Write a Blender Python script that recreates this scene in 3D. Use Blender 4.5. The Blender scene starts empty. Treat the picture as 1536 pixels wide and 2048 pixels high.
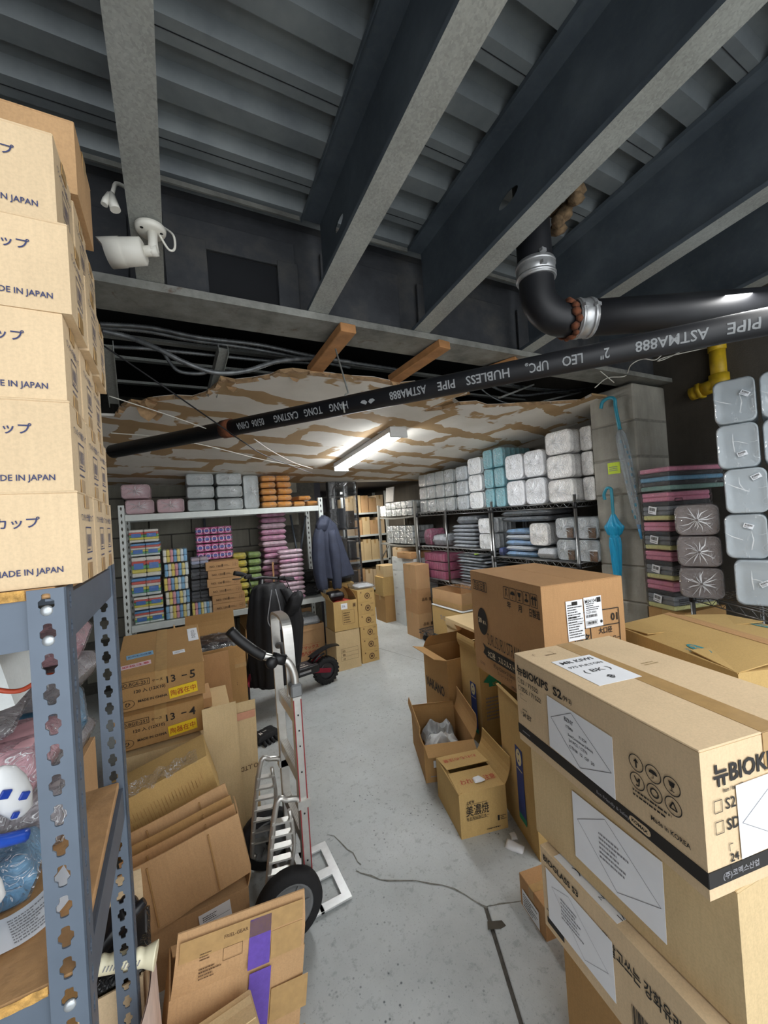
import bpy, bmesh, math, random
from mathutils import Vector, Matrix, Euler, noise

random.seed(7)
S = bpy.context.scene
COL = S.collection
R = math.radians
PI = math.pi

# ------------------------------------------------------------------ camera
FPX, CX, CY = 800.0, 768.0, 1024.0
YAW, ROLL, PITCH, EYE = R(27.9), R(3.9), R(0.6), 1.55
_fw = Vector((math.sin(YAW)*math.cos(PITCH), math.cos(YAW)*math.cos(PITCH), math.sin(PITCH)))
_r0 = Vector((math.cos(YAW), -math.sin(YAW), 0))
_u0 = _r0.cross(_fw)
_R = _r0*math.cos(ROLL) - _u0*math.sin(ROLL)
_U = _r0*math.sin(ROLL) + _u0*math.cos(ROLL)
cam = bpy.data.objects.new('camera', bpy.data.cameras.new('camera'))
COL.objects.link(cam)
cam.data.sensor_fit = 'HORIZONTAL'
cam.data.sensor_width = 36.0
cam.data.lens = 36.0*FPX/1536.0
cam.data.clip_start = 0.02
cam.matrix_world = Matrix((
    (_R.x, _U.x, -_fw.x, 0), (_R.y, _U.y, -_fw.y, 0), (_R.z, _U.z, -_fw.z, EYE), (0, 0, 0, 1)))
S.camera = cam

# ------------------------------------------------------------------ world, lights, exposure
S.view_settings.view_transform = 'Standard'
S.view_settings.look = 'None'
S.view_settings.gamma = 1.0
S.view_settings.use_curve_mapping = False
S.view_settings.exposure = 0.86
w = bpy.data.worlds.new('World'); S.world = w; w.use_nodes = True
w.node_tree.nodes['Background'].inputs[0].default_value = (0.93, 0.97, 1.0, 1)
w.node_tree.nodes['Background'].inputs[1].default_value = 1.4

def area(name, loc, rot, sx, sy, watts, col):
    l = bpy.data.lights.new(name, 'AREA'); l.shape = 'RECTANGLE'; l.size = sx; l.size_y = sy
    l.energy = watts; l.color = col
    o = bpy.data.objects.new(name, l); COL.objects.link(o); o.location = loc; o.rotation_euler = rot
    return o
# the strip light behind the photographer and the tube over the near boxes
area('strip_light', (0.55, -0.75, 2.38), (R(18), 0, R(-8)), 1.2, 0.12, 5.5, (1.0, 0.995, 0.98))
area('tube_light', (1.75, 0.10, 2.36), (0, R(8), R(76)), 1.2, 0.10, 8.5, (1.0, 0.995, 0.98))

area('far_fill_light', (2.45, 5.75, 2.02), (0, 0, 0), 0.10, 1.2, 14, (1.0, 0.96, 0.88))  # added light with no fixture, brightening the far aisle

# ------------------------------------------------------------------ pixel -> point on a real plane
CAMP = Vector((0, 0, EYE))
def ray(px, py): return _fw + _R*((px-CX)/FPX) - _U*((py-CY)/FPX)
def uz(px, py, z):
    d = ray(px, py); return CAMP + d*((z-EYE)/d.z)
def uy(px, py, y):
    d = ray(px, py); return CAMP + d*(y/d.y)
def ux(px, py, x):
    d = ray(px, py); return CAMP + d*(x/d.x)
def upl(px, py, p, n):
    d = ray(px, py); p = Vector(p); n = Vector(n); return CAMP + d*((p-CAMP).dot(n)/d.dot(n))

# ------------------------------------------------------------------ mesh builder
class MB:
    def __init__(self): self.v = []; self.f = []; self.s = []
    def add(self, vs, fs, smooth=False, M=None):
        b = len(self.v)
        self.v += [tuple(M @ Vector(p)) for p in vs] if M is not None else [tuple(p) for p in vs]
        self.f += [tuple(b+i for i in f) for f in fs]; self.s += [smooth]*len(fs)
        return self
    def box(self, c, s, M=None, rot=None):
        x, y, z = s[0]/2, s[1]/2, s[2]/2
        T = Matrix.Translation(c)
        if rot is not None: T = T @ (rot if isinstance(rot, Matrix) else Euler(rot).to_matrix().to_4x4())
        if M is not None: T = M @ T
        vs = [(-x,-y,-z),(x,-y,-z),(x,y,-z),(-x,y,-z),(-x,-y,z),(x,-y,z),(x,y,z),(-x,y,z)]
        return self.add(vs, [(3,2,1,0),(4,5,6,7),(0,1,5,4),(1,2,6,5),(2,3,7,6),(3,0,4,7)], False, T)
    def rbox(self, c, s, r, M=None, rot=None, n=3, zr=None):
        """rounded-corner (plan) box with chamfered top and bottom"""
        zr = r*0.5 if zr is None else zr
        T = Matrix.Translation(c)
        if rot is not None: T = T @ (rot if isinstance(rot, Matrix) else Euler(rot).to_matrix().to_4x4())
        if M is not None: T = M @ T
        h = s[2]/2
        secs = [(-h, -zr), (-h+zr*.35, -zr*.25), (-h+zr, 0), (h-zr, 0), (h-zr*.35, -zr*.25), (h, -zr)]
        return self.loft([[(p[0], p[1], z) for p in rrect(s[0]+2*i, s[1]+2*i, max(r+i, .0005), n)] for z, i in secs], True, True, T)
    def loft(self, rings, cap0=True, cap1=True, M=None, smooth=True, closed=True):
        n = len(rings[0]); vs = [p for r in rings for p in r]; fs = []
        m = n if closed else n-1
        for k in range(len(rings)-1):
            for i in range(m):
                j = (i+1) % n
                fs.append((k*n+i, k*n+j, (k+1)*n+j, (k+1)*n+i))
        b = len(self.f); self.add(vs, fs, smooth, M)
        off = len(self.v)-len(vs)
        if cap0: self.f.append(tuple(off+i for i in reversed(range(n)))); self.s.append(False)
        if cap1: self.f.append(tuple(off+(len(rings)-1)*n+i for i in range(n))); self.s.append(False)
        return self
    def tube(self, path, r, n=8, caps=True, M=None):
        P = [Vector(p) for p in path]; rings = []
        rr = r if isinstance(r, (list, tuple)) else [r]*len(P)
        up = None
        for i, p in enumerate(P):
            t = (P[min(i+1, len(P)-1)] - P[max(i-1, 0)]).normalized()
            if up is None:
                up = Vector((0,0,1)) if abs(t.z) < .9 else Vector((1,0,0))
            a = t.cross(up).normalized(); b = a.cross(t).normalized(); up = b
            rings.append([tuple(p + (a*math.cos(2*PI*k/n) + b*math.sin(2*PI*k/n))*rr[i]) for k in range(n)])
        rings = [list(reversed(q)) for q in rings]
        return self.loft(rings, caps, caps, M)
    def lathe(self, prof, n=20, M=None, cap0=True, cap1=True):
        return self.loft([[(r*math.cos(2*PI*k/n), r*math.sin(2*PI*k/n), z) for k in range(n)] for r, z in prof], cap0, cap1, M)
    def prism(self, poly, t, M=None):
        """polygon in XY extruded by t along +Z"""
        n = len(poly)
        vs = [(p[0], p[1], 0) for p in poly] + [(p[0], p[1], t) for p in poly]
        fs = [tuple(reversed(range(n))), tuple(range(n, 2*n))] + [(i, (i+1) % n, n+(i+1) % n, n+i) for i in range(n)]
        return self.add(vs, fs, False, M)
    def grid(self, fn, nu, nv, M=None, smooth=True, flip=False):
        vs = [fn(i/nu, j/nv) for j in range(nv+1) for i in range(nu+1)]
        fs = []
        for j in range(nv):
            for i in range(nu):
                a = j*(nu+1)+i; q = (a, a+1, a+nu+2, a+nu+1)
                fs.append(tuple(reversed(q)) if flip else q)
        return self.add(vs, fs, smooth, M)
    def mesh(self, name, mat, bevel=0, seg=1):
        me = bpy.data.meshes.new(name)
        me.from_pydata(self.v, [], self.f)
        me.polygons.foreach_set('use_smooth', self.s)
        if bevel:
            bm = bmesh.new(); bm.from_mesh(me)
            es = [e for e in bm.edges if len(e.link_faces) == 2 and e.calc_face_angle(0) > .6]
            bmesh.ops.bevel(bm, geom=es, offset=bevel, segments=seg, affect='EDGES', clamp_overlap=True)
            bm.to_mesh(me); bm.free()
        if mat is not None: me.materials.append(mat)
        me.update()
        return me
    def build(self, name, mat, parent=None, bevel=0, seg=1, loc=None, rot=None):
        return link(name, self.mesh(name, mat, bevel, seg), parent, loc, rot)

def rrect(w, h, r, n=3):
    out = []
    for cx, cy, a0 in ((w/2-r, h/2-r, 0), (-w/2+r, h/2-r, 90), (-w/2+r, -h/2+r, 180), (w/2-r, -h/2+r, 270)):
        for k in range(n+1):
            a = R(a0 + 90*k/n); out.append((cx+r*math.cos(a), cy+r*math.sin(a)))
    return out

def link(name, me, parent=None, loc=None, rot=None):
    o = bpy.data.objects.new(name, me); COL.objects.link(o)
    if parent is not None: o.parent = parent
    if loc is not None: o.location = loc
    if rot is not None: o.rotation_euler = rot
    return o
def tag(o, label=None, cat=None, group=None, kind=None):
    if label: o['label'] = label
    if cat: o['category'] = cat
    if group: o['group'] = group
    if kind: o['kind'] = kind
    return o
def thing(name, label, cat, loc=(0,0,0), rot=(0,0,0), group=None):
    o = bpy.data.objects.new(name, None); COL.objects.link(o)
    o.empty_display_size = .05
    o.location = loc; o.rotation_euler = rot if not isinstance(rot, (int, float)) else (0, 0, rot)
    return tag(o, label, cat, group)
def dup(root, loc, rot, label=None, group=None):
    r = root.copy(); COL.objects.link(r); r.location = loc
    r.rotation_euler = rot if not isinstance(rot, (int, float)) else (0, 0, rot)
    if label: r['label'] = label
    if group: r['group'] = group
    for ch in list(root.children):
        c = ch.copy(); COL.objects.link(c); c.parent = r
        for g in list(ch.children):
            d = g.copy(); COL.objects.link(d); d.parent = c
    return r

# ------------------------------------------------------------------ materials
def lin(h):
    h = h.lstrip('#'); c = [int(h[i:i+2], 16)/255 for i in (0, 2, 4)]
    return tuple((x/12.92 if x <= .04045 else ((x+.055)/1.055)**2.4) for x in c) + (1,)
class NT:
    def __init__(self, name):
        self.m = bpy.data.materials.new(name); self.m.use_nodes = True
        self.t = self.m.node_tree; self.b = self.t.nodes['Principled BSDF']
        self.out = self.t.nodes['Material Output']
    def n(self, typ, **kw):
        x = self.t.nodes.new(typ)
        for k, v in kw.items():
            if k.startswith('i_'):
                x.inputs[k[2:].replace('_', ' ')].default_value = v
            else: setattr(x, k, v)
        return x
    def l(self, a, b): self.t.links.new(a, b)
    def coords(self, scale=(1,1,1), kind='Object'):
        tc = self.n('ShaderNodeTexCoord'); mp = self.n('ShaderNodeMapping')
        mp.inputs['Scale'].default_value = scale
        self.l(tc.outputs[kind], mp.inputs[0]); return mp.outputs[0]
    def noise(self, vec, scale, detail=3, rough=.55, dist=0):
        x = self.n('ShaderNodeTexNoise'); x.inputs['Scale'].default_value = scale
        x.inputs['Detail'].default_value = detail; x.inputs['Roughness'].default_value = rough
        x.inputs['Distortion'].default_value = dist
        self.l(vec, x.inputs['Vector']); return x.outputs['Fac']
    def ramp(self, fac, stops, interp='LINEAR'):
        x = self.n('ShaderNodeValToRGB'); x.color_ramp.interpolation = interp
        e = x.color_ramp.elements
        while len(e) < len(stops): e.new(.5)
        for i, (p, c) in enumerate(stops):
            e[i].position = p; e[i].color = c if len(c) == 4 else (*c, 1)
        self.l(fac, x.inputs[0]); return x.outputs[0]
    def mix(self, fac, a, b, typ='MIX'):
        x = self.n('ShaderNodeMix', data_type='RGBA', blend_type=typ)
        for sock, val in ((x.inputs[0], fac), (x.inputs[6], a), (x.inputs[7], b)):
            if hasattr(val, 'links') or hasattr(val, 'is_linked'): self.l(val, sock)
            else: sock.default_value = val
        return x.outputs[2]
    def bump(self, h, strength=.3, dist=.01):
        x = self.n('ShaderNodeBump'); x.inputs['Strength'].default_value = strength
        x.inputs['Distance'].default_value = dist
        self.l(h, x.inputs['Height']); self.l(x.outputs[0], self.b.inputs['Normal']); return x
    def set(self, **kw):
        for k, v in kw.items(): self.b.inputs[k.replace('_', ' ')].default_value = v
        return self
W1 = (1,1,1,1); K0 = (0,0,0,1)
def g(v): return (v, v, v, 1)
def sc(c, k): return (c[0]*k, c[1]*k, c[2]*k, 1)

def plain(name, col, rough=.5, metal=0, noise_amt=.12, nscale=20, bump=0, bscale=80, spec=.5):
    m = NT(name); c = lin(col) if isinstance(col, str) else col
    v = m.coords()
    f = m.noise(v, nscale, 4)
    m.l(m.ramp(f, [(.3, sc(c, 1-noise_amt)), (.7, sc(c, 1+noise_amt))]), m.b.inputs['Base Color'])
    m.set(Roughness=rough, Metallic=metal)
    m.b.inputs['Specular IOR Level'].default_value = spec
    if bump: m.bump(m.noise(v, bscale, 3), bump, .004)
    return m.m
def cardboard(name, col, flutes=1.0, speck=.5):
    m = NT(name); c = lin(col); v = m.coords()
    oi = m.n('ShaderNodeObjectInfo')
    ad = m.n('ShaderNodeVectorMath', operation='ADD'); m.l(v, ad.inputs[0])
    cb = m.n('ShaderNodeCombineXYZ'); m.l(oi.outputs['Random'], cb.inputs[0]); m.l(oi.outputs['Random'], cb.inputs[1])
    sc_ = m.n('ShaderNodeVectorMath', operation='SCALE'); m.l(cb.outputs[0], sc_.inputs[0]); sc_.inputs['Scale'].default_value = 9
    m.l(sc_.outputs[0], ad.inputs[1]); vv = ad.outputs[0]
    big = m.noise(vv, 4.5, 4, .6)
    base = m.ramp(big, [(.25, sc(c, .86)), (.55, c), (.8, sc(c, 1.08))])
    st = m.n('ShaderNodeMapping'); st.inputs['Scale'].default_value = (160, 160, 14); m.l(vv, st.inputs[0])
    fib = m.noise(st.outputs[0], 1.0, 3, .7)
    base = m.mix(.5*speck, base, m.ramp(fib, [(.3, sc(c, .72)), (.7, sc(c, 1.12))]))
    fine = m.noise(vv, 240, 2, .6)
    base = m.mix(.35*speck, base, m.ramp(fine, [(.35, sc(c, .6)), (.6, sc(c, 1.1))]))
    m.l(base, m.b.inputs['Base Color'])
    m.set(Roughness=.82); m.b.inputs['Specular IOR Level'].default_value = .25
    m.bump(m.noise(vv, 9, 4, .6), .25*flutes, .012)
    return m.m
def film(name, tint=(1,1,1,1), opacity=.03, gloss=.5, bscale=16, strength=.8, dens=.54, rw=.011):
    """clear wrapping film: mostly see-through, with bumped crinkles and white lines painted for their glints"""
    m = NT(name); v = m.coords()
    tr = m.n('ShaderNodeBsdfTransparent'); tr.inputs[0].default_value = tint
    gl = m.n('ShaderNodeBsdfGlossy'); gl.inputs['Roughness'].default_value = .13
    d2 = m.n('ShaderNodeBsdfDiffuse'); d2.inputs[0].default_value = (.9,.92,.94,1)
    bp = m.n('ShaderNodeBump'); bp.inputs['Strength'].default_value = strength; bp.inputs['Distance'].default_value = .03
    f = m.noise(v, bscale, 2, .6, 2.2)
    ab = m.n('ShaderNodeMath', operation='SUBTRACT'); m.l(f, ab.inputs[0]); ab.inputs[1].default_value = .5
    ab2 = m.n('ShaderNodeMath', operation='ABSOLUTE'); m.l(ab.outputs[0], ab2.inputs[0])
    m.l(ab2.outputs[0], bp.inputs['Height']); m.l(bp.outputs[0], gl.inputs['Normal'])
    sel = m.ramp(m.noise(v, bscale*.45, 2), [(dens, g(0)), (dens+.10, g(1))])
    ridge = m.ramp(ab2.outputs[0], [(0.0, g(1)), (rw, g(0.0))])  # pale lines painted where the crinkles would glint
    rs = m.n('ShaderNodeMath', operation='MULTIPLY'); m.l(ridge, rs.inputs[0]); m.l(sel, rs.inputs[1])
    op = m.n('ShaderNodeMath', operation='MULTIPLY_ADD'); m.l(rs.outputs[0], op.inputs[0]); op.inputs[1].default_value = min(.9, 1.3*gloss); op.inputs[2].default_value = opacity
    mx = m.n('ShaderNodeMixShader'); m.l(op.outputs[0], mx.inputs[0]); m.l(tr.outputs[0], mx.inputs[1]); m.l(d2.outputs[0], mx.inputs[2])
    lw = m.n('ShaderNodeLayerWeight'); lw.inputs[0].default_value = .30; m.l(bp.outputs[0], lw.inputs['Normal'])
    fr = m.n('ShaderNodeMath', operation='MULTIPLY_ADD'); m.l(lw.outputs['Fresnel'], fr.inputs[0]); fr.inputs[1].default_value = gloss*.9; fr.inputs[2].default_value = .02
    m2 = m.n('ShaderNodeMixShader'); m.l(fr.outputs[0], m2.inputs[0]); m.l(mx.outputs[0], m2.inputs[1]); m.l(gl.outputs[0], m2.inputs[2])
    m.l(m2.outputs[0], m.out.inputs[0])
    return m.m
# ------------------------------------------------------------------ shared materials
KRAFT = cardboard('kraft', '#C69F74')
KRAFT_LIGHT = cardboard('kraft_light', '#D6BC90')
KRAFT_PALE = cardboard('kraft_pale', '#DFC5A0', .6, .4)
KRAFT_DARK = cardboard('kraft_dark', '#B48D5C')
KRAFT_RED = cardboard('kraft_red', '#BE9468')
KRAFT_OCHRE = cardboard('kraft_ochre', '#C8A76D')
WHITE_CARD = cardboard('white_card', '#DCE0DF', .5, .2)
TAPE = plain('packing_tape', '#B79462', .28, 0, .10, 40)
TAPE_PURPLE = plain('purple_tape', '#6A4FB0', .3, 0, .12, 60)
PAPER = plain('paper', '#F2F4F8', .7, 0, .03, 12)
INK = plain('black_ink', '#24211F', .7, 0, .1)
INK_BLUE = plain('blue_ink', '#343C66', .7)
INK_RED = plain('red_ink', '#B03A26', .7)
INK_BROWN = plain('brown_ink', '#5B4026', .7)
INK_GREY = plain('grey_ink', '#8F8E92', .7)
INK_WHITE = plain('white_ink', '#E8E6DE', .6)
YELLOW = plain('yellow_sticker', '#F2CE2C', .5, 0, .04)
NAVY = plain('navy_print', '#223A7C', .6, 0, .08)
GREEN = plain('green_print', '#1E8B6A', .6, 0, .08)
TEAL = plain('teal_print', '#3C8F98', .6, 0, .1)
BLACK = plain('black_plastic', '#141416', .45, 0, .2)
RUBBER = plain('black_rubber', '#1C1C1E', .8, 0, .2, 30, .3, 60)
FILM = film('clear_film')
FILM_HEAVY = film('crinkled_film', (.97,.98,1,1), .05, .7, 24, 1.0, .42, .016)
FILM_CLEAN = film('smooth_film', (.98,.99,1,1), .0, .28, 7, .4)
PP = None

def galv():
    m = NT('galvanised_steel'); v = m.coords()
    vo = m.n('ShaderNodeTexVoronoi'); vo.inputs['Scale'].default_value = 190; m.l(v, vo.inputs['Vector'])
    c = m.ramp(vo.outputs['Color'], [(.1, lin('#868985')), (.9, lin('#AFB2AD'))])
    c = m.mix(.5, c, m.ramp(m.noise(v, 6, 4), [(.3, lin('#8B8D88')), (.7, lin('#B0B3AE'))]))
    m.l(c, m.b.inputs['Base Color']); m.set(Roughness=.5, Metallic=.35); return m.m
GALV = galv()
def dark_steel():
    m = NT('dark_grey_steel'); v = m.coords()
    c = m.ramp(m.noise(v, 3.5, 6, .65), [(.25, lin('#434B53')), (.55, lin('#5B646C')), (.8, lin('#727B81'))])
    c = m.mix(m.ramp(m.noise(v, 60, 3), [(.5, g(0)), (.8, g(.35))]), c, lin('#68706F'))
    m.l(c, m.b.inputs['Base Color']); m.set(Roughness=.48, Metallic=.25); return m.m
DARK_STEEL = dark_steel()
def deck_steel():
    m = NT('deck_steel'); v = m.coords()
    c = m.ramp(m.noise(v, 5, 5, .6), [(.3, lin('#70767A')), (.7, lin('#8D9394'))])
    m.l(c, m.b.inputs['Base Color']); m.set(Roughness=.45, Metallic=.3); return m.m
DECK = deck_steel()
def grime():
    m = NT('grimy_beam'); v = m.coords()
    c = m.ramp(m.noise(v, 4, 6, .7), [(.2, lin('#23252A')), (.5, lin('#3B3D41')), (.75, lin('#55534F'))])
    m.l(c, m.b.inputs['Base Color']); m.set(Roughness=.75); return m.m
GRIME = grime()
def flange():
    m = NT('rusty_flange'); v = m.coords()
    c = m.ramp(m.noise(v, 6, 6, .7), [(.3, lin('#5C5C58')), (.55, lin('#85857F')), (.75, lin('#9A9B96'))])
    c = m.mix(m.ramp(m.noise(v, 9, 5, .7, .5), [(.62, g(0)), (.72, g(.8))]), c, lin('#5A3A28'))
    m.l(c, m.b.inputs['Base Color']); m.set(Roughness=.65, Metallic=.2); return m.m
FLANGE = flange()
RUST = plain('rust', '#6A3B22', .9, 0, .45, 30, .6, 60)
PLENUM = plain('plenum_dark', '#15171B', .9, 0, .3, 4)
WOOD = plain('rough_timber', '#A8784B', .8, 0, .25, 14, .3, 40)
CHROME = plain('chrome_wire', '#8C8C8C', .3, .85, .05)
ALU = plain('brushed_aluminium', '#C8C6C1', .36, .75, .08, 30)

def concrete_floor():
    m = NT('painted_concrete'); v = m.coords()
    c = m.ramp(m.noise(v, 1.4, 6, .65), [(.25, lin('#A5AAAA')), (.5, lin('#BBC0C0')), (.78, lin('#CDD2D3'))])
    n2 = m.noise(v, 26, 4, .7)
    c = m.mix(m.ramp(n2, [(.56, g(0)), (.66, g(.45))]), c, lin('#84898A'))
    vo = m.n('ShaderNodeTexVoronoi'); vo.inputs['Scale'].default_value = 38; m.l(v, vo.inputs['Vector'])
    msk = m.mix(1, m.ramp(vo.outputs['Distance'], [(.10, g(1)), (.19, g(0))]), m.ramp(m.noise(v, 2.6, 3), [(.47, g(0)), (.62, g(1))]), 'MULTIPLY')
    c = m.mix(msk, c, lin('#63676A'))
    c = m.mix(m.ramp(m.noise(v, 120, 2), [(.62, g(0)), (.72, g(.5))]), c, lin('#6E7274'))
    m.l(c, m.b.inputs['Base Color'])
    m.l(m.ramp(m.noise(v, 5, 4), [(.3, g(.42)), (.7, g(.66))]), m.b.inputs['Roughness'])
    m.bump(m.noise(v, 60, 5, .7), .25, .006); return m.m
FLOOR = concrete_floor()
def block_mat(name, a, b, c_):
    m = NT(name); v = m.coords(); oi = m.n('ShaderNodeObjectInfo')
    c = m.ramp(m.noise(v, 5, 6, .7), [(.25, lin(a)), (.5, lin(b)), (.78, lin(c_))])
    st = m.n('ShaderNodeMapping'); st.inputs['Scale'].default_value = (9, 9, 1.2); m.l(v, st.inputs[0])
    c = m.mix(.45, c, m.ramp(m.noise(st.outputs[0], 1.6, 5, .7), [(.3, lin(a)), (.75, lin(c_))]))
    c = m.mix(.25, c, m.ramp(oi.outputs['Random'], [(0, lin(a)), (1, lin(c_))]))
    m.l(c, m.b.inputs['Base Color']); m.set(Roughness=.92)
    m.bump(m.noise(v, 120, 4, .7), .5, .006); return m.m
BLOCK = block_mat('concrete_block', '#6A675D', '#858277', '#9C998C')
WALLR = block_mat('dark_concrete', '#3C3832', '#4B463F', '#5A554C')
PIER = block_mat('pier_block', '#77756D', '#979389', '#B4B0A4')
MORTAR = plain('mortar', '#55534D', .95, 0, .2, 30)
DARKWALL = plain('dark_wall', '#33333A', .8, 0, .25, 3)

def drywall():
    """unpainted drywall: brown face paper with wide bands of white joint compound"""
    m = NT('patched_drywall'); v = m.coords()
    wob = m.n('ShaderNodeTexNoise'); wob.inputs['Scale'].default_value = 4.5; wob.inputs['Detail'].default_value = 3; m.l(v, wob.inputs['Vector'])
    sb = m.n('ShaderNodeVectorMath', operation='SUBTRACT'); m.l(wob.outputs['Color'], sb.inputs[0]); sb.inputs[1].default_value = (.5,.5,.5)
    sl = m.n('ShaderNodeVectorMath', operation='SCALE'); m.l(sb.outputs[0], sl.inputs[0]); sl.inputs['Scale'].default_value = .18
    ad = m.n('ShaderNodeVectorMath', operation='ADD'); m.l(v, ad.inputs[0]); m.l(sl.outputs[0], ad.inputs[1])
    mp = m.n('ShaderNodeMapping'); mp.inputs['Rotation'].default_value = (0, 0, R(-14)); m.l(ad.outputs[0], mp.inputs[0])
    br = m.n('ShaderNodeTexBrick'); br.inputs['Scale'].default_value = 1.0
    br.inputs['Brick Width'].default_value = .80; br.inputs['Row Height'].default_value = .36; br.inputs['Mortar Size'].default_value = .06
    br.inputs['Mortar Smooth'].default_value = .05; br.inputs['Bias'].default_value = 0
    br.offset = .37; m.l(mp.outputs[0], br.inputs['Vector'])
    edge = m.noise(v, 2.3, 4, .6)
    white = m.ramp(m.noise(v, 2.2, 5, .6), [(.3, lin('#CFCABF')), (.7, lin('#E4E0D8'))])
    brown = m.ramp(m.noise(v, 3, 4), [(.3, lin('#9F825C')), (.7, lin('#B3966E'))])
    fac = m.n('ShaderNodeMath', operation='MULTIPLY'); m.l(br.outputs['Fac'], fac.inputs[0])
    m.l(m.ramp(edge, [(.40, g(0)), (.43, g(1))]), fac.inputs[1])
    c = m.mix(fac.outputs[0], white, brown)
    m.l(c, m.b.inputs['Base Color']); m.set(Roughness=.9); return m.m
DRYWALL = drywall()
TORN = plain('torn_paper', '#A98A66', .95, 0, .3, 25)

# ------------------------------------------------------------------ the room shell
XL, XR, YF, YB, YFAR = -1.75, 3.36, -1.7, 4.86, 7.1
def struct(name, label, mb, mat, **k):
    return tag(mb.build(name, mat, None, **k), label, 'setting', None, 'structure')
fl = struct('floor', 'grey painted concrete floor, speckled and cracked', MB().box(((XL+XR)/2, (YF+YFAR)/2, -.05), (XR-XL+.4, YFAR-YF+.4, .1)), FLOOR)
# repaired strip of slab along the right, with an open joint around it
A = uz(975, 1816, 0); B = uz(1062, 1803, 0); Cc = uz(1046, 2046, 0)
ux_ = (B-A).normalized(); vy = (A-Cc).normalized()
quad = [A + Vector((0,0,0)), A - vy*1.3, A - vy*1.3 + ux_*.75, A + ux_*.75]
gap = MB(); gap.add([(p.x, p.y, .0012) for p in [A + Vector((-.010,.012,0)), A - vy*1.3 + Vector((-.010,0,0)), A - vy*1.3 + ux_*.02, A + ux_*.75 + Vector((0,-.01,0)), A + ux_*.75 + Vector((0,.014,0))]], [(0,1,2,3,4)])
gap.build('joint', plain('joint_dirt', '#4E4B45', .95, 0, .4, 40), fl)
sl = MB(); q = [Vector((p.x, p.y, 0)) for p in quad]
sl.add([(p.x, p.y, .0015) for p in q] + [(p.x, p.y, .008) for p in q], [(4,5,6,7),(0,1,5,4),(1,2,6,5),(2,3,7,6),(3,0,4,7)])
so = sl.build('slab', FLOOR, fl, bevel=.003)
ck = MB()
def strip(pts, w0, z=.0016):
    P = [Vector((p.x, p.y, z)) for p in pts]
    L = []
    for i, p in enumerate(P):
        t = (P[min(i+1, len(P)-1)]-P[max(i-1, 0)]).normalized(); nn = Vector((-t.y, t.x, 0))
        ww = w0*(.5+random.random())
        L += [p+nn*ww, p-nn*ww]
    ck.add(L, [(2*i, 2*i+1, 2*i+3, 2*i+2) for i in range(len(P)-1)])
strip([uz(x, y, 0) for x, y in ((712,1742),(722,1747),(742,1752),(760,1760),(775,1762),(800,1762),(832,1762),(860,1768),(885,1771),(908,1778),(930,1790),(948,1802),(965,1812),(975,1816))], .004)
strip([uz(x, y, 0) for x, y in ((655,1670),(668,1672),(680,1684),(695,1700),(706,1706),(715,1724),(722,1730))], .0022)
strip([uz(x, y, 0) for x, y in ((975,1816),(1000,1810),(1030,1806),(1060,1800))], .005)
ck.build('crack', plain('crack_dirt', '#77766F', .95, 0, .4, 50), fl)
pt = MB().prism([(p.x, p.y) for p in (uz(975,1848,0), uz(1004,1846,0), uz(1012,1856,0), uz(1002,1862,0), uz(976,1864,0))], .002, Matrix.Translation((0,0,.0082)))
pt.build('stain', plain('grout_stain', '#4B463C', .9), fl)
fj = MB(); A2 = uz(862,1327,0); B2 = uz(742,1292,0); ck = MB(); strip([A2, A2.lerp(B2,.5), B2], .004)
ck.build('joint', plain('joint_dirt2', '#8C8F8F', .95), fl)

H_ROOM = 2.98
struct('wall_left', 'dark wall on the left behind the shelves', MB().box((XL-.05, (YF+YB)/2, H_ROOM/2), (.1, YB-YF, H_ROOM)), DARKWALL)
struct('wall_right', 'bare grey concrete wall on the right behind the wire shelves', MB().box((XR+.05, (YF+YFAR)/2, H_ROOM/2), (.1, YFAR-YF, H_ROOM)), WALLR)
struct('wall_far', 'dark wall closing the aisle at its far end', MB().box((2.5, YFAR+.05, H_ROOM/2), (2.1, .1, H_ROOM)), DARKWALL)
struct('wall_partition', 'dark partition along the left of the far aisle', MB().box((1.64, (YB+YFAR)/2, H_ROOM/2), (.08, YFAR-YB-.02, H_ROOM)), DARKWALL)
wb = struct('wall_back', 'grey concrete block wall behind the white shelf', MB().box(((XL+1.6)/2, YB+.06, H_ROOM/2), (1.6-XL, .1, H_ROOM)), MORTAR)
bm_ = MB().box((0,0,0), (.388, .03, .188)).mesh('block', BLOCK, bevel=.004)
for r in range(10):
    for c in range(5):
        x = -.62 + c*.4 + (.2 if r % 2 else 0)
        if x > 1.45: continue
        o = link('block', bm_, wb, (x, YB+.004+random.uniform(-.003,.003), .12+r*.2+.09)); o.scale.x = 1

# concrete pier with its courses
px0, px1, py0, py1 = 2.95, 3.36, 1.66, 2.0
pr = struct('wall_pier', 'rough grey concrete pier projecting from the right wall', MB().box(((px0+px1)/2+.006, (py0+py1)/2, 1.18), (px1-px0-.006, py1-py0-.006, 2.36)), plain('pale_mortar', '#7F7C74', .95, 0, .2, 30))
zc = 0
cm = {}
for k in range(9):
    h = .265
    for j, (cy, dy) in enumerate((((py0+py1)/2, py1-py0),)):
        key = (h,)
        if key not in cm:
            cm[key] = MB().box((0,0,0), (px1-px0, dy, h-.004)).mesh('block', PIER, bevel=.01)
        link('block', cm[key], pr, ((px0+px1)/2+random.uniform(-.002,.002), cy, k*h+h/2))

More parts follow.
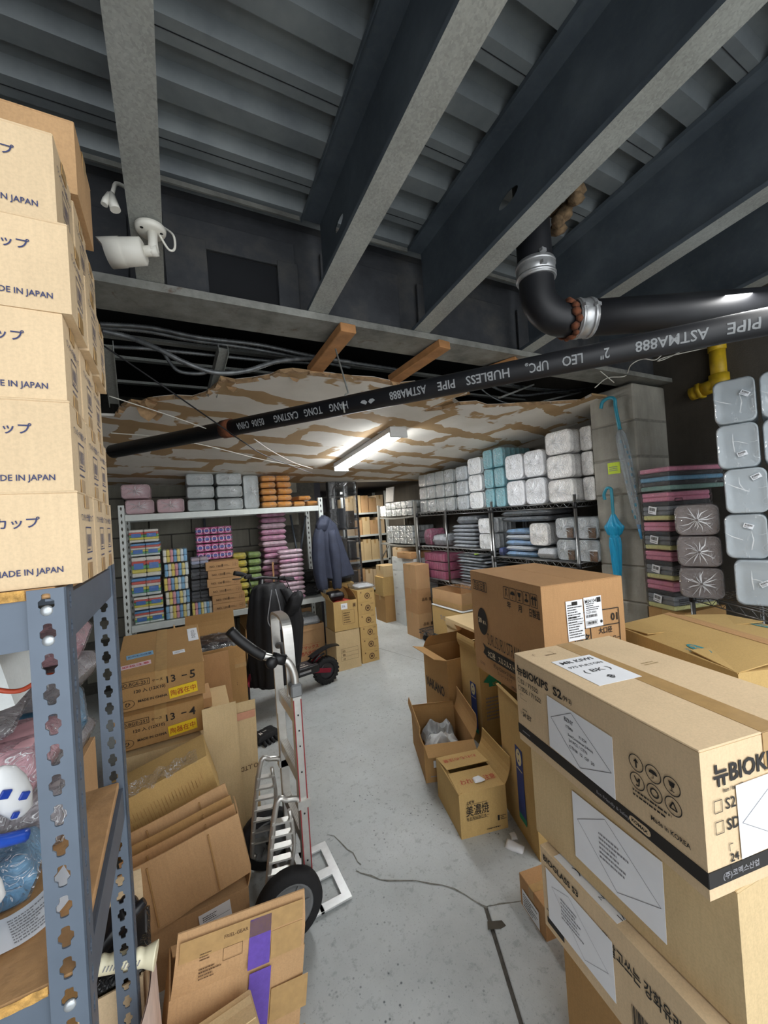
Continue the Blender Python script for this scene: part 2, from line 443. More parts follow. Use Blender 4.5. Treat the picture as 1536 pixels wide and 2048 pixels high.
# ------------------------------------------------------------------ the steel ceiling
YBM, ZJ, SLP, JD = 1.6, 2.435, -.112, .41
def zj(y): return ZJ + SLP*(y-YBM)          # underside of the joists at y
ce = MB()
y = -1.75; prof = []
while y < 1.72:
    prof += [(y, 0), (y+.062, 0), (y+.078, .045), (y+.136, .045), (y+.152, 0)]; y += .152
x0, x1 = XL-.1, XR+.1
for (ya, za), (yb, zb) in zip(prof[:-1], prof[1:]):
    a, b = zj(ya)+JD+za, zj(yb)+JD+zb
    ce.add([(x0,ya,a),(x1,ya,a),(x1,yb,b),(x0,yb,b)], [(0,1,2,3)])
ceil = struct('ceiling', 'ribbed steel deck ceiling over the front of the room', ce, DECK)
# seams between deck sheets
sm = MB()
for k in range(3, 23, 2):
    yy = -1.75+k*.152+.03; sm.box(((x0+x1)/2, yy, zj(yy)+JD-.001), (x1-x0, .0018, .002))
sm.build('seam', PLENUM, ceil)
def joist(xl, xr, hole=None, y0=-1.7, y1=YBM+.02, mat=GALV):
    """a C joist opening to the left: web on the right, flanges left of it, turned lips"""
    m = MB(); wd = xr-xl; t = .004
    L = y1-y0
    def P(x, y, z): return (x, y, zj(y)+z)
    secs = [(xl, .018), (xl, 0), (xr, 0), (xr, JD-.002), (xl, JD-.002), (xl, JD-.02)]
    inn = [(xl+t, .018), (xl+t, t), (xr-t, t), (xr-t, JD-.002-t), (xl+t, JD-.002-t), (xl+t, JD-.02)]
    ring = secs + inn[::-1]
    n = len(ring)
    va = [P(x, y0, z) for x, z in ring]; vb = [P(x, y1, z) for x, z in ring]
    skip = {2, 8} if hole else set()
    fs = [(i, (i+1) % n, n+(i+1) % n, n+i) for i in range(n) if i not in skip]
    m.add(va+vb, [tuple(reversed(f)) for f in fs])
    m.add([va[i] for i in range(n)], [tuple(range(n))])
    m.add([vb[i] for i in range(n)], [tuple(reversed(range(n)))])
    return m
def web_with_hole(m, xr, hole, y0, y1):
    hy, hz, ra, rb = hole; t = .004
    for xx in (xr, xr-t):
        el = []; re = []
        K = 24
        for k in range(K):
            a = 2*PI*k/K; c, s = math.cos(a), math.sin(a)
            el.append((hy+ra*c, hz+rb*s))
            q = max(abs(c), abs(s)); re.append((hy+.2*c/q, min(JD-.004, max(.002, JD/2+(JD/2)*s/q))))
        vs = [(xx, p[0], zj(p[0])+p[1]) for p in el+re]
        m.add(vs, [(k, (k+1) % K, K+(k+1) % K, K+k) for k in range(K)])
        for a, b in ((y0, hy-.2), (hy+.2, y1)):
            m.add([(xx, a, zj(a)), (xx, b, zj(b)), (xx, b, zj(b)+JD-.002), (xx, a, zj(a)+JD-.002)], [(0,1,2,3)])
JS = [(-.064, .022, None), (.553, .643, (1.42, .25, .045, .02)), (1.078, 1.168, (1.05, .2, .05, .022)), (1.80, 1.89, None), (2.46, 2.55, None), (-.72, -.63, None), (-1.35, -1.26, None)]
WEB = DARK_STEEL
for xl, xr, hole in JS:
    m = joist(xl, xr, hole)
    if hole: web_with_hole(m, xr, hole, -1.7, YBM+.02)
    me = m.mesh('joist', DARK_STEEL)
    me.materials.append(GALV)
    for p in me.polygons:                       # lower flange paler, web darker: light from below put into the colour
        if abs(p.normal.z) > .8 and max(me.vertices[i].co.z - zj(me.vertices[i].co.y) for i in p.vertices) < .02: p.material_index = 1
    link('joist', me, ceil)
# main beam the joists land on
bx0, bx1 = XL-.05, XR+.05; bc, bl = (bx0+bx1)/2, bx1-bx0
bmb = struct('ceiling_beam', 'grimy steel beam crossing the room under the joist ends', MB().box((bc, 1.70, ZJ-.017), (bl, .20, .03)), FLANGE)
MB().box((bc, 1.735, ZJ+.22), (bl, .02, .44)).build('web', GRIME, bmb)
MB().box((bc, 1.70, ZJ+.435), (bl, .20, .02)).build('top_flange', GRIME, bmb)
pz = ZJ+.0
for xa, xb, za, zb, yy in ((-.62,-.09,.0,.30,1.715),(.03,.18,.0,.26,1.70),(.03,.54,.23,.34,1.705),(.46,.55,.0,.25,1.70),(.66,1.07,.01,.33,1.71),(1.18,1.79,.01,.30,1.705),(1.9,2.45,.01,.3,1.71)):
    MB().box(((xa+xb)/2, yy, pz+(za+zb)/2), (xb-xa, .012, zb-za), rot=(0, R(random.uniform(-1.2,1.2)), 0)).build('closure_plate', GRIME, bmb, bevel=.002)
MB().box((.32, 1.722, pz+.12), (.28, .01, .22)).build('opening', PLENUM, bmb)  # dark plate painted as the shade inside the opening
ld = MB()
for xa, xb in ((-.7,.54),(.66,1.07),(1.18,1.79)): ld.box(((xa+xb)/2, 1.60, ZJ+.385), (xb-xa, .008, .018))
ld.build('ledger_angle', FLANGE, bmb)
# dark void above the torn drywall
MB()
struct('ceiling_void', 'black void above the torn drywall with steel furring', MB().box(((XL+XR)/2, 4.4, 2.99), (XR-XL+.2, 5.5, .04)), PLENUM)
DW = ((0, 2.2, 2.3), (0, .1, 1))
def dw(px, py): return upl(px, py, *DW)
def dz(y): return 2.3 - .1*(y-2.2)
edge = [dw(*p) for p in ((230,832),(244,812),(262,803),(283,806),(296,800),(318,797),(350,794),(385,796),(412,787),(424,778),(436,768),(441,757),(470,763),(505,759),(540,753),(560,744),(585,741),(618,745),(660,750),(700,755),(748,758),(800,769),(829,766),(872,774),(938,786),(905,797),(851,820),(884,817),(918,807),(953,805),(975,812),(1002,811),(1050,808),(1100,806),(1161,802),(1184,790))]
poly = [(p.x, p.y) for p in edge] + [(XR, edge[-1].y), (XR, 4.9), (1.6, 4.9), (XL, 4.9), (XL, edge[0].y+.05)]
dm = bmesh.new()
top = [dm.verts.new((x, y, dz(y)+.014)) for x, y in poly]; bot = [dm.verts.new((x, y, dz(y))) for x, y in poly]
dm.faces.new(bot[::-1]); dm.faces.new(top)
for i in range(len(poly)): dm.faces.new((bot[i], bot[(i+1) % len(poly)], top[(i+1) % len(poly)], top[i]))
bmesh.ops.triangulate(dm, faces=[f for f in dm.faces if len(f.verts) > 4])
bmesh.ops.recalc_face_normals(dm, faces=dm.faces)
me = bpy.data.meshes.new('ceiling'); dm.to_mesh(me); dm.free(); me.materials.append(DRYWALL)
dry = tag(link('ceiling', me), 'torn unpainted drywall ceiling with white joint compound bands', 'setting', None, 'structure')
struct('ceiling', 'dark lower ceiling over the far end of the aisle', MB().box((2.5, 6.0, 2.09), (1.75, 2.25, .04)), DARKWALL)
# torn paper fringes along the edge
random.seed(3)
for i in range(len(edge)-2):
    a, b = edge[i], edge[i+1]
    fr = MB(); n = max(3, int((b-a).length/.025)); vs = []
    dirn = Vector((-(b-a).y, (b-a).x, 0)).normalized()
    for k in range(n+1):
        p = a.lerp(b, k/n); d = random.uniform(.004, .035)
        vs += [(p.x, p.y, p.z+.012), (p.x+dirn.x*d*-.3, p.y-d*.6, p.z-random.uniform(-.004, .016)), (p.x+dirn.x*.02, p.y+.03, p.z-.003)]
    fr.add(vs, [f for k in range(n) for f in ((3*k, 3*k+1, 3*k+4, 3*k+3), (3*k+1, 3*k+2, 3*k+5, 3*k+4))])
    fr.build('torn_edge', TORN, dry)
for px, py, s in ((292,812,.1),(310,822,.07),(462,770,.05),(588,752,.045),(300,800,.06)):
    p = dw(px, py); m = MB()
    vs = [(p.x-s*.5, p.y+.01, p.z-.002), (p.x+s*.6, p.y+.03, p.z-.002), (p.x+s*.5, p.y-.02, p.z-s*.5), (p.x+s*.1, p.y-.03, p.z-s*.95), (p.x-s*.3, p.y-.01, p.z-s*.6)]
    m.add(vs, [(0,1,2),(0,2,3),(0,3,4)]); m.build('torn_flap', TORN, dry)
# ------------------------------------------------------------------ flat print: lettering and marks laid on real faces
_gl = {}
def glyphs(s, bold=0.0):
    k = (s, bold)
    if k not in _gl:
        c = bpy.data.curves.new('t', 'FONT'); c.body = s; c.size = 1; c.resolution_u = 2; c.offset = bold
        c.fill_mode = 'FRONT'
        o = bpy.data.objects.new('t', c); COL.objects.link(o)
        dg = bpy.context.evaluated_depsgraph_get()
        me = bpy.data.meshes.new_from_object(o.evaluated_get(dg), depsgraph=dg)
        vs = [(v.co.x, v.co.y) for v in me.vertices]; fs = [tuple(p.vertices) for p in me.polygons]
        bpy.data.objects.remove(o); bpy.data.curves.remove(c); bpy.data.meshes.remove(me)
        if not vs: vs = [(0,0)]
        x0 = min(v[0] for v in vs); x1 = max(v[0] for v in vs)
        _gl[k] = ([(v[0]-x0, v[1]) for v in vs], fs, x1-x0)
    return _gl[k]
class Print:
    def __init__(self): self.v = []; self.f = []
    def _add(self, vs, fs):
        b = len(self.v); self.v += vs; self.f += [tuple(b+i for i in f) for f in fs]; return self
    def text(self, s, x, y, h, width=None, align='l', bold=0.02, rot=0):
        """cap height h; width squeezes or stretches the line to that length"""
        vs, fs, w = glyphs(s, bold); k = h/.73; kx = k if width is None else width/max(w, 1e-6)
        ww = w*kx; ox = {'l': 0, 'c': -ww/2, 'r': -ww}[align]
        c, sn = math.cos(rot), math.sin(rot)
        out = []
        for a, b in vs:
            p, q = ox+a*kx, b*k
            out.append((x+p*c-q*sn, y+p*sn+q*c))
        return self._add(out, fs)
    def rect(self, x, y, w, h, rot=0):
        c, s = math.cos(rot), math.sin(rot)
        return self._add([(x+a*c-b*s, y+a*s+b*c) for a, b in ((0,0),(w,0),(w,h),(0,h))], [(0,1,2,3)])
    def line(self, x0, y0, x1, y1, t):
        d = math.hypot(x1-x0, y1-y0) or 1; nx, ny = -(y1-y0)/d*t/2, (x1-x0)/d*t/2
        return self._add([(x0+nx,y0+ny),(x0-nx,y0-ny),(x1-nx,y1-ny),(x1+nx,y1+ny)], [(0,1,2,3)])
    def path(self, pts, t, close=False):
        if close: pts = list(pts)+[pts[0]]
        for a, b in zip(pts[:-1], pts[1:]): self.line(*a, *b, t)
        return self
    def frame(self, x, y, w, h, t): return self.path([(x,y),(x+w,y),(x+w,y+h),(x,y+h)], t, True)
    def disc(self, x, y, rx, ry=None, n=20):
        ry = ry or rx
        return self._add([(x+rx*math.cos(2*PI*k/n), y+ry*math.sin(2*PI*k/n)) for k in range(n)], [tuple(range(n))])
    def ring(self, x, y, rx, ry, t, n=22):
        return self.path([(x+rx*math.cos(2*PI*k/n), y+ry*math.sin(2*PI*k/n)) for k in range(n)], t, True)
    def poly(self, pts): return self._add(list(pts), [tuple(range(len(pts)))])
    def smallprint(self, x, y, w, h, lines, seed=0):
        rnd = random.Random(seed); lh = h/lines
        for i in range(lines):
            yy = y+h-(i+.8)*lh; xx = x; end = x+w*rnd.uniform(.55, 1)
            while xx < end:
                d = min(rnd.uniform(.02, .09)*w, end-xx); self.rect(xx, yy, d, lh*.42); xx += d+rnd.uniform(.01,.025)*w
        return self
    def barcode(self, x, y, w, h, seed=0):
        rnd = random.Random(seed); xx = x
        while xx < x+w:
            d = w*rnd.choice((.012,.02,.032)); self.rect(xx, y, min(d, x+w-xx), h); xx += d+w*rnd.choice((.012,.018,.028))
        return self
    def arrow_up(self, x, y, s, t):
        self.rect(x-t/2, y, t, s*.75); return self.poly([(x-s*.3, y+s*.6), (x+s*.3, y+s*.6), (x, y+s)])
    def umbrella(self, x, y, s):
        self.poly([(x+s*.5*math.cos(PI*k/8), y+s*.45+s*.45*math.sin(PI*k/8)) for k in range(9)])
        self.rect(x-s*.03, y+s*.05, s*.06, s*.45); return self.path([(x+s*.02,y+s*.06),(x-s*.1,y),(x-s*.17,y+s*.1)], s*.06)
    def glass(self, x, y, s):
        self.poly([(x-s*.33,y+s*.9),(x-s*.2,y+s*.45),(x,y+s*.38),(x+s*.2,y+s*.45),(x+s*.33,y+s*.9)])
        self.rect(x-s*.04, y+s*.05, s*.08, s*.4); return self.rect(x-s*.22, y, s*.44, s*.08)
    def build(self, name, mat, parent, M, off=.0006, map=None):
        if map:                                   # curved carrier: cut the marks finely first so that they follow it
            bm = bmesh.new(); pv = [bm.verts.new((a, b, 0)) for a, b in self.v]
            for f in self.f:
                try: bm.faces.new([pv[i] for i in f])
                except ValueError: pass
            lo = min(b for a, b in self.v); hi = max(b for a, b in self.v)
            for k in range(1, 10):
                bmesh.ops.bisect_plane(bm, geom=bm.verts[:]+bm.edges[:]+bm.faces[:], plane_co=(0, lo+(hi-lo)*k/10, 0), plane_no=(0, 1, 0))
            bm.verts.index_update(); self.v = [(v.co.x, v.co.y) for v in bm.verts]; self.f = [tuple(v.index for v in f.verts) for f in bm.faces]; bm.free()
            vs = [map(a, b) for a, b in self.v]
        else: vs = [tuple(M @ Vector((a, b, off))) for a, b in self.v]
        me = bpy.data.meshes.new(name); me.from_pydata(vs, [], self.f); me.materials.append(mat); me.update()
        o = link(name, me, parent)
        if len(self.f) > 12: o['kind'] = 'stuff'
        return o
def face(size, which, base=(0,0,0), inset=0):
    """matrix of a face's own plane: origin at its lower left as seen from outside; size = w, d, h of a box standing on its base centre"""
    w, d, h = size; bx, by, bz = base
    if which == 'front': o, x, y = (-w/2, -d/2, 0), (1,0,0), (0,0,1)
    elif which == 'back': o, x, y = (w/2, d/2, 0), (-1,0,0), (0,0,1)
    elif which == 'right': o, x, y = (w/2, -d/2, 0), (0,1,0), (0,0,1)
    elif which == 'left': o, x, y = (-w/2, d/2, 0), (0,-1,0), (0,0,1)
    elif which == 'top': o, x, y = (-w/2, -d/2, h), (1,0,0), (0,1,0)
    x = Vector(x); y = Vector(y); z = x.cross(y); o = Vector(o)+Vector(base)
    return Matrix(((x.x,y.x,z.x,o.x),(x.y,y.y,z.y,o.y),(x.z,y.z,z.z,o.z),(0,0,0,1)))
def paper(parent, M, x, y, w, h, rot=0, mat=None, name='paper_label', off=.0009, label=None):
    """a stuck-on sheet; returns it and the matrix of its own plane"""
    L = M @ Matrix.Translation((x, y, off)) @ Matrix.Rotation(rot, 4, 'Z')
    m = MB(); m.box((w/2, h/2, 0), (w, h, .0006), M=L)
    o = m.build(name, mat or PAPER, parent)
    if label: o['label'] = label
    return o, L @ Matrix.Translation((0, 0, .0004))

# ------------------------------------------------------------------ cartons
def shell(w, d, h, t=.004, bulge=.004, seed=0, closed_top=False, n=5):
    """outer and inner walls with a rim, walls very slightly bowed"""
    rnd = random.Random(seed); m = MB()
    bl = [rnd.uniform(.2, 1)*bulge for _ in range(4)]
    ring = []
    def pt(s, u, v, inner):
        b = bl[s]*16*u*(1-u)*v*(1-v)*(0 if inner else 1)
        ww, dd = (w-2*t, d-2*t) if inner else (w, d)
        z = (t if inner else 0) + (h-(t if inner else 0))*v
        if s == 0: return (-ww/2+ww*u, -dd/2-b, z)
        if s == 1: return (ww/2+b, -dd/2+dd*u, z)
        if s == 2: return (ww/2-ww*u, dd/2+b, z)
        return (-ww/2-b, dd/2-dd*u, z)
    for s in range(4):
        m.grid(lambda u, v: pt(s, u, v, False), n, n, smooth=False)
        if not closed_top: m.grid(lambda u, v: pt(s, u, v, True), 1, 1, smooth=False, flip=True)
    m.add([(-w/2,-d/2,0),(w/2,-d/2,0),(w/2,d/2,0),(-w/2,d/2,0)], [(3,2,1,0)])
    if closed_top:
        m.add([(-w/2,-d/2,h),(w/2,-d/2,h),(w/2,d/2,h),(-w/2,d/2,h)], [(0,1,2,3)])
    else:
        i = t
        m.add([(-w/2+i,-d/2+i,t),(w/2-i,-d/2+i,t),(w/2-i,d/2-i,t),(-w/2+i,d/2-i,t)], [(0,1,2,3)])
        o = [(-w/2,-d/2,h),(w/2,-d/2,h),(w/2,d/2,h),(-w/2,d/2,h)]; q = [(-w/2+i,-d/2+i,h),(w/2-i,-d/2+i,h),(w/2-i,d/2-i,h),(-w/2+i,d/2-i,h)]
        m.add(o+q, [(k, (k+1) % 4, 4+(k+1) % 4, 4+k) for k in range(4)])
    return m
def flap(parent, side, w, d, h, length, ang, mat, t=.004, seed=0, skew=0, name='flap'):
    """flap hinged on a top edge; ang 0 = folded flat over the opening, 90 = upright, 180 = out flat, 250 = hanging down"""
    rnd = random.Random(seed); a = R(ang)
    L = {'front': w, 'back': w, 'left': d, 'right': d}[side]
    m = MB(); N = 5
    def pt(u, v, k):
        x = (-L/2+.003)+(L-.006)*u; c = skew*(v)*(u-.5)
        r = length*v; bow = .012*math.sin(PI*v)*(1 if ang not in (0,) else .15)
        y = r*math.cos(a)-bow*math.sin(a)-k*t*math.sin(a)*-1; z = r*math.sin(a)+bow*math.cos(a)*.0+k*t*math.cos(a)
        return (x*(1-.03*v)+c, y, z)
    vs = []
    for k in (0, 1):
        for j in range(N+1):
            for i in range(N+1): vs.append(pt(i/N, j/N, k))
    n1 = (N+1)**2; fs = []
    for j in range(N):
        for i in range(N):
            q = (j*(N+1)+i, j*(N+1)+i+1, (j+1)*(N+1)+i+1, (j+1)*(N+1)+i)
            fs.append(tuple(reversed(q))); fs.append(tuple(n1+x for x in q))
    for i in range(N):
        for a0, b0 in ((i, i+1), ((N*(N+1))+i+1, N*(N+1)+i), ((i+1)*(N+1), i*(N+1)), (i*(N+1)+N, (i+1)*(N+1)+N)):
            fs.append((a0, b0, n1+b0, n1+a0))
    m.add(vs, fs)
    rz = {'front': 0, 'right': 90, 'back': 180, 'left': 270}[side]
    off = {'front': (0,-d/2,h), 'back': (0,d/2,h), 'left': (-w/2,0,h), 'right': (w/2,0,h)}[side]
    M = Matrix.Translation(off) @ Matrix.Rotation(R(rz), 4, 'Z')
    m2 = MB(); m2.add(m.v, m.f, False, M)
    return m2.build(name, mat, parent)
def carton(label, loc, size, rz=0, mat=None, flaps='closed', group=None, tilt=(0,0), tape=True, tape_mat=None, seed=None, along='x', bulge=.004, cat='box', name='carton', gap=.003, lift=0):
    """flaps: 'closed' (two long flaps meeting on a taped seam), 'solid', or {side: (length, angle)}"""
    w, d, h = size; mat = mat or KRAFT
    seed = random.randint(0, 9999) if seed is None else seed
    t = thing(name, label, cat, loc, (R(tilt[0]), R(tilt[1]), R(rz)), group)
    body = shell(w, d, h, .004, bulge, seed, flaps != 'open' and not isinstance(flaps, dict)).build('body', mat, t)
    if flaps == 'closed':
        for s in (-1, 1):
            m = MB()
            if along == 'x': m.box((0, s*(d/4+gap/4), h+.002), (w+.001, d/2-gap/2+.001, .004))
            else: m.box((s*(w/4+gap/4), 0, h+.002), (w/2-gap/2+.001, d+.001, .004))
            m.build('flap', mat, t, bevel=.0015)
        if tape:
            m = MB(); tw = .05 if min(w, d) > .2 else .03
            if along == 'x':
                m.box((0, 0, h+.0045), (w+.003, tw, .0006))
                for s in (-1, 1): MB().box((s*(w/2+.0012+bulge*.12), 0, h-.03), (.0008, tw, .066)).build('tape', tape_mat or TAPE, t)
            else:
                m.box((0, 0, h+.0045), (tw, d+.003, .0006))
                for s in (-1, 1): MB().box((0, s*(d/2+.0012+bulge*.12), h-.03), (tw, .0008, .066)).build('tape', tape_mat or TAPE, t)
            m.build('tape', tape_mat or TAPE, t)
    elif isinstance(flaps, dict):
        for k, (side, v) in enumerate(flaps.items()):
            flap(t, side, w, d, h, v[0], v[1], mat, seed=seed+k, skew=v[2] if len(v) > 2 else 0)
    return t
# ------------------------------------------------------------------ pipes, wiring, timbers, lamp, camera overhead
IRON = plain('cast_iron_black', '#17181C', .5, .1, .25, 12)
STAINLESS = plain('stainless_band', '#B9BABB', .35, .7, .08, 60)
def frame_from(axis, up):
    x = axis.normalized(); z = (up - x*up.dot(x)).normalized(); y = z.cross(x)
    return x, y, z
# small pipe that crosses the picture
pa, pb = uz(226, 903, 2.062), uz(1640, 622, 2.055)
pb = pa+(pb-pa)*1.45; pd = (pb-pa).normalized(); pr_ = .041
pipe = thing('drain_pipe', 'long thin black cast iron pipe with white stencilled lettering', 'pipe', pa)
MB().tube([(0,0,0), (pb-pa)*.5, pb-pa], pr_, 24).build('pipe_body', IRON, pipe)
def on_pipe(px, py): 
    p = uz(px, py, 2.058); return (p-pa).dot(pd)
st = Print()
def stencil(s, px0, px1, h):
    """upside-down lettering between two places along the pipe"""
    a = (uz(px0, 903-(px0-226)*.199, 2.058)-pa).dot(pd); b = (uz(px1, 903-(px1-226)*.199, 2.058)-pa).dot(pd)
    vs, fs, wd = glyphs(s, .015); k = h/.73; kx = (b-a)/wd
    st._add([(b-x*kx, -(y*k-h/2)) for x, y in vs], fs)
for s, a, b in (('CHINA',483,507),('05/06',513,537),('CASTING',557,605),('TONG',617,652),('HANG',667,703),('ASTMA888',786,858),('PIPE',880,914),('HUBLESS',936,1021),('UPC',1060,1097),('LEO',1124,1164),('2"',1198,1216),('ASTMA888',1266,1408),('PIPE',1443,1508)):
    stencil(s, a, b, .034)
st.text('®', (uz(1052, 740, 2.058)-pa).dot(pd), .01, .012)
lx = (uz(742, 800, 2.058)-pa).dot(pd)
st.poly([(lx-.035,-.002),(lx-.012,-.014),(lx-.002,-.004),(lx-.012,.006),(lx-.026,.006)]); st.poly([(lx+.035,-.002),(lx+.012,-.014),(lx+.002,-.004),(lx+.012,.006),(lx+.026,.006)])
# thickness in steps along the axis, wrapped round the pipe on the side towards the aisle and down
ref = (Vector((0,0,EYE)) - (pa+pb)/2); ref = (ref - pd*ref.dot(pd)).normalized(); sid = pd.cross(ref)
if sid.z < 0: sid = -sid
def wrap(x, y):
    a = y/pr_; return tuple(pd*x + (ref*math.cos(a) + sid*math.sin(a))*(pr_+.0006))
st.build('stencil_lettering', plain('stencil_white', '#8E9193', .8), pipe, None, map=wrap)
cx_ = (uz(474, 862, 2.058)-pa)
MB().tube([pd*(cx_.dot(pd)-.03), pd*(cx_.dot(pd)+.03)], pr_+.006, 20).build('coupling', RUST, pipe)
hg = MB(); q = pd*((uz(700, 812, 2.058)-pa).dot(pd))
hg.tube([q+ref*.045+sid*-.03, q+ref*.047, q+sid*.045, q-ref*.03+sid*.05, q+Vector((-.02,.05,dz(1.9)-2.06))], .004, 6); hg.build('strap', GALV, pipe)
# large pipe: vertical drop, elbow, run to the right
ec = Vector((1.285, 1.05, 2.255)); br = .064
dirx = Vector((.884, -.468, 0)).normalized()
big = thing('waste_pipe', 'large black cast iron pipe dropping through the deck to an elbow', 'pipe', ec)
arc = [Vector((0,0,.115)) + dirx*.0]
pts = [Vector((0,0,.60)), Vector((0,0,.30)), Vector((0,0,.115))]
for k in range(1, 9):
    a = PI/2*k/8; pts.append(Vector((0,0,.115)) + dirx*(.115*(1-math.cos(a))) - Vector((0,0,1))*.115*math.sin(a))
MB().tube(pts, br, 24).build('elbow', IRON, big)
MB().tube([dirx*.13, dirx*.6, dirx*1.6 + Vector((0,0,.01))], br+.002, 24).build('pipe_run', IRON, big)
for nm, c, ax in (('hub_band', Vector((0,0,.19)), Vector((0,0,1))), ('hub_band', dirx*.165, dirx)):
    b = MB().tube([c-ax*.034, c+ax*.034], br+.007, 24).build(nm, STAINLESS, big)
    s = MB()
    for e in (-1, 1):
        s.tube([c+ax*e*.022-ax*.005, c+ax*e*.022+ax*.005], br+.010, 24)
        s.box(tuple(c+ax*e*.022 + Vector((.468,-.884,-.4)).normalized()*-(0) + Vector((-.4,-.8,.2)).normalized()*(br+.012)), (.022,.014,.012))
    s.build('clamp_screw', STAINLESS, b)
rm = MB()
for i in range(16):
    a = 2*PI*i/16; u = dirx.cross(Vector((0,0,1))); rr_ = br+.005
    p = dirx*(.118+random.uniform(-.02,.012)) + (Vector((0,0,1))*math.cos(a)+u*math.sin(a))*(br+.002)
    rm.lathe([(.001,0),(random.uniform(.01,.022),.001),(.008,.009),(.001,.012)], 7, Matrix.Translation(p) @ (Vector((0,0,1))*math.cos(a)+u*math.sin(a)).to_track_quat('Z','Y').to_matrix().to_4x4())
rm.build('rust_scale', RUST, big)
# insulation stuffed where the drop leaves the deck
ins = MB(); ip = ec + Vector((.155,-.02,.46))
for i in range(14):
    c = Vector((random.uniform(-.05,.10), random.uniform(-.06,.10), random.uniform(.0,.12)))
    ins.lathe([(.001,-.03),(random.uniform(.02,.04),-.01),(random.uniform(.02,.04),.015),(.001,.03)], 7, Matrix.Translation(c))
tag(ins.build('insulation_wad', plain('brown_insulation', '#6E5A42', 1, 0, .5, 40, 1, 60), None, loc=ip), 'clump of brown insulation stuffed beside the large black pipe', 'insulation', None)

# timber hangers between beam and drywall
tl = ('short rough timber hanger nailed to the beam, nearest the security camera', 'middle one of the three rough timber hangers below the beam', 'timber hanger half hidden by the stencilled pipe')
for (a, b), lb in zip((((697,655),(632,748)), ((890,688),(792,765)), ((1035,722),(950,760))), tl):
    A = uy(*a, 1.70); A.z = ZJ-.036; A.y = 1.70; A = upl(*a, (0,0,ZJ-.05), (0,0,1)); B = dw(*b); B.y += .03; B.z = dz(B.y)+.03
    d = B-A; L = d.length; rot = d.to_track_quat('Y','Z').to_matrix().to_4x4()
    tag(MB().box((0,L/2,0), (.075, L, .04)).build('timber_hanger', WOOD, None, bevel=.003), lb, 'timber', 'timber hangers')
    o = COL.objects[-1]; o.matrix_world = Matrix.Translation(A) @ rot
# furring, conduits and cables in the void
fur = MB()
for i, (y, z) in enumerate(((1.98,2.56),(2.35,2.52),(2.85,2.60),(3.3,2.6))):
    c = [(0,0),(.04,0),(.04,.004),(.004,.004),(.004,.03),(0,.03)]
    fur2 = MB().prism([(-p[0], p[1]) for p in c], 4.2, Matrix(((0,0,1,-1.0),(1,0,0,y),(0,1,0,z),(0,0,0,1))))
    tag(fur2.build('furring_channel', GALV, None), 'galvanised furring channel across the dark ceiling void, %s from the beam' % ('nearest','second','third','farthest')[i], 'channel', 'furring channels in the void')
for a, b, lb in (((447,697),(425,790), 'galvanised stud hanging down to the torn drywall edge'), ((214,690),(228,810), 'galvanised stud beside the stacked cup boxes')):
    A = upl(*a, (0,2.05,0), (0,1,0)); B = dw(*b); B.y += .02; B.z = dz(B.y)+.015
    d = B-A; L = d.length
    m = MB()
    for x, w_, t_ in ((-.022,.003,.05),(.022,.003,.05),(0,.044,.003)): m.box((x, L/2, 0), (w_, L, t_))
    o = m.build('metal_stud', GALV, None); o.matrix_world = Matrix.Translation(A) @ d.to_track_quat('Y','Z').to_matrix().to_4x4()
    tag(o, lb, 'stud')
CONDUIT = None
def flexmat():
    m = NT('flexible_conduit'); tc = m.n('ShaderNodeTexCoord')
    m.l(m.ramp(m.noise(tc.outputs['Object'], 30), [(.3, lin('#55585A')), (.7, lin('#7C7F80'))]), m.b.inputs['Base Color'])
    m.set(Roughness=.45, Metallic=.5); return m.m
CONDUIT = flexmat()
def bez(pts, n=26):
    P = [Vector(p) for p in pts]; P = [P[0]*2-P[1]]+P+[P[-1]*2-P[-2]]; out = []
    for i in range(1, len(P)-2):
        for k in range(n):
            t = k/n; a, b, c, d = P[i-1:i+3]
            out.append(.5*((2*b)+(c-a)*t+(2*a-5*b+4*c-d)*t*t+(3*b-a-3*c+d)*t**3))
    return out+[P[-2]]
def flex(pts, r, lb, n=26):
    P = bez(pts, n); rr = [r*(1.12 if i % 2 else .9) for i in range(len(P))]
    tag(MB().tube(P, rr, 7).build('flexible_conduit', CONDUIT, None), lb, 'conduit')
def vy(px, py, y): return upl(px, py, (0, y, 0), (0, 1, 0))
flex([vy(200,648,2.05), vy(300,655,2.05), vy(400,675,2.05), vy(520,690,2.05), vy(640,715,2.05), vy(800,740,2.1)], .010, 'grey flexible conduit, topmost of the bundle beside the stacked cup boxes', 34)
flex([vy(195,655,2.12), vy(290,662,2.12), vy(385,680,2.12), vy(520,700,2.12), vy(700,735,2.15)], .010, 'grey flexible conduit running just under the topmost one', 34)
flex([vy(205,662,2.0), vy(260,675,2.0), vy(320,700,1.96), vy(370,725,1.95), vy(430,745,1.95), vy(490,742,1.95), vy(560,722,1.97), vy(640,717,2.0), vy(700,724,2.02)], .011, 'grey flexible conduit sagging across the metal stud', 30)
flex([vy(215,693,2.2), vy(300,698,2.2), vy(420,710,2.2), vy(540,722,2.2), vy(620,726,2.2)], .009, 'straight grey flexible conduit behind the sagging one', 34)
flex([vy(325,702,2.05), vy(340,725,2.05), vy(360,743,2.05), vy(400,747,2.05), vy(425,740,2.05)], .008, 'short looping end of grey flexible conduit', 22)
flex([vy(960,762,2.24), vy(1030,790,2.24), vy(1100,785,2.24), vy(1190,775,2.24)], .009, 'grey flexible conduit in the hole beside the concrete pier', 24)
flex([vy(930,745,2.3), vy(975,788,2.25), vy(1020,808,2.2), vy(1060,806,2.2)], .006, 'thin grey cable drooping through the hole beside the pier', 16)
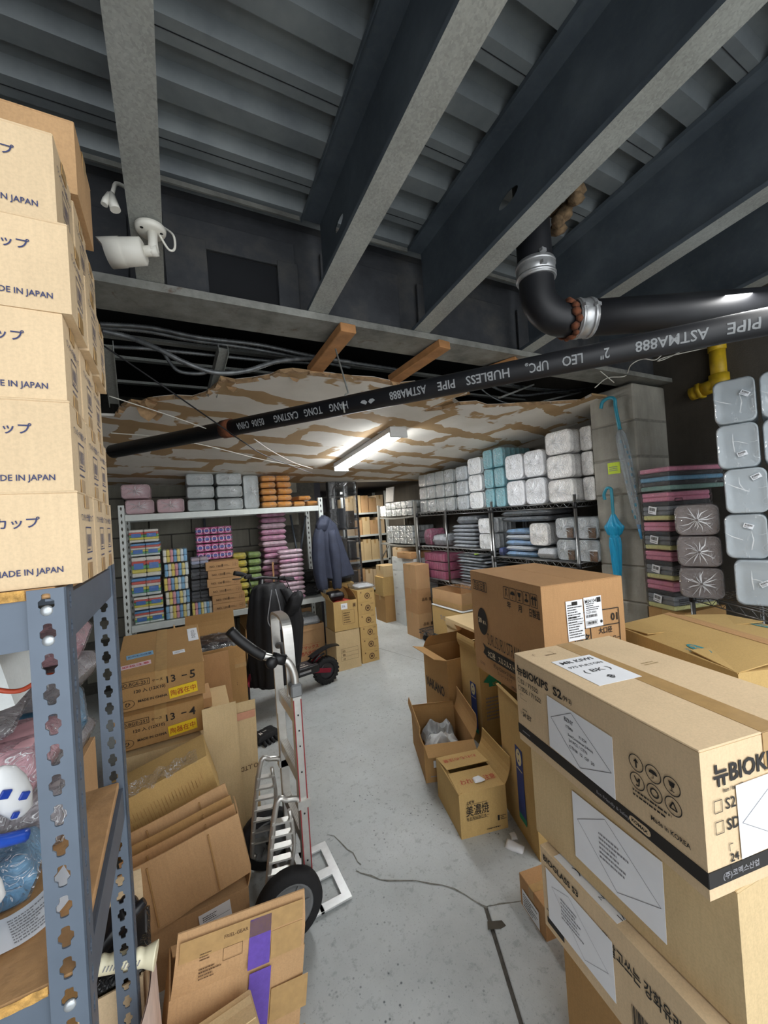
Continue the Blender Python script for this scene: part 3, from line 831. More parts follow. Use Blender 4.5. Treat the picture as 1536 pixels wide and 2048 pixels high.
flex([vy(1010,765,2.3), vy(1050,775,2.3), vy(1120,780,2.3), vy(1190,785,2.3)], .008, 'second grey cable in the hole beside the pier', 20)
for px, py, qx, qy in ((1000,795,1065,770),(1085,803,1160,785)):
    A = vy(px,py,2.1); B = vy(qx,qy,2.25); d = B-A
    o = MB().box((0,d.length/2,0), (.03,d.length,.012)).build('metal_strip', GALV, None); o.matrix_world = Matrix.Translation(A) @ d.to_track_quat('Y','Z').to_matrix().to_4x4()
    tag(o, 'loose galvanised strip lying in the torn ceiling hole' if px == 1000 else 'bent galvanised strip in the ceiling hole next to the pier', 'strip')
WIREW = plain('white_cable', '#C9C6BC', .6); WIREB = plain('black_cable', '#17171A', .6)
def under(px, py):
    p = upl(px, py, (0,2.2,2.275), (0,.1,1)); return p
def cable(pts, r, mat, lb, n=10):
    return tag(MB().tube(bez(pts, n), r, 6).build('cable', mat, None), lb, 'cable')
cable([vy(205,690,1.95), vy(330,775,1.95), vy(438,850,2.12), vy(490,886,2.14), vy(540,915,2.6), vy(628,948,3.9)], .0035, WIREB, 'thin black cable slanting in front of the torn drywall')
cable([vy(218,792,2.0), vy(330,828,2.05), vy(412,857,2.15)], .0025, WIREW, 'thin pale string from the stacked boxes to the stencilled pipe')
cable([under(a, b) for a, b in ((222,866),(300,872),(340,878),(420,893),(520,918),(600,933))], .004, WIREW, 'white cable looped along under the drywall')
cable([under(a, b) for a, b in ((508,878),(545,903),(590,926),(625,937))], .004, WIREW, 'second white cable running down to the back wall')
cable([vy(1190,775,1.63), vy(1215,756,1.63), vy(1250,752,1.62), vy(1262,730,1.55), vy(1285,718,1.5), vy(1310,720,1.45), vy(1328,708,1.42), vy(1360,703,1.4), vy(1330,718,1.42), vy(1315,722,1.45), vy(1340,712,1.42), vy(1440,690,1.35)], .0035, WIREW, 'pale twine knotted above the concrete pier')
cable([vy(1187,731,1.62), vy(1228,765,1.62)], .003, WIREW, 'white cord holding the clear umbrella')
# fluorescent fixture
La, Lb = dw(683, 925), dw(783, 862)
d = (Lb-La); d.x *= .9; LL = 1.18; d = d.normalized()
x_, y_, z_ = frame_from(d, Vector((0,0,1)))
ML = Matrix(((y_.x,x_.x,z_.x,0),(y_.y,x_.y,z_.y,0),(y_.z,x_.z,z_.z,0),(0,0,0,1)))
lam = thing('fluorescent_light', 'white strip light with two glowing tubes under the drywall', 'lamp'); mid = La+d*(LL*.47)
mid.z = dz(mid.y)-.002
lam.matrix_world = Matrix.Translation(mid) @ ML
WHITEMET = plain('white_enamel', '#D8D9D8', .4, 0, .05)
MB().box((0,0,-.022), (.155, LL, .044)).build('housing', WHITEMET, lam, bevel=.004)
for e in (-1, 1):
    MB().box((0, e*(LL/2-.01), -.050), (.158, .022, .068)).build('end_cap', WHITEMET, lam, bevel=.003)
em = NT('tube_glow'); em.b.inputs['Emission Color'].default_value = (.95,.98,1,1); em.b.inputs['Emission Strength'].default_value = 46
for s in (-1, 1):
    MB().tube([(s*.036,-LL/2+.02,-.060),(s*.036,LL/2-.02,-.060)], .0135, 12).build('tube', em.m, lam)
# security camera on the first joist
cam_p = upl(301, 455, (0, YBM, ZJ), (0, -SLP, 1))
CW = plain('camera_white', '#D9D6CC', .45, 0, .04)
sec = thing('security_camera', 'white bullet security camera screwed under the nearest joist', 'camera', cam_p)
MB().lathe([(.0,-.0185),(.036,-.0185),(.041,-.012),(.042,-.001),(.0,-.001)], 28, Matrix.Translation((0,0,0)), False, False).build('mount_plate', CW, sec)
for k in range(3):
    a = R(100+120*k); MB().lathe([(.0045,-.0192),(.0045,-.0185)], 10, Matrix.Translation((.030*math.cos(a), .030*math.sin(a), 0))).build('screw_hole', BLACK, sec)
bd = Vector((-.78,.22,-.10)).normalized()
hub = Vector((.004,-.008,-.075))
MB().tube([(.004,-.004,-.016),(.004,-.006,-.05),hub], [.014,.013,.015], 14).tube([hub-bd*.012, hub+bd*.035], .015, 14).lathe([(.001,-.016),(.012,-.012),(.016,0),(.012,.012),(.001,.016)], 12, Matrix.Translation(hub)).build('bracket', CW, sec)
xx, yy, zz = frame_from(bd, Vector((0,0,1)))
MC = Matrix(((xx.x,yy.x,zz.x,0),(xx.y,yy.y,zz.y,0),(xx.z,yy.z,zz.z,0),(0,0,0,1))); MC = Matrix.Translation(hub+bd*.03) @ MC
def D(r, x, cut=0): return [(x+cut*max(0, math.sin(2*PI*k/24))*1.0, r*math.cos(2*PI*k/24), r*math.sin(2*PI*k/24)) for k in range(24)]
MB().loft([D(.029,-.006), D(.037,-.002), D(.0385,.044), D(.0385,.052), D(.039,.054), D(.039,.085)], True, True, MC).build('body', CW, sec)
hood = MB(); ring_o = []; 
hood.loft([D(.0405,.052), D(.041,.092,.022), D(.0395,.092,.022), D(.0392,.054)], False, False, MC)
hood.build('sun_shade', CW, sec)
MB().loft([D(.036,.0855), D(.036,.0865)], True, True, MC).build('lens_face', BLACK, sec)
MB().tube(bez([(.02,.0,-.012),(.045,.0,-.055),(.062,.004,-.045),(.060,.01,.0),(.03,.04,.04)], 8), .0035, 8).build('lead', CW, sec)
# its dangling plug, hanging over the joist
pg = vy(222, 405, cam_p.y-.03)
plug = thing('cable_plug', 'white cable ends dangling left of the security camera', 'plug', pg)
MB().tube(bez([(.045,.05,.09),(.016,.02,.075),(.008,.0,.04),(.004,0,.022)], 8), .0055, 8).build('lead', CW, plug)
MB().tube([(.002,0,.026),(.006,-.003,-.004),(.010,-.005,-.022)], [.008,.0125,.0135], 14).build('socket', CW, plug)
MB().tube([(-.002,0,.024),(-.012,-.003,.0),(-.016,-.004,-.014)], [.007,.009,.009], 12).build('jack', CW, plug)
# yellow gas pipe stub on the right wall
YP = plain('yellow_pipe', '#C6A41E', .5, 0, .2, 20)
gp = Vector((3.27, 1.32, 1.95)); 
gp = upl(1437, 740, (3.315,0,0), (1,0,0))
gas = thing('gas_pipe', 'yellow painted gas pipe tee fixed to the right wall', 'pipe', gp)
MB().tube([(0,0,.17),(0,0,-.10)], .045, 18).build('pipe_body', YP, gas)
MB().tube([(0,0,.18),(0,0,.13)], .054, 6).build('collar', YP, gas)
MB().tube([(0,.0,-.03),(0,.0,-.13)], .056, 18).build('tee', YP, gas)
MB().tube([(0,0,-.09),(0,.10,-.105)], .046, 18).tube([(0,.10,-.105),(0,.125,-.11)], .058, 6).tube([(0,.125,-.11),(0,.17,-.115)], .045, 14).build('elbow', YP, gas)
# ------------------------------------------------------------------ wrapped goods
def frosted(name, col, a=.55, trans=.55):
    """thin polypropylene: part of the light goes through, part scatters"""
    m = NT(name); c = lin(col)
    m.b.inputs['Base Color'].default_value = c
    m.set(Roughness=.35)
    m.b.inputs['Subsurface Weight'].default_value = 0
    tl = m.n('ShaderNodeBsdfTranslucent'); tl.inputs[0].default_value = c
    tr = m.n('ShaderNodeBsdfTransparent'); tr.inputs[0].default_value = c
    m1 = m.n('ShaderNodeMixShader'); m1.inputs[0].default_value = trans; m.l(m.b.outputs[0], m1.inputs[1]); m.l(tl.outputs[0], m1.inputs[2])
    m2 = m.n('ShaderNodeMixShader'); m2.inputs[0].default_value = 1-a; m.l(m1.outputs[0], m2.inputs[1]); m.l(tr.outputs[0], m2.inputs[2])
    m.l(m2.outputs[0], m.out.inputs[0]); return m.m
PP_CLEAR = frosted('frosted_plastic', '#D6DDE1', .84, .3)
PP_GREY = frosted('clear_tub_plastic', '#C9CFCF', .85, .3)
PP_PINK = frosted('pink_tub_plastic', '#E6C6CC', .88, .3)
PP_WHITE = plain('white_tub_plastic', '#E9EBEC', .35, 0, .03)
PP_AQUA = frosted('aqua_tub_plastic', '#8CCBD6', .9, .3)
cols = {}
def colour(c, rough=.7):
    if (c, rough) not in cols: cols[(c, rough)] = plain('dye_'+c.strip('#'), c, rough, 0, .1, 30)
    return cols[(c, rough)]
_mesh = {}
def cached(key, fn):
    if key not in _mesh: _mesh[key] = fn()
    return _mesh[key]
def film_wrap(w, h, L, seed=0, knot=True, n=28):
    """bag pulled round a rounded block lying along Y, gathered into a knot at the front (-Y)"""
    rnd = random.Random(seed)
    ph = [rnd.uniform(0, 6.28) for _ in range(4)]
    def ring(y, k, amp, pl=0):
        out = []
        base = rrect(w, h, min(w, h)*.22, 6)
        m = len(base)
        for i, (x, z) in enumerate(base):
            a = math.atan2(z, x)
            s = k*(1 + amp*(.5*math.sin(5*a+ph[0]+y*30)+.5*math.sin(9*a+ph[1]-y*17)) + pl*math.sin(13*a+ph[2])+pl*.6*math.sin(21*a+ph[3]))
            out.append((x*s, y, max(.0006, z*s+h/2)))
        return out
    R_ = [ring(L/2+.002, .92, .01), ring(L/2, 1.015, .01), ring(L*.25, 1.02, .02), ring(0, 1.02, .018), ring(-L*.25, 1.022, .02), ring(-L/2+.004, 1.012, .012)]
    if knot:
        R_ += [ring(-L/2-.013, .96, .01, .01), ring(-L/2-.017, .84, .0, .03), ring(-L/2-.019, .60, .0, .06), ring(-L/2-.023, .32, 0, .12), ring(-L/2-.030, .10, 0, .2), ring(-L/2-.042, .06, 0, .2), ring(-L/2-.056, .13, 0, .35), ring(-L/2-.062, .20, 0, .5)]
    else:
        R_ += [ring(-L/2-.013, .96, .01), ring(-L/2-.017, .8, .01)]
    m = MB(); m.loft([list(reversed(r)) for r in R_], True, not knot)
    nf = len(m.f)
    for k in range(15 if knot else 2):                # white strips painting the glints on creases drawn towards the knot
        a = 2*PI*k/15+rnd.uniform(-.18,.18) if knot else rnd.uniform(0, PI)
        u = Vector((math.cos(a), 0, math.sin(a))); q = Vector((-u.z, 0, u.x))
        r1 = min(w/2/max(abs(u.x), .3), h/2/max(abs(u.z), .3))*rnd.uniform(.45,.92); r0 = min(w,h)*.04 if knot else -r1*.4
        wd = rnd.uniform(.012,.035)*min(w,h); y0 = -L/2-.034 if knot else -L/2-.020
        b = Vector((0, 0, h/2)) if knot else Vector((rnd.uniform(-.2,.2)*w, 0, h/2+rnd.uniform(-.2,.2)*h)); bend = q*rnd.uniform(-.06,.06)*min(w,h)
        p0 = b+u*r0; pm = b+u*(r0+r1)/2+bend; p1 = b+u*r1
        m.add([tuple(p0+Vector((0,y0,0))-q*wd*.3), tuple(p0+Vector((0,y0,0))+q*wd*.3), tuple(pm+Vector((0,-L/2-.024,0))+q*wd*.5), tuple(pm+Vector((0,-L/2-.024,0))-q*wd*.5), tuple(p1+Vector((0,-L/2-.019,0)))], [(0,1,2,3),(3,2,4)])
    for k in range(8):                                # and painted crease glints along the sides
        a = rnd.uniform(0, 2*PI); e = 1.03
        x_, z_ = (w/2*e*(1 if math.cos(a) > 0 else -1), rnd.uniform(.1,.9)*h) if k % 2 else (rnd.uniform(-.4,.4)*w, h*e)
        y_ = rnd.uniform(-L*.45, L*.2); ln = rnd.uniform(.1,.3)*L; sl = rnd.uniform(-.03,.03)
        dq = Vector((0,0,.004)) if k % 2 else Vector((.004,0,0)); dz_ = Vector((0,0,sl)) if k % 2 else Vector((sl,0,0))
        p0 = Vector((x_,y_,z_)); p1 = p0+Vector((0,ln,0))+dz_
        m.add([tuple(p0-dq), tuple(p0+dq), tuple(p1)], [(0,1,2)])
    m.crease_from = nf
    return m
CREASE_GLINT = None
def crease_glint_mat():  # half-clear white that paints the highlights on film creases
    m = NT('film_crease_glint'); tr = m.n('ShaderNodeBsdfTransparent'); m.set(Roughness=.25); m.b.inputs['Base Color'].default_value = (.93,.95,.97,1)
    mx = m.n('ShaderNodeMixShader'); mx.inputs[0].default_value = .62; m.l(tr.outputs[0], mx.inputs[1]); m.l(m.b.outputs[0], mx.inputs[2]); m.l(mx.outputs[0], m.out.inputs[0]); return m.m
CREASE_GLINT = crease_glint_mat()
def film_link(m, mat, parent):
    me = m.mesh('film', mat); me.materials.append(CREASE_GLINT)
    for i in range(m.crease_from, len(me.polygons)): me.polygons[i].material_index = 1
    return link('film', me, parent)
def tubs(w, h, L, n, depth_rim=.012):
    """a nest of square tubs lying on their sides along Y, mouths to the back"""
    m = MB(); rings = []
    r = min(w, h)*.2
    def rr(y, k, rad=None): return [(x*k, y, z*k+h/2) for x, z in rrect(w, h, r, 5)]
    rings += [rr(-L/2+.004, .90), rr(-L/2, .93), rr(-L/2+.006, .97)]
    step = (L-.05)/max(1, n); y = -L/2+.03
    rings.append(rr(y, .975))
    for i in range(n):
        rings += [rr(y, 1.0), rr(y+min(.008, step*.5), 1.0), rr(y+min(.009, step*.55), .975), rr(y+step*.98, .98)]; y += step
    rings += [rr(L/2-.004, .99), rr(L/2, .95)]
    return m.loft([list(reversed(q)) for q in rings])
def tub_front(w, h, L):
    m = MB(); r = min(w, h)*.2
    m.loft([[(x*k, -L/2-dy, z*k+h/2) for x, z in reversed(rrect(w, h, r, 5))] for k, dy in ((.99, -.012), (.995, .0), (.97, .004), (.93, .005), (.90, .002), (.5, .0015), (.05, .0015))], False, True)
    return m
_b = {}
def bundle(label, loc, w, h, L, mat, rz=0, group=None, n=7, film_mat=None, knot=True, tag_at=None, seed=0, name='tub_bundle', cat='tubs', rx=0, ry=0):
    key = (round(w,3), round(h,3), round(L,3), mat.name, n, knot, seed % 3, tag_at, film_mat and film_mat.name)
    rot = (R(rx), R(ry), R(rz))
    if key in _b: return dup(_b[key], loc, rot, label, group)
    t = thing(name, label, cat, loc, rot, group)
    tubs(w, h, L, n).build('tub', mat, t)
    tub_front(w, h, L).build('tub_base', mat, t)
    film_link(film_wrap(w*1.005, h*1.005, L, seed % 3, knot), film_mat or FILM, t)
    if tag_at:
        p, Mx = paper(t, Matrix.Translation((tag_at[0], -L/2-.012, tag_at[1]+h/2)) @ Matrix.Rotation(PI/2, 4, 'X'), 0, 0, .040, .024, R(tag_at[2]), name='price_tag')
        Print().smallprint(.003,.003,.034,.008,2,3).barcode(.004,.012,.030,.009,5).build('tag_print', INK, p, Mx)
    _b[key] = t
    return t
def film_box_mesh(w, d, h, seed=0, amp=.006, n=7):
    """film drawn over a block: a box skin with small dents and lumps"""
    def fn():
        m = MB(); off = Vector((seed*3.7, seed*1.9, 0))
        def q(p):
            p = Vector(p); k = noise.noise(p*18+off)*amp + noise.noise(p*45+off)*amp*.4 + amp*.5
            c = Vector((0,0,h/2)); n_ = (p-c); n_ = Vector((n_.x/w, n_.y/d, n_.z/h)).normalized()
            r_ = p+n_*k; return (r_.x, r_.y, max(.0008, r_.z))
        W, D, H = w/2+.002, d/2+.002, h+.002
        m.grid(lambda u, v: q((-W+2*W*u, -D, H*v)), n, n); m.grid(lambda u, v: q((W, -D+2*D*u, H*v)), n, n)
        m.grid(lambda u, v: q((W-2*W*u, D, H*v)), n, n); m.grid(lambda u, v: q((-W, D-2*D*u, H*v)), n, n)
        m.grid(lambda u, v: q((-W+2*W*u, -D+2*D*v, H)), n, n)
        return m.mesh('film', FILM)
    return cached(('fb', round(w,3), round(d,3), round(h,3), seed), fn)
def sponge_pack(label, loc, w, d, h, layers, group, cols_=2, rz=0, axis='z', seed=0, wrap=True, name='sponge_pack', band=None, cat='sponges'):
    """block of coloured pads under film: pads stacked in layers (axis z) or standing side by side (axis x)"""
    t = thing(name, label, cat, loc, R(rz), group)
    n = len(layers)
    for c in range(cols_):
        for i, col in enumerate(layers):
            if axis == 'z':
                s = (w/cols_-.003, d-.004, h/n-.0015); p = (-w/2+w/cols_*(c+.5), 0, h/n*(i+.5))
            else:
                s = (w/n-.0015, d-.004, h/cols_-.003); p = (-w/2+w/n*(i+.5), 0, h/cols_*(c+.5))
            me = cached(('pad', tuple(round(x,4) for x in s), col), lambda: MB().box((0,0,0), s).mesh('sponge', colour(col), bevel=min(s)*.22))
            link('sponge', me, t, p)
    if band:
        for x in band[1]:
            MB().box((x, -d/2-.001, h*band[2]), (band[3], .002, h*band[4])).build('printed_band', colour(band[0], .4), t)
    if wrap: link('film', film_box_mesh(w, d, h, seed), t)
    return t
def pillow_mesh(w, d, h, seed, mat, amp=.25, nx=18, ny=16, name='bag'):
    def fn():
        off = Vector((seed*5.1, seed*2.3, seed*.7)); m = MB()
        def hgt(u, v, top):
            a = max(0, 1-abs(2*u-1)**9); b = max(0, 1-abs(2*v-1)**9)
            k = (a*b)**.30
            x = -w/2+w*u; y = -d/2+d*v
            nz = noise.noise(Vector((x*16, y*16, 0))+off)*.5+noise.noise(Vector((x*38, y*38, 3))+off)*.5
            fold = abs(noise.noise(Vector((x*12+y*9, y*3, 5))+off))
            hh = h*k*(1+amp*nz-amp*.6*fold)
            return (x*(1-.04*abs(nz)), y*(1-.04*abs(nz)), h*.5+hh*.5 if top else h*.5-h*.5*k)
        m.grid(lambda u, v: hgt(u, v, True), nx, ny); m.grid(lambda u, v: hgt(u, v, False), nx, ny, flip=True)
        return m.mesh(name, mat)
    return cached(('pl', round(w,3), round(d,3), round(h,3), seed, mat.name), fn)
def bag(label, loc, w, d, h, mat, group=None, rz=0, seed=0, wrap=None, rx=0, ry=0, name='wrapped_bag', cat='bag', part='contents'):
    """soft bag of goods lying flat under crinkled film"""
    t = thing(name, label, cat, loc, (R(rx), R(ry), R(rz)), group)
    link(part, pillow_mesh(w*.97, d*.97, h*.86, seed, mat, .14), t, (0,0,h*.02))
    link('film', pillow_mesh(w, d, h*.88, seed+50, wrap or FILM_HEAVY, .22), t, (0,0,h*.01))
    return t
def ordinal(k): return ('lowest','second lowest','third lowest','fourth lowest','fifth lowest','sixth lowest','seventh lowest','eighth lowest','ninth lowest','tenth lowest','eleventh lowest','twelfth lowest','thirteenth lowest','fourteenth lowest','fifteenth lowest','sixteenth lowest')[k]
# perforated angle post -------------------------------------------------
def keyhole(hw, hh, n=24):
    out = []
    for k in range(n):
        a = 2*PI*k/n; c, s = math.cos(a), math.sin(a)
        z = hh*s
        x = hw*(.55 if abs(z) > hh*.42 else 1.0-.12*abs(z)/hh)*(c/max(abs(c), .35))**1
        x = max(-hw, min(hw, hw*c*1.25)) if abs(z) < hh*.36 else max(-hw*.56, min(hw*.56, hw*c*1.5))
        out.append((x, z))
    return out
def perforated(width, n, pitch, hw, hh, t=.0025, cx=0):
    """flat strip in XZ from z=0 up, with a keyhole slot in every pitch; centred on cx"""
    m = MB(); K = keyhole(hw, hh)
    N = len(K)
    for i in range(n):
        zc_ = pitch*(i+.5); ring = []
        for k in range(N):
            a = 2*PI*k/N; c, s = math.cos(a), math.sin(a); q = max(abs(c), abs(s))
            ring.append((width/2*c/q, pitch/2*s/q))
        for yy, fl in ((0, True), (t, False)):
            vs = [(cx*0+p[0]+cx, yy, zc_+p[1]) for p in K] + [(p[0], yy, zc_+p[1]) for p in ring]
            fs = [(k, (k+1) % N, N+(k+1) % N, N+k) for k in range(N)]
            m.add(vs, [tuple(reversed(f)) for f in fs] if fl else fs)
        vs = [(p[0]+cx, 0, zc_+p[1]) for p in K]+[(p[0]+cx, t, zc_+p[1]) for p in K]
        m.add(vs, [(k, N+k, N+(k+1) % N, (k+1) % N) for k in range(N)])
    for x in (-width/2, width/2):
        m.add([(x,0,0),(x,t,0),(x,t,n*pitch),(x,0,n*pitch)], [(0,1,2,3)])
    return m
# ------------------------------------------------------------------ left: blue-grey boltless rack with cup cartons
STEELB = plain('blue_grey_steel', '#606B79', .42, .2, .08, 14)
STEELD = plain('blue_grey_steel_edge', '#5A6472', .45, .25, .12, 14)
PLY = plain('particle_board', '#B88F62', .75, 0, .18, 28, .3, 120)
PLYEDGE = plain('particle_board_edge', '#C79A55', .9, 0, .4, 90, .8, 160)
RX, RY, RD = -.126, .653, .44
rack = thing('storage_rack', 'blue-grey steel boltless rack with keyhole slots and particle board shelves', 'rack', (RX, RY, 0))
PW, PT = .040, .0381
nslot = 39
strip_m = perforated(PW, nslot, PT, .0082, .0135, cx=-.001).mesh('post', STEELB)
strip_s = perforated(PW, nslot, PT, .0062, .012).mesh('post', STEELD)
for px, py, fl in ((-PW/2, 0, 1), (-PW/2, RD, 1), (-1.2, 0, -1), (-1.2, RD, -1)):
    o = link('post', strip_m, rack, (px, py, .001))
    s = link('post_side', strip_s, o, (fl*(PW/2), PW/2, 0), (0, 0, R(90)))
    MB().tube([(fl*(PW/2-.004),.004,0),(fl*(PW/2-.004),.004,nslot*PT)], .004, 8).build('post_corner', STEELB, o)
for z0, z1, board in ((1.412, 1.474, 1.474), (.918, .984, .984), (.12, .18, .18)):
    for yy in (.004, RD-.012):
        m = MB(); m.box((-.62, yy+.005, (z0+z1)/2), (1.16, .003, z1-z0)); m.box((-.62, yy+.014, z1-.002), (1.16, .02, .003)); m.box((-.62, yy+.009, z0+.002), (1.16, .010, .003))
        m.build('beam', STEELB, rack)
    for xx in (-.006, -1.21):
        m = MB(); m.box((xx, RD/2, (z0+z1)/2), (.003, RD-.01, z1-z0)); m.box((xx-.008, RD/2, z1-.002), (.018, RD-.01, .003)); m.build('side_beam', STEELD, rack)
    b = MB().box((-.606, RD/2+.002, board+.007), (1.188, RD-.006, .014)).build('shelf_board', PLY, rack, bevel=.002)
    e = MB(); rnd = random.Random(4)
    e.grid(lambda u, v: (-1.2+1.158*u, .0036+.002*rnd.random()-.002, board+.001+.013*v), 160, 3, smooth=False); e.build('board_edge', PLYEDGE, b)
rv = MB().lathe([(.001,-.004),(.0055,-.004),(.0070,-.0015),(.0070,0)], 14, Matrix.Rotation(-PI/2, 4, 'X') @ Matrix.Scale(-1, 4, (0,0,1)) if False else Matrix.Rotation(PI/2, 4, 'X') @ Matrix.Scale(-1,4,(0,0,1))).mesh('rivet', plain('zinc_rivet', '#B9BDC0', .35, .6, .05))
for k in (37, 38, 24, 25):
    link('rivet', rv, rack, (-PW/2-.001, .002, PT*(k+.30)))
# cup cartons: rows by columns
cw, cd, ch = .30, .112, .1198
FACE_T = KRAFT_PALE
def cup_box(label, loc, rz=0):
    global _cup
    if _cup: return dup(_cup, loc, R(rz), label, 'cartons of cups on the rack')
    t = carton(label, loc, (cw, cd, ch), rz, FACE_T, 'closed', 'cartons of cups on the rack', tape=False, along='x', bulge=.0012, seed=5)
    S3 = (cw, cd, ch)
    p = Print(); p.text("計量カップ", cw-.040, ch-.042, .0112, align='r', bold=.012)
    p.text('MADE IN JAPAN', cw-.019, .017, .0080, .068, align='r', bold=.012); p.rect(cw-.17, .045, .06, .0012)
    p.build('printed_lettering', INK_BLUE, t, face(S3, 'front'), .0016)
    M = face(S3, 'right')
    q = Print(); q.text('ワンタッチ計量カップ', cd/2, ch-.036, .0085, .085, align='c', bold=.012)
    q.frame(cd/2-.018, .038, .038, .036, .0018); q.barcode(cd/2-.013, .046, .028, .018, 2); q.smallprint(cd/2-.013, .040, .028, .005, 1, 3); q.smallprint(cd/2-.018, .026, .05, .006, 1, 8)
    q.build('printed_lettering', INK_BLUE, t, M, .0016)
    for zq, hq in ((ch-.009,.018),(.012,.022)): MB().box((cd/2, zq, .0014), (.028, hq, .0008), M=M).build('tape', TAPE, t)
    _cup = t; return t
_cup = None
random.seed(11)
zb = 1.489
colname = ('front', 'middle', 'rear')
for c in range(3):
    for k in range(5 if c != 1 else 6):
        dx = (0, -.003, -.006, .006, -.004, 0)[k] + (-.004 if c == 2 else 0)
        if k == 5:
            t = carton('plain kraft carton lying on top of the cup cartons under the deck', (-.107-cw/2, .79+.075, zb+k*(ch+.004)), (cw, .15, .118), 0, KRAFT, 'closed', None, along='x')
            continue
        cup_box('kraft cup carton, %s in the %s column of the rack' % (('lowest','second from the bottom','third from the bottom','second from the top','topmost')[k], colname[c]),
                (-.110-cw/2+dx, .662+cd/2+c*.122, zb+k*(ch+.0005)), random.uniform(-1, 1))
# goods on the lower board
zs = .999
PINKWRAP = plain('pink_goods', '#DBA9B0', .6, 0, .2, 18); GREYWRAP = plain('grey_goods', '#A79FA0', .6, 0, .25, 14); BLUEWRAP = plain('blue_goods', '#6FA3C4', .5, 0, .25, 14); CREAM = plain('ivory_plastic', '#EAE3C4', .4, 0, .05)
random.seed(21)
bag('grey bag of wrapped goods lying on the rack behind the post', (-.36, .985, zs), .34, .17, .11, GREYWRAP, 'bags on the rack board', 4, 1)
bag('pale pink bag lying on the grey bag on the rack', (-.37, .975, zs+.118), .33, .18, .10, PINKWRAP, 'bags on the rack board', -5, 2)
bag('grey bag under the tilted white carton on the rack', (-.40, .96, zs+.222), .28, .18, .03, GREYWRAP, 'bags on the rack board', 6, 3)
bag('light blue bag at the front of the rack board', (-.34, .845, zs+.002), .26, .10, .085, BLUEWRAP, 'bags on the rack board', 3, 4)
bc = carton('white carton with blue printing tilted on the bags in the rack', (-.405, .90, zs+.262), (.36, .16, .10), 0, WHITE_CARD, 'closed', None, (0, -12), tape=False)
pb = Print(); pb.rect(.24, .058, .065, .011); pb.text('IB', .285, .030, .020); pb.smallprint(.235, .034, .045, .018, 3, 4); pb.rect(.24, .012, .06, .0022)
pb.build('printed_lettering', NAVY, bc, face((.36,.16,.10), 'front'), .004)
Print().rect(.25,.018,.025,.016).build('printed_square', INK_GREY, bc, face((.36,.16,.10), 'front'), .004)
# red twist ties under the top shelf
tie = thing('twist_tie', 'red plastic strip hanging under the top board of the rack', 'strip', (-.19, .70, 1.355))
MB().tube(bez([(-.06,0,.036),(-.03,.004,.008),(.0,0,-.002),(.03,-.006,.012),(.055,0,.004)], 6), .0032, 7).build('strap', colour('#A8442A', .4), tie)
# white and blue plastic grips
def grip(label, loc, rz, s=1):
    t = thing('plastic_clip', label, 'clip', loc, (R(12), R(-18), R(rz)), 'blue and white plastic clips')
    m = MB(); prof = [(.004,-.055),(.020,-.045),(.030,-.015),(.031,.015),(.024,.042),(.010,.056),(.002,.058)]
    m.lathe([(r*s*.8, z*s) for r, z in prof], 20, Matrix.Scale(.6, 4, (0,1,0))); m.build('body', PP_WHITE, t)
    p = MB()
    for x, z, w_ in ((-.010,.018,.020),(.012,-.008,.018),(-.012,-.030,.014)):
        d = Matrix.Translation((x*s*.8, -.0155*s, z*s)) @ Matrix.Rotation(R(45), 4, 'Y'); p = MB(); p.box((0,0,0), (w_*s*.7, .004, w_*s*.7), M=d); p.build('blue_diamond', colour('#1F3FA0', .3), t, bevel=.001)
    b = MB(); b.tube(bez([(-.030*s,0,.04*s),(-.05*s,-.012*s,.01*s),(-.045*s,-.018*s,-.04*s),(-.01*s,-.022*s,-.075*s)], 6), .010*s, 8); b.build('strap', colour('#2350B8', .35), t)
    return t
grip('upper blue and white plastic clip hanging by the rack post', (-.222, .762, 1.195), 30, .85)
grip('lower blue and white plastic clip in front of the light blue bag', (-.255, .755, 1.09), -16, .75)
cup = thing('plastic_tub', 'ivory plastic tub at the front edge of the rack board', 'tub', (-.27, .682, zs))
MB().lathe([(.0,0),(.026,0),(.030,.06),(.033,.10),(.031,.10),(.028,.06),(.024,.004),(.0,.004)], 24).build('body', CREAM, cup)
rc = MB(); rc.grid(lambda u, v: (-.05+.10*u, -.035+.07*v, .001+.030*max(0, u-.45)**2*3+.022*max(0,.35-u)), 12, 6)
rcp = tag(rc.build('receipt', PAPER, None, loc=(-.215, .775, zs+.001), rot=(0,0,R(24))), 'curled printed receipt lying on the rack board', 'receipt')
pq = Print(); pq.smallprint(-.02, -.03, .05, .055, 9, 2)
pq.build('printed_lines', INK_GREY, rcp, None, map=lambda x, y: (x, y, .0022+.030*max(0, (x+.05)/.10-.45)**2*3+.022*max(0,.35-(x+.05)/.10)))
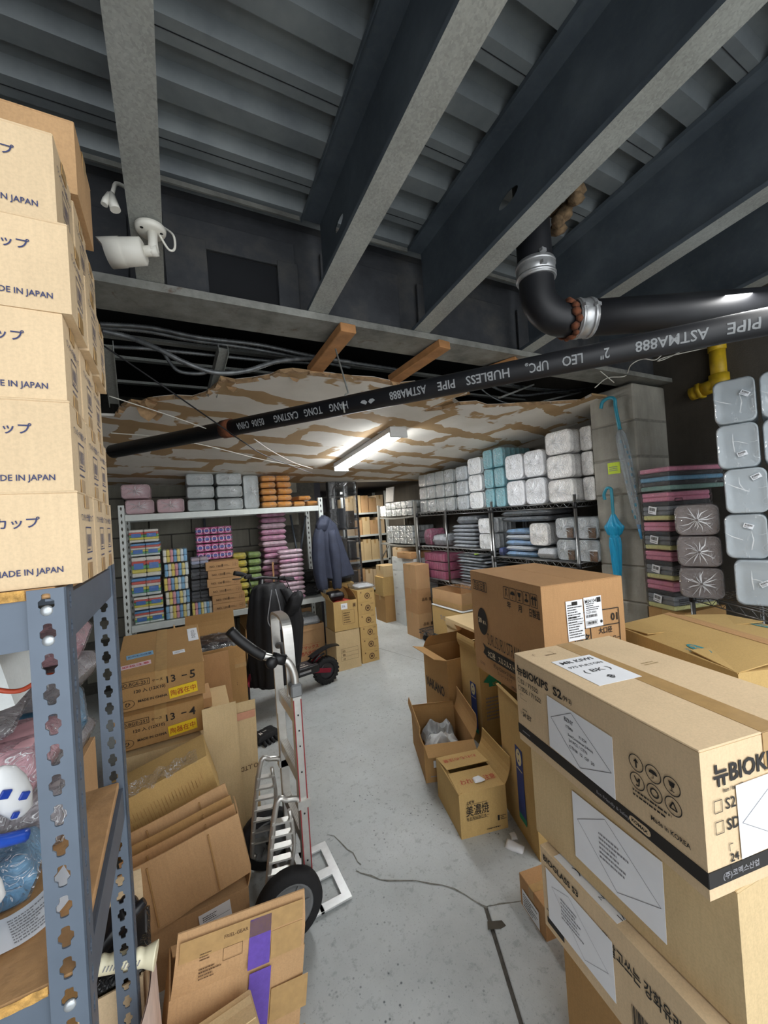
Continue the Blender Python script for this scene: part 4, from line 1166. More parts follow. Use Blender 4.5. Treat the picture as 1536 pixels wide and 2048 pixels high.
# ------------------------------------------------------------------ the pile of cartons on the left of the aisle
random.seed(33)
S135 = (.366, .46, .165)
def box13(label, loc, num, tx):
    t = carton(label, loc, S135, 0, KRAFT_DARK, 'closed', 'cartons numbered by marker', (11, tx), along='y', bulge=.006, seed=3)
    M = face(S135, 'front'); w, d, h = S135
    p = Print()
    p.text('13', .205, .100, .036, bold=.01, rot=R(3)); p.text('-', .268, .112, .03, .022, bold=.02); p.text(num, .302, .100, .042, bold=.01)
    p.frame(.01, .118, .125, .028, .002); p.text('NO.BGE-251', .016, .123, .017, .112, bold=.0)
    p.text('ケース', .145, .122, .011, bold=.01); p.text('120 入 (12X10)', .072, .084, .0155, .125, bold=.01); p.text('MADE IN CHINA', .085, .036, .0125, .118, bold=.015)
    p.ring(.044, .036, .026, .020, .0016); p.text('ひ', .044, .026, .018, align='c', bold=.01)
    p.build('printed_lettering', INK, t, M, .006)
    s, Ms = paper(t, M, .212, .016, .122, .054, R(4), YELLOW, 'yellow_sticker', .0055)
    Print().text('陶器在中', .061, .014, .024, .108, 'c', .006).build('sticker_lettering', INK_RED, s, Ms)
    return t
t = box13('worn kraft carton marked 13-5 with stickers on top, topmost of the left pile', (-.086, 2.426, .782), '5', 0)
MT = face(S135, 'top')
s, Ms = paper(t, MT, .035, .165, .115, .045, R(6), colour('#8FB9D6', .5), 'blue_sticker', .0048)
Print().text('われもの注意', .057, .013, .016, .1, 'c', .005).build('sticker_lettering', NAVY, s, Ms)
s, Ms = paper(t, MT, .018, .070, .125, .040, R(6), colour('#EED3D6', .5), 'red_sticker', .0048)
Print().text('取扱注意', .062, .010, .017, .11, 'c', .008).build('sticker_lettering', colour('#C5283D', .5), s, Ms)
s, Ms = paper(t, MT, .235, .130, .055, .035, R(4), None, 'paper_label', .0048); Print().smallprint(.008,.006,.04,.02,2,2).build('label_print', INK_GREY, s, Ms)
s, Ms = paper(t, MT, .310, .250, .050, .16, R(1), None, 'paper_label', .0048); Print().text('DEJYO', .035, .03, .018, .1, 'l', .01, R(90)).build('label_print', INK_GREY, s, Ms)
box13('worn kraft carton marked 13-4, directly under the carton marked 13-5', (-.098, 2.430, .604), '4', 0)
LK = carton('large pale kraft carton carrying the numbered cartons', (-.02, 2.475, 0), (.50, .62, .545), -2, KRAFT_LIGHT, 'solid', None, seed=8)
wd = carton('flat kraft carton wedged under the carton marked 13-4', (-.06, 2.60, .552), (.40, .24, .05), 0, KRAFT, 'solid', None, (0, 0))
# torn ochre carton hanging over the front of the pile
tc = carton('torn ochre carton tipped sideways with ripped clear tape', (-.066, 1.955, .362), (.385, .17, .215), 0, KRAFT_OCHRE, 'solid', None, (5, -14), seed=12)
p = Print(); rnd = random.Random(2)
for i in range(26): p.rect(.03+i*.0125, rnd.uniform(.03,.06)+i*.003, .0016, .035)
for i in range(20): p.rect(.08+i*.0125, rnd.uniform(.11,.12), .0016, .035)
p.build('flute_marks', INK_BROWN if False else KRAFT_DARK, tc, face((.385,.17,.215), 'front'), .006)
tf = MB(); 
tf.grid(lambda u, v: (-.18+.34*u, -.09+.05*v+.012*noise.noise(Vector((u*14, v*6, 1))), .220+.02*v+.022*noise.noise(Vector((u*11, v*5, 4)))), 30, 5)
tf.build('torn_tape', FILM_HEAVY, tc)
# flattened cartons leaning in the pile
def flat(label, loc, w, h, rot, mat, folds=2, group='flattened cartons in the left pile', text=None):
    t = thing('flattened_carton', label, 'cardboard', loc, tuple(R(a) for a in rot), group)
    for k in range(folds):
        m = MB(); off = Vector((k*3.1+w*7, h*5, loc[0]*9))
        def fn(u, v, s):
            x, z = -w/2+w*u, h*v
            b = .010*noise.noise(Vector((x*5, z*5, 0))+off)
            return (x, k*.011+b+s*.0045, z-.012*k*(1 if u < .5 else .6))
        m.grid(lambda u, v: fn(u, v, 0), 8, 6, smooth=False); m.grid(lambda u, v: fn(u, v, 1), 8, 6, smooth=False, flip=True)
        for vv, fl in ((0, True), (1, False)): m.grid(lambda u, v: fn(u, vv, v), 8, 1, smooth=False, flip=fl)
        for uu, fl in ((0, False), (1, True)): m.grid(lambda u, v: fn(uu, u, v), 6, 1, smooth=False, flip=fl)
        m.build('panel', mat, t)
    for x in ((-w*.28, w*.22) if w > .3 else ()):
        MB().box((x, -.0065, h*.48), (.004, .004, h*.9)).build('crease', KRAFT_DARK, t)
    return t
FC = carton('kraft carton with a white shipping label low in the left pile', (-.030, 1.80, 0), (.41, .38, .205), 0, KRAFT, {'right': (.12, 92), 'left': (.18, 0), 'front': (.17, 0), 'back': (.17, 0)}, None, seed=14)
s, Ms = paper(FC, face((.41,.38,.205), 'front'), .25, .060, .105, .13, R(5), None, 'shipping_label', .005)
pp = Print(); pp.poly([(.05,.02),(.075,.025),(.078,.07),(.066,.085),(.055,.08)]); pp.smallprint(.012,.10,.07,.02,3,3); pp.line(.005,.095,.10,.095,.001); pp.build('label_print', INK, s, Ms)
Print().text('MADE', .32, .09, .012).build('printed_lettering', INK_BROWN, FC, face((.41,.38,.205), 'front'), .005)
for i, (y, dz_, rz, ry) in enumerate(((1.585, .0, 1, -8), (1.635, .005, 0, -9), (1.68, .012, -1, -10), (1.73, .03, -2, -12))):
    flat('dark kraft folded carton, %s sheet of the leaning bundle' % ('front', 'second', 'third', 'hindmost')[i], (-.005, y, .247+dz_), .385-.008*i, .215+.002*i, (-7, ry, rz), (KRAFT, KRAFT_RED, KRAFT_DARK, KRAFT)[i])
c1 = flat('tall kraft sheet with upside-down lettering standing at the right of the pile', (.236, 2.112, .004), .15, .665, (-3, 1, 3), KRAFT_LIGHT)
pp = Print(); pp.text('O.,LTD', .070, .36, .022, .085, 'l', .01, PI); pp.build('printed_lettering', INK_BROWN, c1, Matrix.Translation((0,-.012,0)) @ Matrix.Rotation(PI/2, 4, 'X'), .004)
MB().box((.0,-.011,.60), (.14,.0012,.035)).build('pink_tape', colour('#C78F72', .5), c1)
flat('pale kraft sheet standing right of the numbered cartons', (.160, 2.070, .002), .15, .70, (-2, -1, 1), KRAFT_LIGHT)
flat('folded kraft sheet with a torn corner standing behind the pile', (.165, 2.80, .002), .27, .74, (-3, -2, -2), KRAFT_RED)
flat('dark kraft sheet leaning beside the open carton of black bags', (.20, 2.875, .002), .30, .74, (-2, -3, 0), KRAFT_DARK)
carton('flat kraft carton propping up the torn ochre carton', (-.06, 1.935, .220), (.30, .10, .110), 0, KRAFT_DARK, 'solid', None)
# open carton with black bags
ag = carton('open kraft carton holding black plastic bags below the white shelf', (.215, 3.16, 0), (.36, .46, .735), 0, KRAFT_DARK, {'front': (.12, 265), 'left': (.14, 120), 'back': (.16, 95)}, None, seed=20)
MB().box((0, -.2365, .60), (.361, .001, .03)).build('tape', TAPE, ag)
Print().text('AGS', .25, .47, .018).build('printed_lettering', INK_BROWN, ag, face((.36,.46,.735), 'front'), .006)
s, Ms = paper(ag, face((.36,.46,.735), 'front'), .05, .45, .075, .05, 0, None, 'paper_label', .008); Print().smallprint(.008,.006,.06,.035,4,2).build('label_print', INK, s, Ms)
BLACKFILM = film('black_film', (.25,.25,.28,1), .02, .7, 18)
BLACKGOODS = plain('black_goods', '#16171C', .4, 0, .3, 20)
bag('shiny black plastic bags heaped in the open carton', (.21, 3.16, .62), .30, .38, .15, BLACKGOODS, None, 0, 7, FILM_HEAVY)
# big battered foreground carton with purple tape
GS = (.36, .15, .285)
gc = carton('battered foreground kraft carton with purple tape across its raised flap', (.062, 1.300, .028), GS, 0, KRAFT, {'front': (.15, 86), 'back': (.04, 5)}, None, (0, 8), seed=30, bulge=.010)
MF = face(GS, 'front')
for nm, x0, y0, w_, h_, mt in (('purple_tape', .200, .0, .060, .275, TAPE_PURPLE), ('tape', .265, .12, .108, .09, TAPE), ('tape', .0, .02, .375, .05, TAPE)):
    MB().box((x0+w_/2, y0+h_/2, .0085), (w_, h_, .0008), M=MF).build(nm, mt, gc)
MFl = Matrix.Translation((0, -GS[1]/2, GS[2])) @ Matrix.Rotation(R(86), 4, 'X')
for nm, x0, y0, w_, h_, mt in (('purple_tape', .0125, .004, .060, .125, TAPE_PURPLE), ('tape', -.165, .085, .33, .05, TAPE), ('tape', .075, .01, .09, .07, TAPE)):
    MB().box((x0+w_/2, y0+h_/2, .0125), (w_, h_, .0008), M=MFl).build(nm, mt, gc)
pp = Print(); pp.text('FRIEL-GEAR', -.055, .108, .009); pp.frame(-.055,.055,.05,.03,.001); pp.smallprint(-.115,.03,.06,.03,4,4); pp.smallprint(-.115,.075,.035,.02,3,5)
pp.v = [(-a, b) for a, b in pp.v] if False else pp.v
pp.build('printed_lettering', INK_BROWN, gc, MFl, .0132)
# low open carton right in front, only its flap in the picture
lc = carton('kraft carton flap in the lower foreground under the battered carton', (.022, 1.13, .0), (.20, .10, .285), 5, KRAFT_LIGHT, {'back': (.08, 6), 'front': (.08, 4)}, None, seed=31)
# pale carton with ivory handle and black glove by the rack
pc = carton('pale yellow open carton beside the rack holding an ivory handle', (-.188, 1.26, 0), (.125, .22, .50), 2, KRAFT_PALE, {'back': (.1, 88)}, None, seed=32)
hd = thing('tool_handle', 'ivory plastic tool handle with slots and finger grips', 'handle', (-.146, 1.115, .585), (R(0), R(9), R(-12)))
hd.scale = (.8,.8,.8)
m = MB()
def hs(x):
    wav = .006*math.sin((x+.07)*2*PI/.030) if -.065 < x < .05 else 0
    flare = max(0, x-.045)*.45
    return .024+flare*.6, .024+flare+wav*.5, -.024-flare
rings = []
for i in range(37):
    x = -.075+.15*i/36; yw, zt, zb_ = hs(x)
    rings.append([(x, (yw)*math.cos(2*PI*k/16)*.85, (zt if math.sin(2*PI*k/16) > 0 else -zb_)*math.sin(2*PI*k/16)) for k in range(16)])
m.loft(rings).build('body', CREAM, hd)
for i in range(11):
    MB().box((-.05+i*.0085, -.0205, .006), (.0028, .002, .014), rot=(0, R(20), 0)).build('slot', INK_GREY, hd)
gl_ = thing('black_glove', 'black work glove lying behind the ivory handle', 'glove', (-.185, 1.20, .575), (R(12), R(-32), R(12)))
link('palm', pillow_mesh(.12,.07,.05,71,BLACKGOODS), gl_)
for k in range(3): MB().tube([(.03,-.02+.02*k,.025),(.065,-.022+.022*k,.03),(.095-.012*k,-.024+.024*k,.028)], [.016,.014,.010], 8).build('finger', BLACKGOODS, gl_)
bag('black cloth lying in the pale carton under the ivory handle', (-.165, 1.24, .495), .115, .18, .04, BLACKGOODS, None, 4, 9, BLACKFILM)
wsheet = thing('cardboard_sheet', 'thin pinkish white cardboard sheet standing left of the battered carton', 'cardboard', (-.101, 1.085, .0), (R(-1), R(2), R(84)))
m = MB()
for s_, fl in ((0, False), (1, True)): m.grid(lambda u, v: (-.13+.26*u, s_*.003+.006*math.sin(u*5+v*3), (.535-.05*u)*v), 6, 8, flip=fl)
m.build('panel', plain('pinkish_card', '#D8C0B4', .8), wsheet)
# stacked cartons and pink bags between the rack posts
sb = carton('kraft carton standing behind the rack under the pink bags', (-.46, 1.62, 0), (.36, .40, .62), 3, KRAFT_DARK, 'closed', 'cartons behind the rack')
sb2 = carton('kraft carton lying on another behind the rack', (-.47, 1.62, .628), (.34, .36, .20), -4, KRAFT, 'closed', 'cartons behind the rack')
random.seed(8)
for i, (mt, lb) in enumerate(((GREYWRAP, 'grey wrapped bag lowest on the cartons behind the rack'), (BLUEWRAP, 'blue wrapped bag in the heap behind the rack'), (GREYWRAP, 'second grey wrapped bag in the heap behind the rack'), (PINKWRAP, 'pink wrapped bag topping the heap behind the rack'))):
    bag(lb, (-.46+.01*i, 1.62, .842+i*.112), .34, .34, .105, mt, 'bags heaped behind the rack', random.uniform(-12, 12), 11+i)
# ------------------------------------------------------------------ hand truck
ht = thing('hand_truck', 'aluminium hand truck with red edged rail, stair skids and black loop handle', 'hand truck', (.39, 1.73, 0))
RED = colour('#8E2A2C', .45)
def rail(y, nm):
    m = MB(); s = [(-.017,-.016),(.017,-.016),(.017,-.011),(-.011,-.011),(-.011,.011),(.017,.011),(.017,.016),(-.017,.016)]
    sy = -1 if y < 0 else 1
    m.prism([(a, b) for a, b in s], .86, Matrix(((1,0,0,0),(0,1,0,y),(0,0,1,.05),(0,0,0,1))))
    return m.build(nm, ALU, ht, bevel=.001)
rn, rf = rail(-.15, 'rail'), rail(.15, 'rail')
for x in (-.0145, .0145):
    MB().box((x, -.1668, .46), (.004, .002, .80)).build('red_stripe', RED, rn)
for z in (.80,.74,.58,.42,.24,.12,.68):
    m = MB(); m.lathe([(.0035,0),(.0035,.0012)], 8, Matrix.Translation((0,-.1665,z)) @ Matrix.Rotation(PI/2, 4, 'X')); m.build('bolt_hole', BLACK, rn)
for z in (.80, .565, .325):
    m = MB(); m.box((.004, 0, z), (.032, .29, .004)); 
    for k in range(5): m.box((-.008+k*.006, 0, z+.003), (.002, .285, .003))
    m.box((-.010, 0, z-.022), (.003, .29, .045)); m.build('crossbar', ALU, ht)
# upper loop
lp = bez([(-.004,.12,.70),(-.006,.12,1.06),(-.008,.10,1.145),(-.01,0,1.165),(-.008,-.09,1.15),(-.006,-.115,1.06),(-.004,-.115,.86)], 8)
lm = MB(); rings = []
for i, p_ in enumerate(lp):
    t_ = (lp[min(i+1, len(lp)-1)]-lp[max(i-1, 0)]).normalized(); sdv = Vector((1,0,0)); nn = t_.cross(sdv).normalized()
    rings.append([tuple(p_+sdv*a+nn*b) for a, b in ((.019,-.006),(.019,.006),(-.019,.006),(-.019,-.006))])
lm.loft(rings, smooth=False).build('top_loop', ALU, ht)
MB().box((.0, -.15, .895), (.046, .046, .05)).build('rail_cap', plain('grey_casting', '#7E8081', .5, .4), ht, bevel=.006)
# curved handle with black grips
hp = bez([(.0,-.15,.86),(.0,-.148,.95),(-.018,-.142,1.0),(-.045,-.135,1.02),(-.09,-.13,1.035),(-.13,-.13,1.06),(-.19,-.13,1.12),(-.225,-.13,1.165)], 6)
hn = MB().tube(hp, .0145, 12).build('curved_handle', ALU, ht)
MB().tube(hp[-16:], .0195, 12).build('handle_grip', BLACK, hn)
MB().tube([(-.03,-.139,1.013),(-.055,-.135,1.023),(-.078,-.131,1.032)], .0215, 12).tube(bez([(-.03,-.13,1.013),(-.0,.02,1.02),(.0,.115,1.0)], 6), .0145, 10).build('clamp', BLACK, hn)
MB().lathe([(.001,-.014),(.020,-.012),(.024,0),(.020,.012),(.001,.014)], 14, Matrix.Translation((-.085,-.155,1.02)) @ Matrix.Rotation(PI/2, 4, 'X')).build('knob', BLACK, hn)
# stair skids
for y in (-.155, .155):
    s = MB(); a, b = (.0, .46), (-.075, .50); c = (-.13, .42) if y > 0 else (-.12, .46); d = (-.155, .12)
    P = [Vector((.0,y,.47)), Vector((-.06,y,.49)), Vector((-.105,y,.475)), Vector((-.16,y,.14)), Vector((-.15,y,.09))]
    s.tube(bez(P, 5), .011, 8)
    s.tube(bez([Vector((-.055,y,.45)), Vector((-.045,y,.32)), Vector((-.075,y,.18)), Vector((-.09,y,.10))], 5), .008, 8)
    for k in range(7):
        z = .42-k*.045; xa = -.112-(.475-z)*.15; xb = -.05-(.42-z)*.10
        s.box(((xa+xb)/2, y, z), (abs(xb-xa)+.01, .028, .007), rot=(0, R(10), 0))
    s.box((.0, y, .46), (.05, .042, .03)); s.build('stair_skid', ALU, ht)
ax = MB().tube([(-.085,-.17,.127),(-.085,.20,.127)], .010, 10).build('axle', plain('axle_steel', '#6A6B6C', .4, .6), ht)
GREYHUB = plain('grey_hub', '#77797A', .5, 0, .1)
for y in (-.185, .185):
    MW = Matrix.Translation((-.085, y, .127)) @ Matrix.Rotation(PI/2, 4, 'X')
    w_ = MB().lathe([(.088,-.026),(.118,-.026),(.126,-.016),(.127,0),(.126,.016),(.118,.026),(.088,.026)], 36, MW, False, False).build('tyre', RUBBER, ht)
    h = MB().lathe([(.014,-.024),(.03,-.024),(.034,-.012),(.07,-.010),(.078,-.022),(.090,-.022),(.090,.022),(.078,.022),(.07,.010),(.034,.012),(.03,.024),(.014,.024)], 30, MW, True, True)
    h.build('hub', GREYHUB, w_)
    for k in range(6):
        MB().box((.052,0,0), (.05,.006,.034), M=MW @ Matrix.Rotation(PI*k/3, 4, 'Z')).build('hub_spoke', GREYHUB, w_)
    MB().lathe([(.0,-.027),(.016,-.027),(.016,.027),(.0,.027)], 14, MW, False, False).build('hub_cap', BLACK, w_)
# toe plate with two openings
TP = plain('toe_plate_alloy', '#DADBDB', .35, .5, .06, 40)
m = MB()
for cx__, cy__, sx__, sy__ in ((.155,0,.035,.33),(.03,0,.05,.33),(.09,-.1475,.10,.035),(.09,.1475,.10,.035),(.09,0,.10,.045)): m.box((cx__, cy__, .010), (sx__, sy__, .009))
m.box((-.004, 0, .055), (.009, .34, .10)); m.build('toe_plate', TP, ht, bevel=.001)
# ------------------------------------------------------------------ white shelf against the back wall
random.seed(50)
WHITEST = plain('white_shelf_steel', '#D3D8D4', .45, .05, .06, 20)
SY, SX0, SX1 = 4.20, -.395, 1.445
ws = thing('shelf_unit', 'white perforated steel shelf against the block wall, laden with plastic goods', 'shelf', (SX0, SY, 0))
pm = perforated(.045, 30, .06, .0075, .017).mesh('post', WHITEST)
ps = perforated(.040, 30, .06, .0065, .015).mesh('post', WHITEST)
for x in (0, SX1-SX0):
    for y in (0, .50):
        o = link('post', pm, ws, (x, y, .002)); link('post_side', ps, o, (.022 if x < 1 else -.022, .022, 0), (0,0,R(90)))
for z in (.725, 1.716):
    m = MB(); m.box(((SX1-SX0)/2, .26, z-.008), (SX1-SX0-.055, .46, .012)); m.build('shelf_panel', WHITEST, ws)
    for y in (.012, .492): MB().box(((SX1-SX0)/2, y, z-.028), (SX1-SX0-.05, .018, .056)).build('shelf_beam', WHITEST, ws, bevel=.002)
for k in range(2):
    a, b = ((1.62,.45,.80),(1.80,.45,1.62)) if k == 0 else ((1.72,.46,.76),(1.62,.46,1.64))
    m = MB(); m.tube([a, b], .012, 6); m.build('brace', DARK_STEEL, ws)
tag(MB().tube([(.31,4.80,.05),(.31,4.80,2.1)], .012, 8).build('conduit_pipe', DARK_STEEL, None), 'thin grey conduit rising up the block wall behind the shelf', 'conduit')
T = 1.722
def B(lb, x0, x1, z, h, mat, L=.34, n=7, grp=None, seed=0, y=4.23, **k):
    return bundle(lb, ((x0+x1)/2, y+L/2+.03, z), x1-x0-.012, h, L, mat, 0, grp, n, None, True, None, seed, **k)
B('pink tub bundle on the lower left of the white shelf top', -.375, -.135, T, .128, PP_PINK, grp='pink tub bundles on the white shelf')
B('pink tub bundle alone beside the clear tubs on the white shelf', -.125, .115, T, .128, PP_PINK, grp='pink tub bundles on the white shelf', seed=0)
B('pink tub bundle resting on top of the other pink ones', -.400, -.160, T+.142, .128, PP_PINK, grp='pink tub bundles on the white shelf', seed=0)
for r in range(3):
    B('clear tub bundle, %s in the left stack on the white shelf' % ('lowest','middle one','topmost')[r], .130, .385, T+.125*r, .112, PP_GREY, grp='clear tub bundles on the white shelf', seed=1)
    B('clear tub bundle, %s in the right stack on the white shelf' % ('lowest','middle one','topmost')[r], .395, .650, T+.125*r, .112, PP_GREY, grp='clear tub bundles on the white shelf', seed=1)
bundle('upright column of clear tubs beside the orange bags', (.745, 4.42, T), .155, .35, .17, PP_GREY, 0, None, 3, None, True, None, 2)
ORANGE = plain('orange_goods', '#F2A93A', .45, 0, .12, 24)
for r in range(5):
    for c in range(2):
        bag('orange wrapped bag, %s of the %s column on the shelf' % (ordinal(r) if r < 4 else 'topmost', ('left','right')[c]), (.915+.165*c+.004*(r % 2), 4.42, T+.070*r), .162, .28, .070, ORANGE, 'orange bags on the white shelf', random.uniform(-5,5), 20+c, part='pouch')
for c in range(2):
    bag('orange bag lying %s, right end of the shelf top' % ('beside the tall orange pile','nearest the hanging jacket')[c], (1.255+.135*c-.01, 4.42, T), .130, .27, .062, ORANGE, 'orange bags on the white shelf', random.uniform(-5,5), 22, part='pouch')
bag('orange wrapped bag on top of the low orange pair', (1.29, 4.42, T+.066), .15, .25, .055, ORANGE, 'orange bags on the white shelf', 8, 20, part='pouch')
# sponges etc. on the middle level
Z = .729
RB = ['#E9E6DA','#E2D45A','#5FB26A','#D8554A','#EDEAE0']; RB2 = ['#DCE4E0','#57AE74','#E4D860','#E6E2D8','#D45B50','#5C9BD0']
zz = Z
for r, h in enumerate((.125, .125, .17, .19, .125, .125)):
    sponge_pack('rainbow sponge pack, %s in the column by the left post' % (ordinal(r) if r < 5 else 'topmost'), (-.235+.006*math.sin(r*2), 4.40, zz), .23, .30, h-.012, RB if r % 2 else RB2, 'rainbow sponge packs', 2, random.uniform(-2,2), 'z', 1, band=('#2F6FC0', (-.06,.06), .55 if r % 2 else .35, .075, .30))
    zz += h
ST = ['#7FB4D8','#E9E7DD','#E9D66B','#E3A0A8','#79ABD6','#EAD98A','#D9E4E8']
for r in range(5):
    sponge_pack('striped sponge pack, %s in the middle column' % (ordinal(r) if r < 4 else 'topmost'), (.000+(.0,.005,-.004,.006,.002)[r], 4.38, Z+.131*r), .200, .26, .119, ST[r % 3:]+ST[:r % 3], 'striped sponge packs', 2, random.uniform(-2,2), 'x', 2)
sponge_pack('striped sponge pack at the foot of the grey packs', (.208, 4.37, Z), .175, .26, .115, ST[2:]+ST[:2], 'striped sponge packs', 2, 0, 'x', 3)
for r in range(4):
    sponge_pack('charcoal sponge pack, %s of four beside the striped ones' % ordinal(r) if r < 3 else 'charcoal sponge pack with a pale band, topmost of four', (.200+.004*r, 4.40, Z+.121+.108*r), .150, .24, .096, ['#3B3C42','#4A4B52','#3B3C42'] if r < 3 else ['#55565C','#9AA0B8','#B7A9B4'], 'charcoal sponge packs', 2, 0, 'z', 4)
for r in range(4):
    t = sponge_pack('pink and blue scrubber pack, %s behind the small cartons' % (ordinal(r) if r < 3 else 'topmost'), (.370, 4.55, Z+.50+.086*r), .34, .20, .074, ['#D65C9C','#5E6FC4','#D65C9C'], 'scrubber packs', 5, 0, 'z', 5, name='scrubber_pack', cat='scrubbers')
    pr_t = Print()
    for c in range(5): pr_t.ring(-.136+.068*c, .037, .022, .026, .008)
    pr_t.build('printed_rings', colour('#E8C3DC', .5), t, Matrix.Translation((0,-.1025,0)) @ Matrix.Rotation(PI/2, 4, 'X'), .001)
    if r == 0:
        sup = carton('kraft carton hidden under the scrubber packs', (.43, 4.575, Z), (.22, .15, .49), 0, KRAFT, 'solid', None)
for r in range(6):
    S_ = (.30, .17, .079); t = carton('small kraft carton marked 1301, %s in its stack of six' % (ordinal(r) if r < 5 else 'topmost'), (.450+(.0,.006,-.012,-.016,.0,-.012)[r]+.012*r*-.5, 4.315, Z+.0818*r), S_, random.uniform(-1.5,1.5), KRAFT_RED, 'solid', 'cartons marked 1301', bulge=.002, seed=r)
    p = Print(); p.text('NO. 1301', .035, .026, .020, .105, bold=.02); p.rect(.142, .026, .012, .026); p.smallprint(.16, .028, .06, .018, 2, 4); p.frame(.245,.022,.022,.016,.0012); p.frame(.245,.042,.022,.016,.0012); p.frame(.270,.022,.020,.016,.0012); p.frame(.270,.042,.020,.016,.0012)
    p.build('printed_lettering', INK_BROWN, t, face(S_, 'front'), .0025)
YEL = plain('yellow_goods', '#E3D23A', .5, 0, .3, 26); GRN = plain('green_goods', '#8FAE4A', .5, 0, .3, 26)
for c in range(2):
    for r in range(7):
        bag('%s wrapped towel pack, %s behind the scooter handlebar' % (('yellow','green')[c], ordinal(r)), (.605+.14*c, 4.53, Z+.002+.078*r), .138, .24, .076, (YEL, GRN)[c], 'yellow and green towel packs', random.uniform(-6,6), 30+c, part='towel')
sc_ = carton('tiny kraft carton in front of the yellow packs', (.685, 4.285, Z), (.10, .08, .05), 3, KRAFT, 'closed', None)
tag(MB().box((0,0,.002), (.26,.12,.003)).build('paper_sheet', PAPER, None, loc=(.86,4.29,Z), rot=(0,0,R(8))), 'white paper sheet lying on the middle shelf', 'paper')
PINKT = plain('pink_towels', '#DE9DBB', .6, 0, .25, 30); PINKP = plain('pale_pink_towels', '#E8C9D2', .6, 0, .2, 30)
for r in range(15):
    x = .968+random.uniform(-.008,.008)
    bag('pink towel pack, %s in the tall pile by the jacket' % ordinal(r), (x, 4.50, Z+.064*r), .28, .22, .064, PINKT if r % 3 else PINKP, 'pink towel packs in the tall pile', random.uniform(-5,5), 40+r % 3, part='towel')
for r in range(11):
    bag('pale pink towel pack, %s in the short front pile' % ordinal(r), (1.10+random.uniform(-.008,.008), 4.30, Z+.049*r), .27, .10, .049, PINKP if r % 4 else PINKT, 'pale pink towel packs in the front pile', random.uniform(-4,4), 44+r % 2, part='towel')
kf = thing('cardboard_sheet', 'narrow kraft sheet standing between the towel piles', 'cardboard', (.905, 4.275, Z), (0,0,R(70)))
MB().box((0,0,.21), (.10,.004,.42)).build('panel', KRAFT_RED, kf)
bag('black bag of goods at the right end of the middle shelf', (1.33, 4.42, Z), .18, .26, .16, BLACKGOODS, None, 0, 47, BLACKFILM)
bag('dark grey bag lying on the black bag by the jacket', (1.33, 4.42, Z+.165), .16, .24, .12, plain('charcoal_goods', '#2B2C30', .6, 0, .3, 20), None, 0, 48, BLACKFILM)
# floor level under the white shelf
S_ = (.40, .40, .43); rk = carton('kraft carton with red printing under the white shelf', (1.21, 4.46, 0), S_, 0, KRAFT, {'front': (.06, 262), 'back': (.1, 95)}, None)
p = Print(); p.text('荷物八大切に', .20, .115, .036, .27, 'c', .02); p.text('ダイマックス', .20, .175, .032, .25, 'c', .02); p.rect(.05,.225,.29,.002)
p.build('printed_lettering', INK_RED, rk, face(S_, 'front'), .006)
bag('clear crinkled bag on the carton with red printing', (1.21, 4.46, .39), .36, .36, .13, PP_WHITE, None, 0, 51)
carton('dark kraft carton under the shelf behind the scooter', (.79, 4.47, 0), (.40, .40, .50), 0, KRAFT_DARK, {'back': (.1, 95)}, None)
carton('kraft carton at the back under the left half of the shelf', (-.10, 4.45, 0), (.44, .40, .46), 0, KRAFT_DARK, 'closed', None)
# two stacked cartons and six small cartons right of the shelf
S1_ = (.27, .28, .40); a = carton('large kraft carton with a printed table, on the floor beside the shelf post', (1.530, 4.02, 0), S1_, 1, KRAFT_LIGHT, 'solid', None, seed=2)
p = Print(); p.frame(.05,.10,.19,.12,.002); p.line(.05,.14,.24,.14,.002); p.line(.05,.18,.24,.18,.002); p.text('品名', .065,.188,.016,.03); p.text('数量', .065,.148,.016,.03); p.text('入数', .065,.108,.016,.03); p.build('printed_table', INK_BROWN, a, face(S1_,'front'), .005)
S2_ = (.26, .25, .30); a = carton('open kraft carton with a small white label, standing on the large carton', (1.530, 4.00, .406), S2_, -1, KRAFT_OCHRE, {'back': (.12, 70), 'right': (.13, 60), 'left': (.10, 120)}, None, seed=3)
p = Print(); p.frame(.09,.06,.13,.14,.002); p.smallprint(.10,.07,.11,.12,5,3); p.frame(.210,.225,.03,.04,.002); p.rect(.215,.23,.02,.03); p.build('printed_lettering', INK_BROWN, a, face(S2_,'front'), .005)
s, Ms = paper(a, face(S2_,'front'), .08, .215, .07, .06, 0); Print().text('35.', .012,.02,.022,.04,'l',.0).build('label_print', INK_BLUE, s, Ms)
tag(link('red_bag', pillow_mesh(.20,.18,.10,60,colour('#A33A32',.5)), None, (1.53,4.0,.60)), 'red packages inside the open carton beside the shelf', 'bag')
tag(link('black_cloth', pillow_mesh(.16,.15,.08,61,BLACKGOODS), None, (1.47,4.01,.712)), 'black cloth hanging over the open carton edge', 'cloth')
S3_ = (.205, .27, .125)
for r in range(6):
    t = carton('small kraft carton with a round black logo, %s in the floor stack' % (ordinal(r) if r < 5 else 'topmost'), (1.795+(0,.003,-.004,-.006,-.010,-.014)[r], 4.06, .1295*r), S3_, (2,1,3,0,2,4)[r], KRAFT_OCHRE, 'closed', 'small cartons with a round logo', along='y', bulge=.002, seed=r, tape=False)
    p = Print(); p.ring(.115,.062,.028,.028,.010); p.disc(.115,.062,.014); p.smallprint(.14,.022,.055,.016,2,3); p.text('TOKI', .15,.098,.010,.035); p.rect(.035,.098,.012,.014)
    p.build('printed_logo', INK_BROWN, t, face(S3_, 'front'), .0025)
t = carton('small kraft carton with a round black logo, behind the open carton', (1.66, 4.29, .71), S3_, -4, KRAFT_OCHRE, 'closed', 'small cartons with a round logo', along='y', bulge=.002, tape=False)
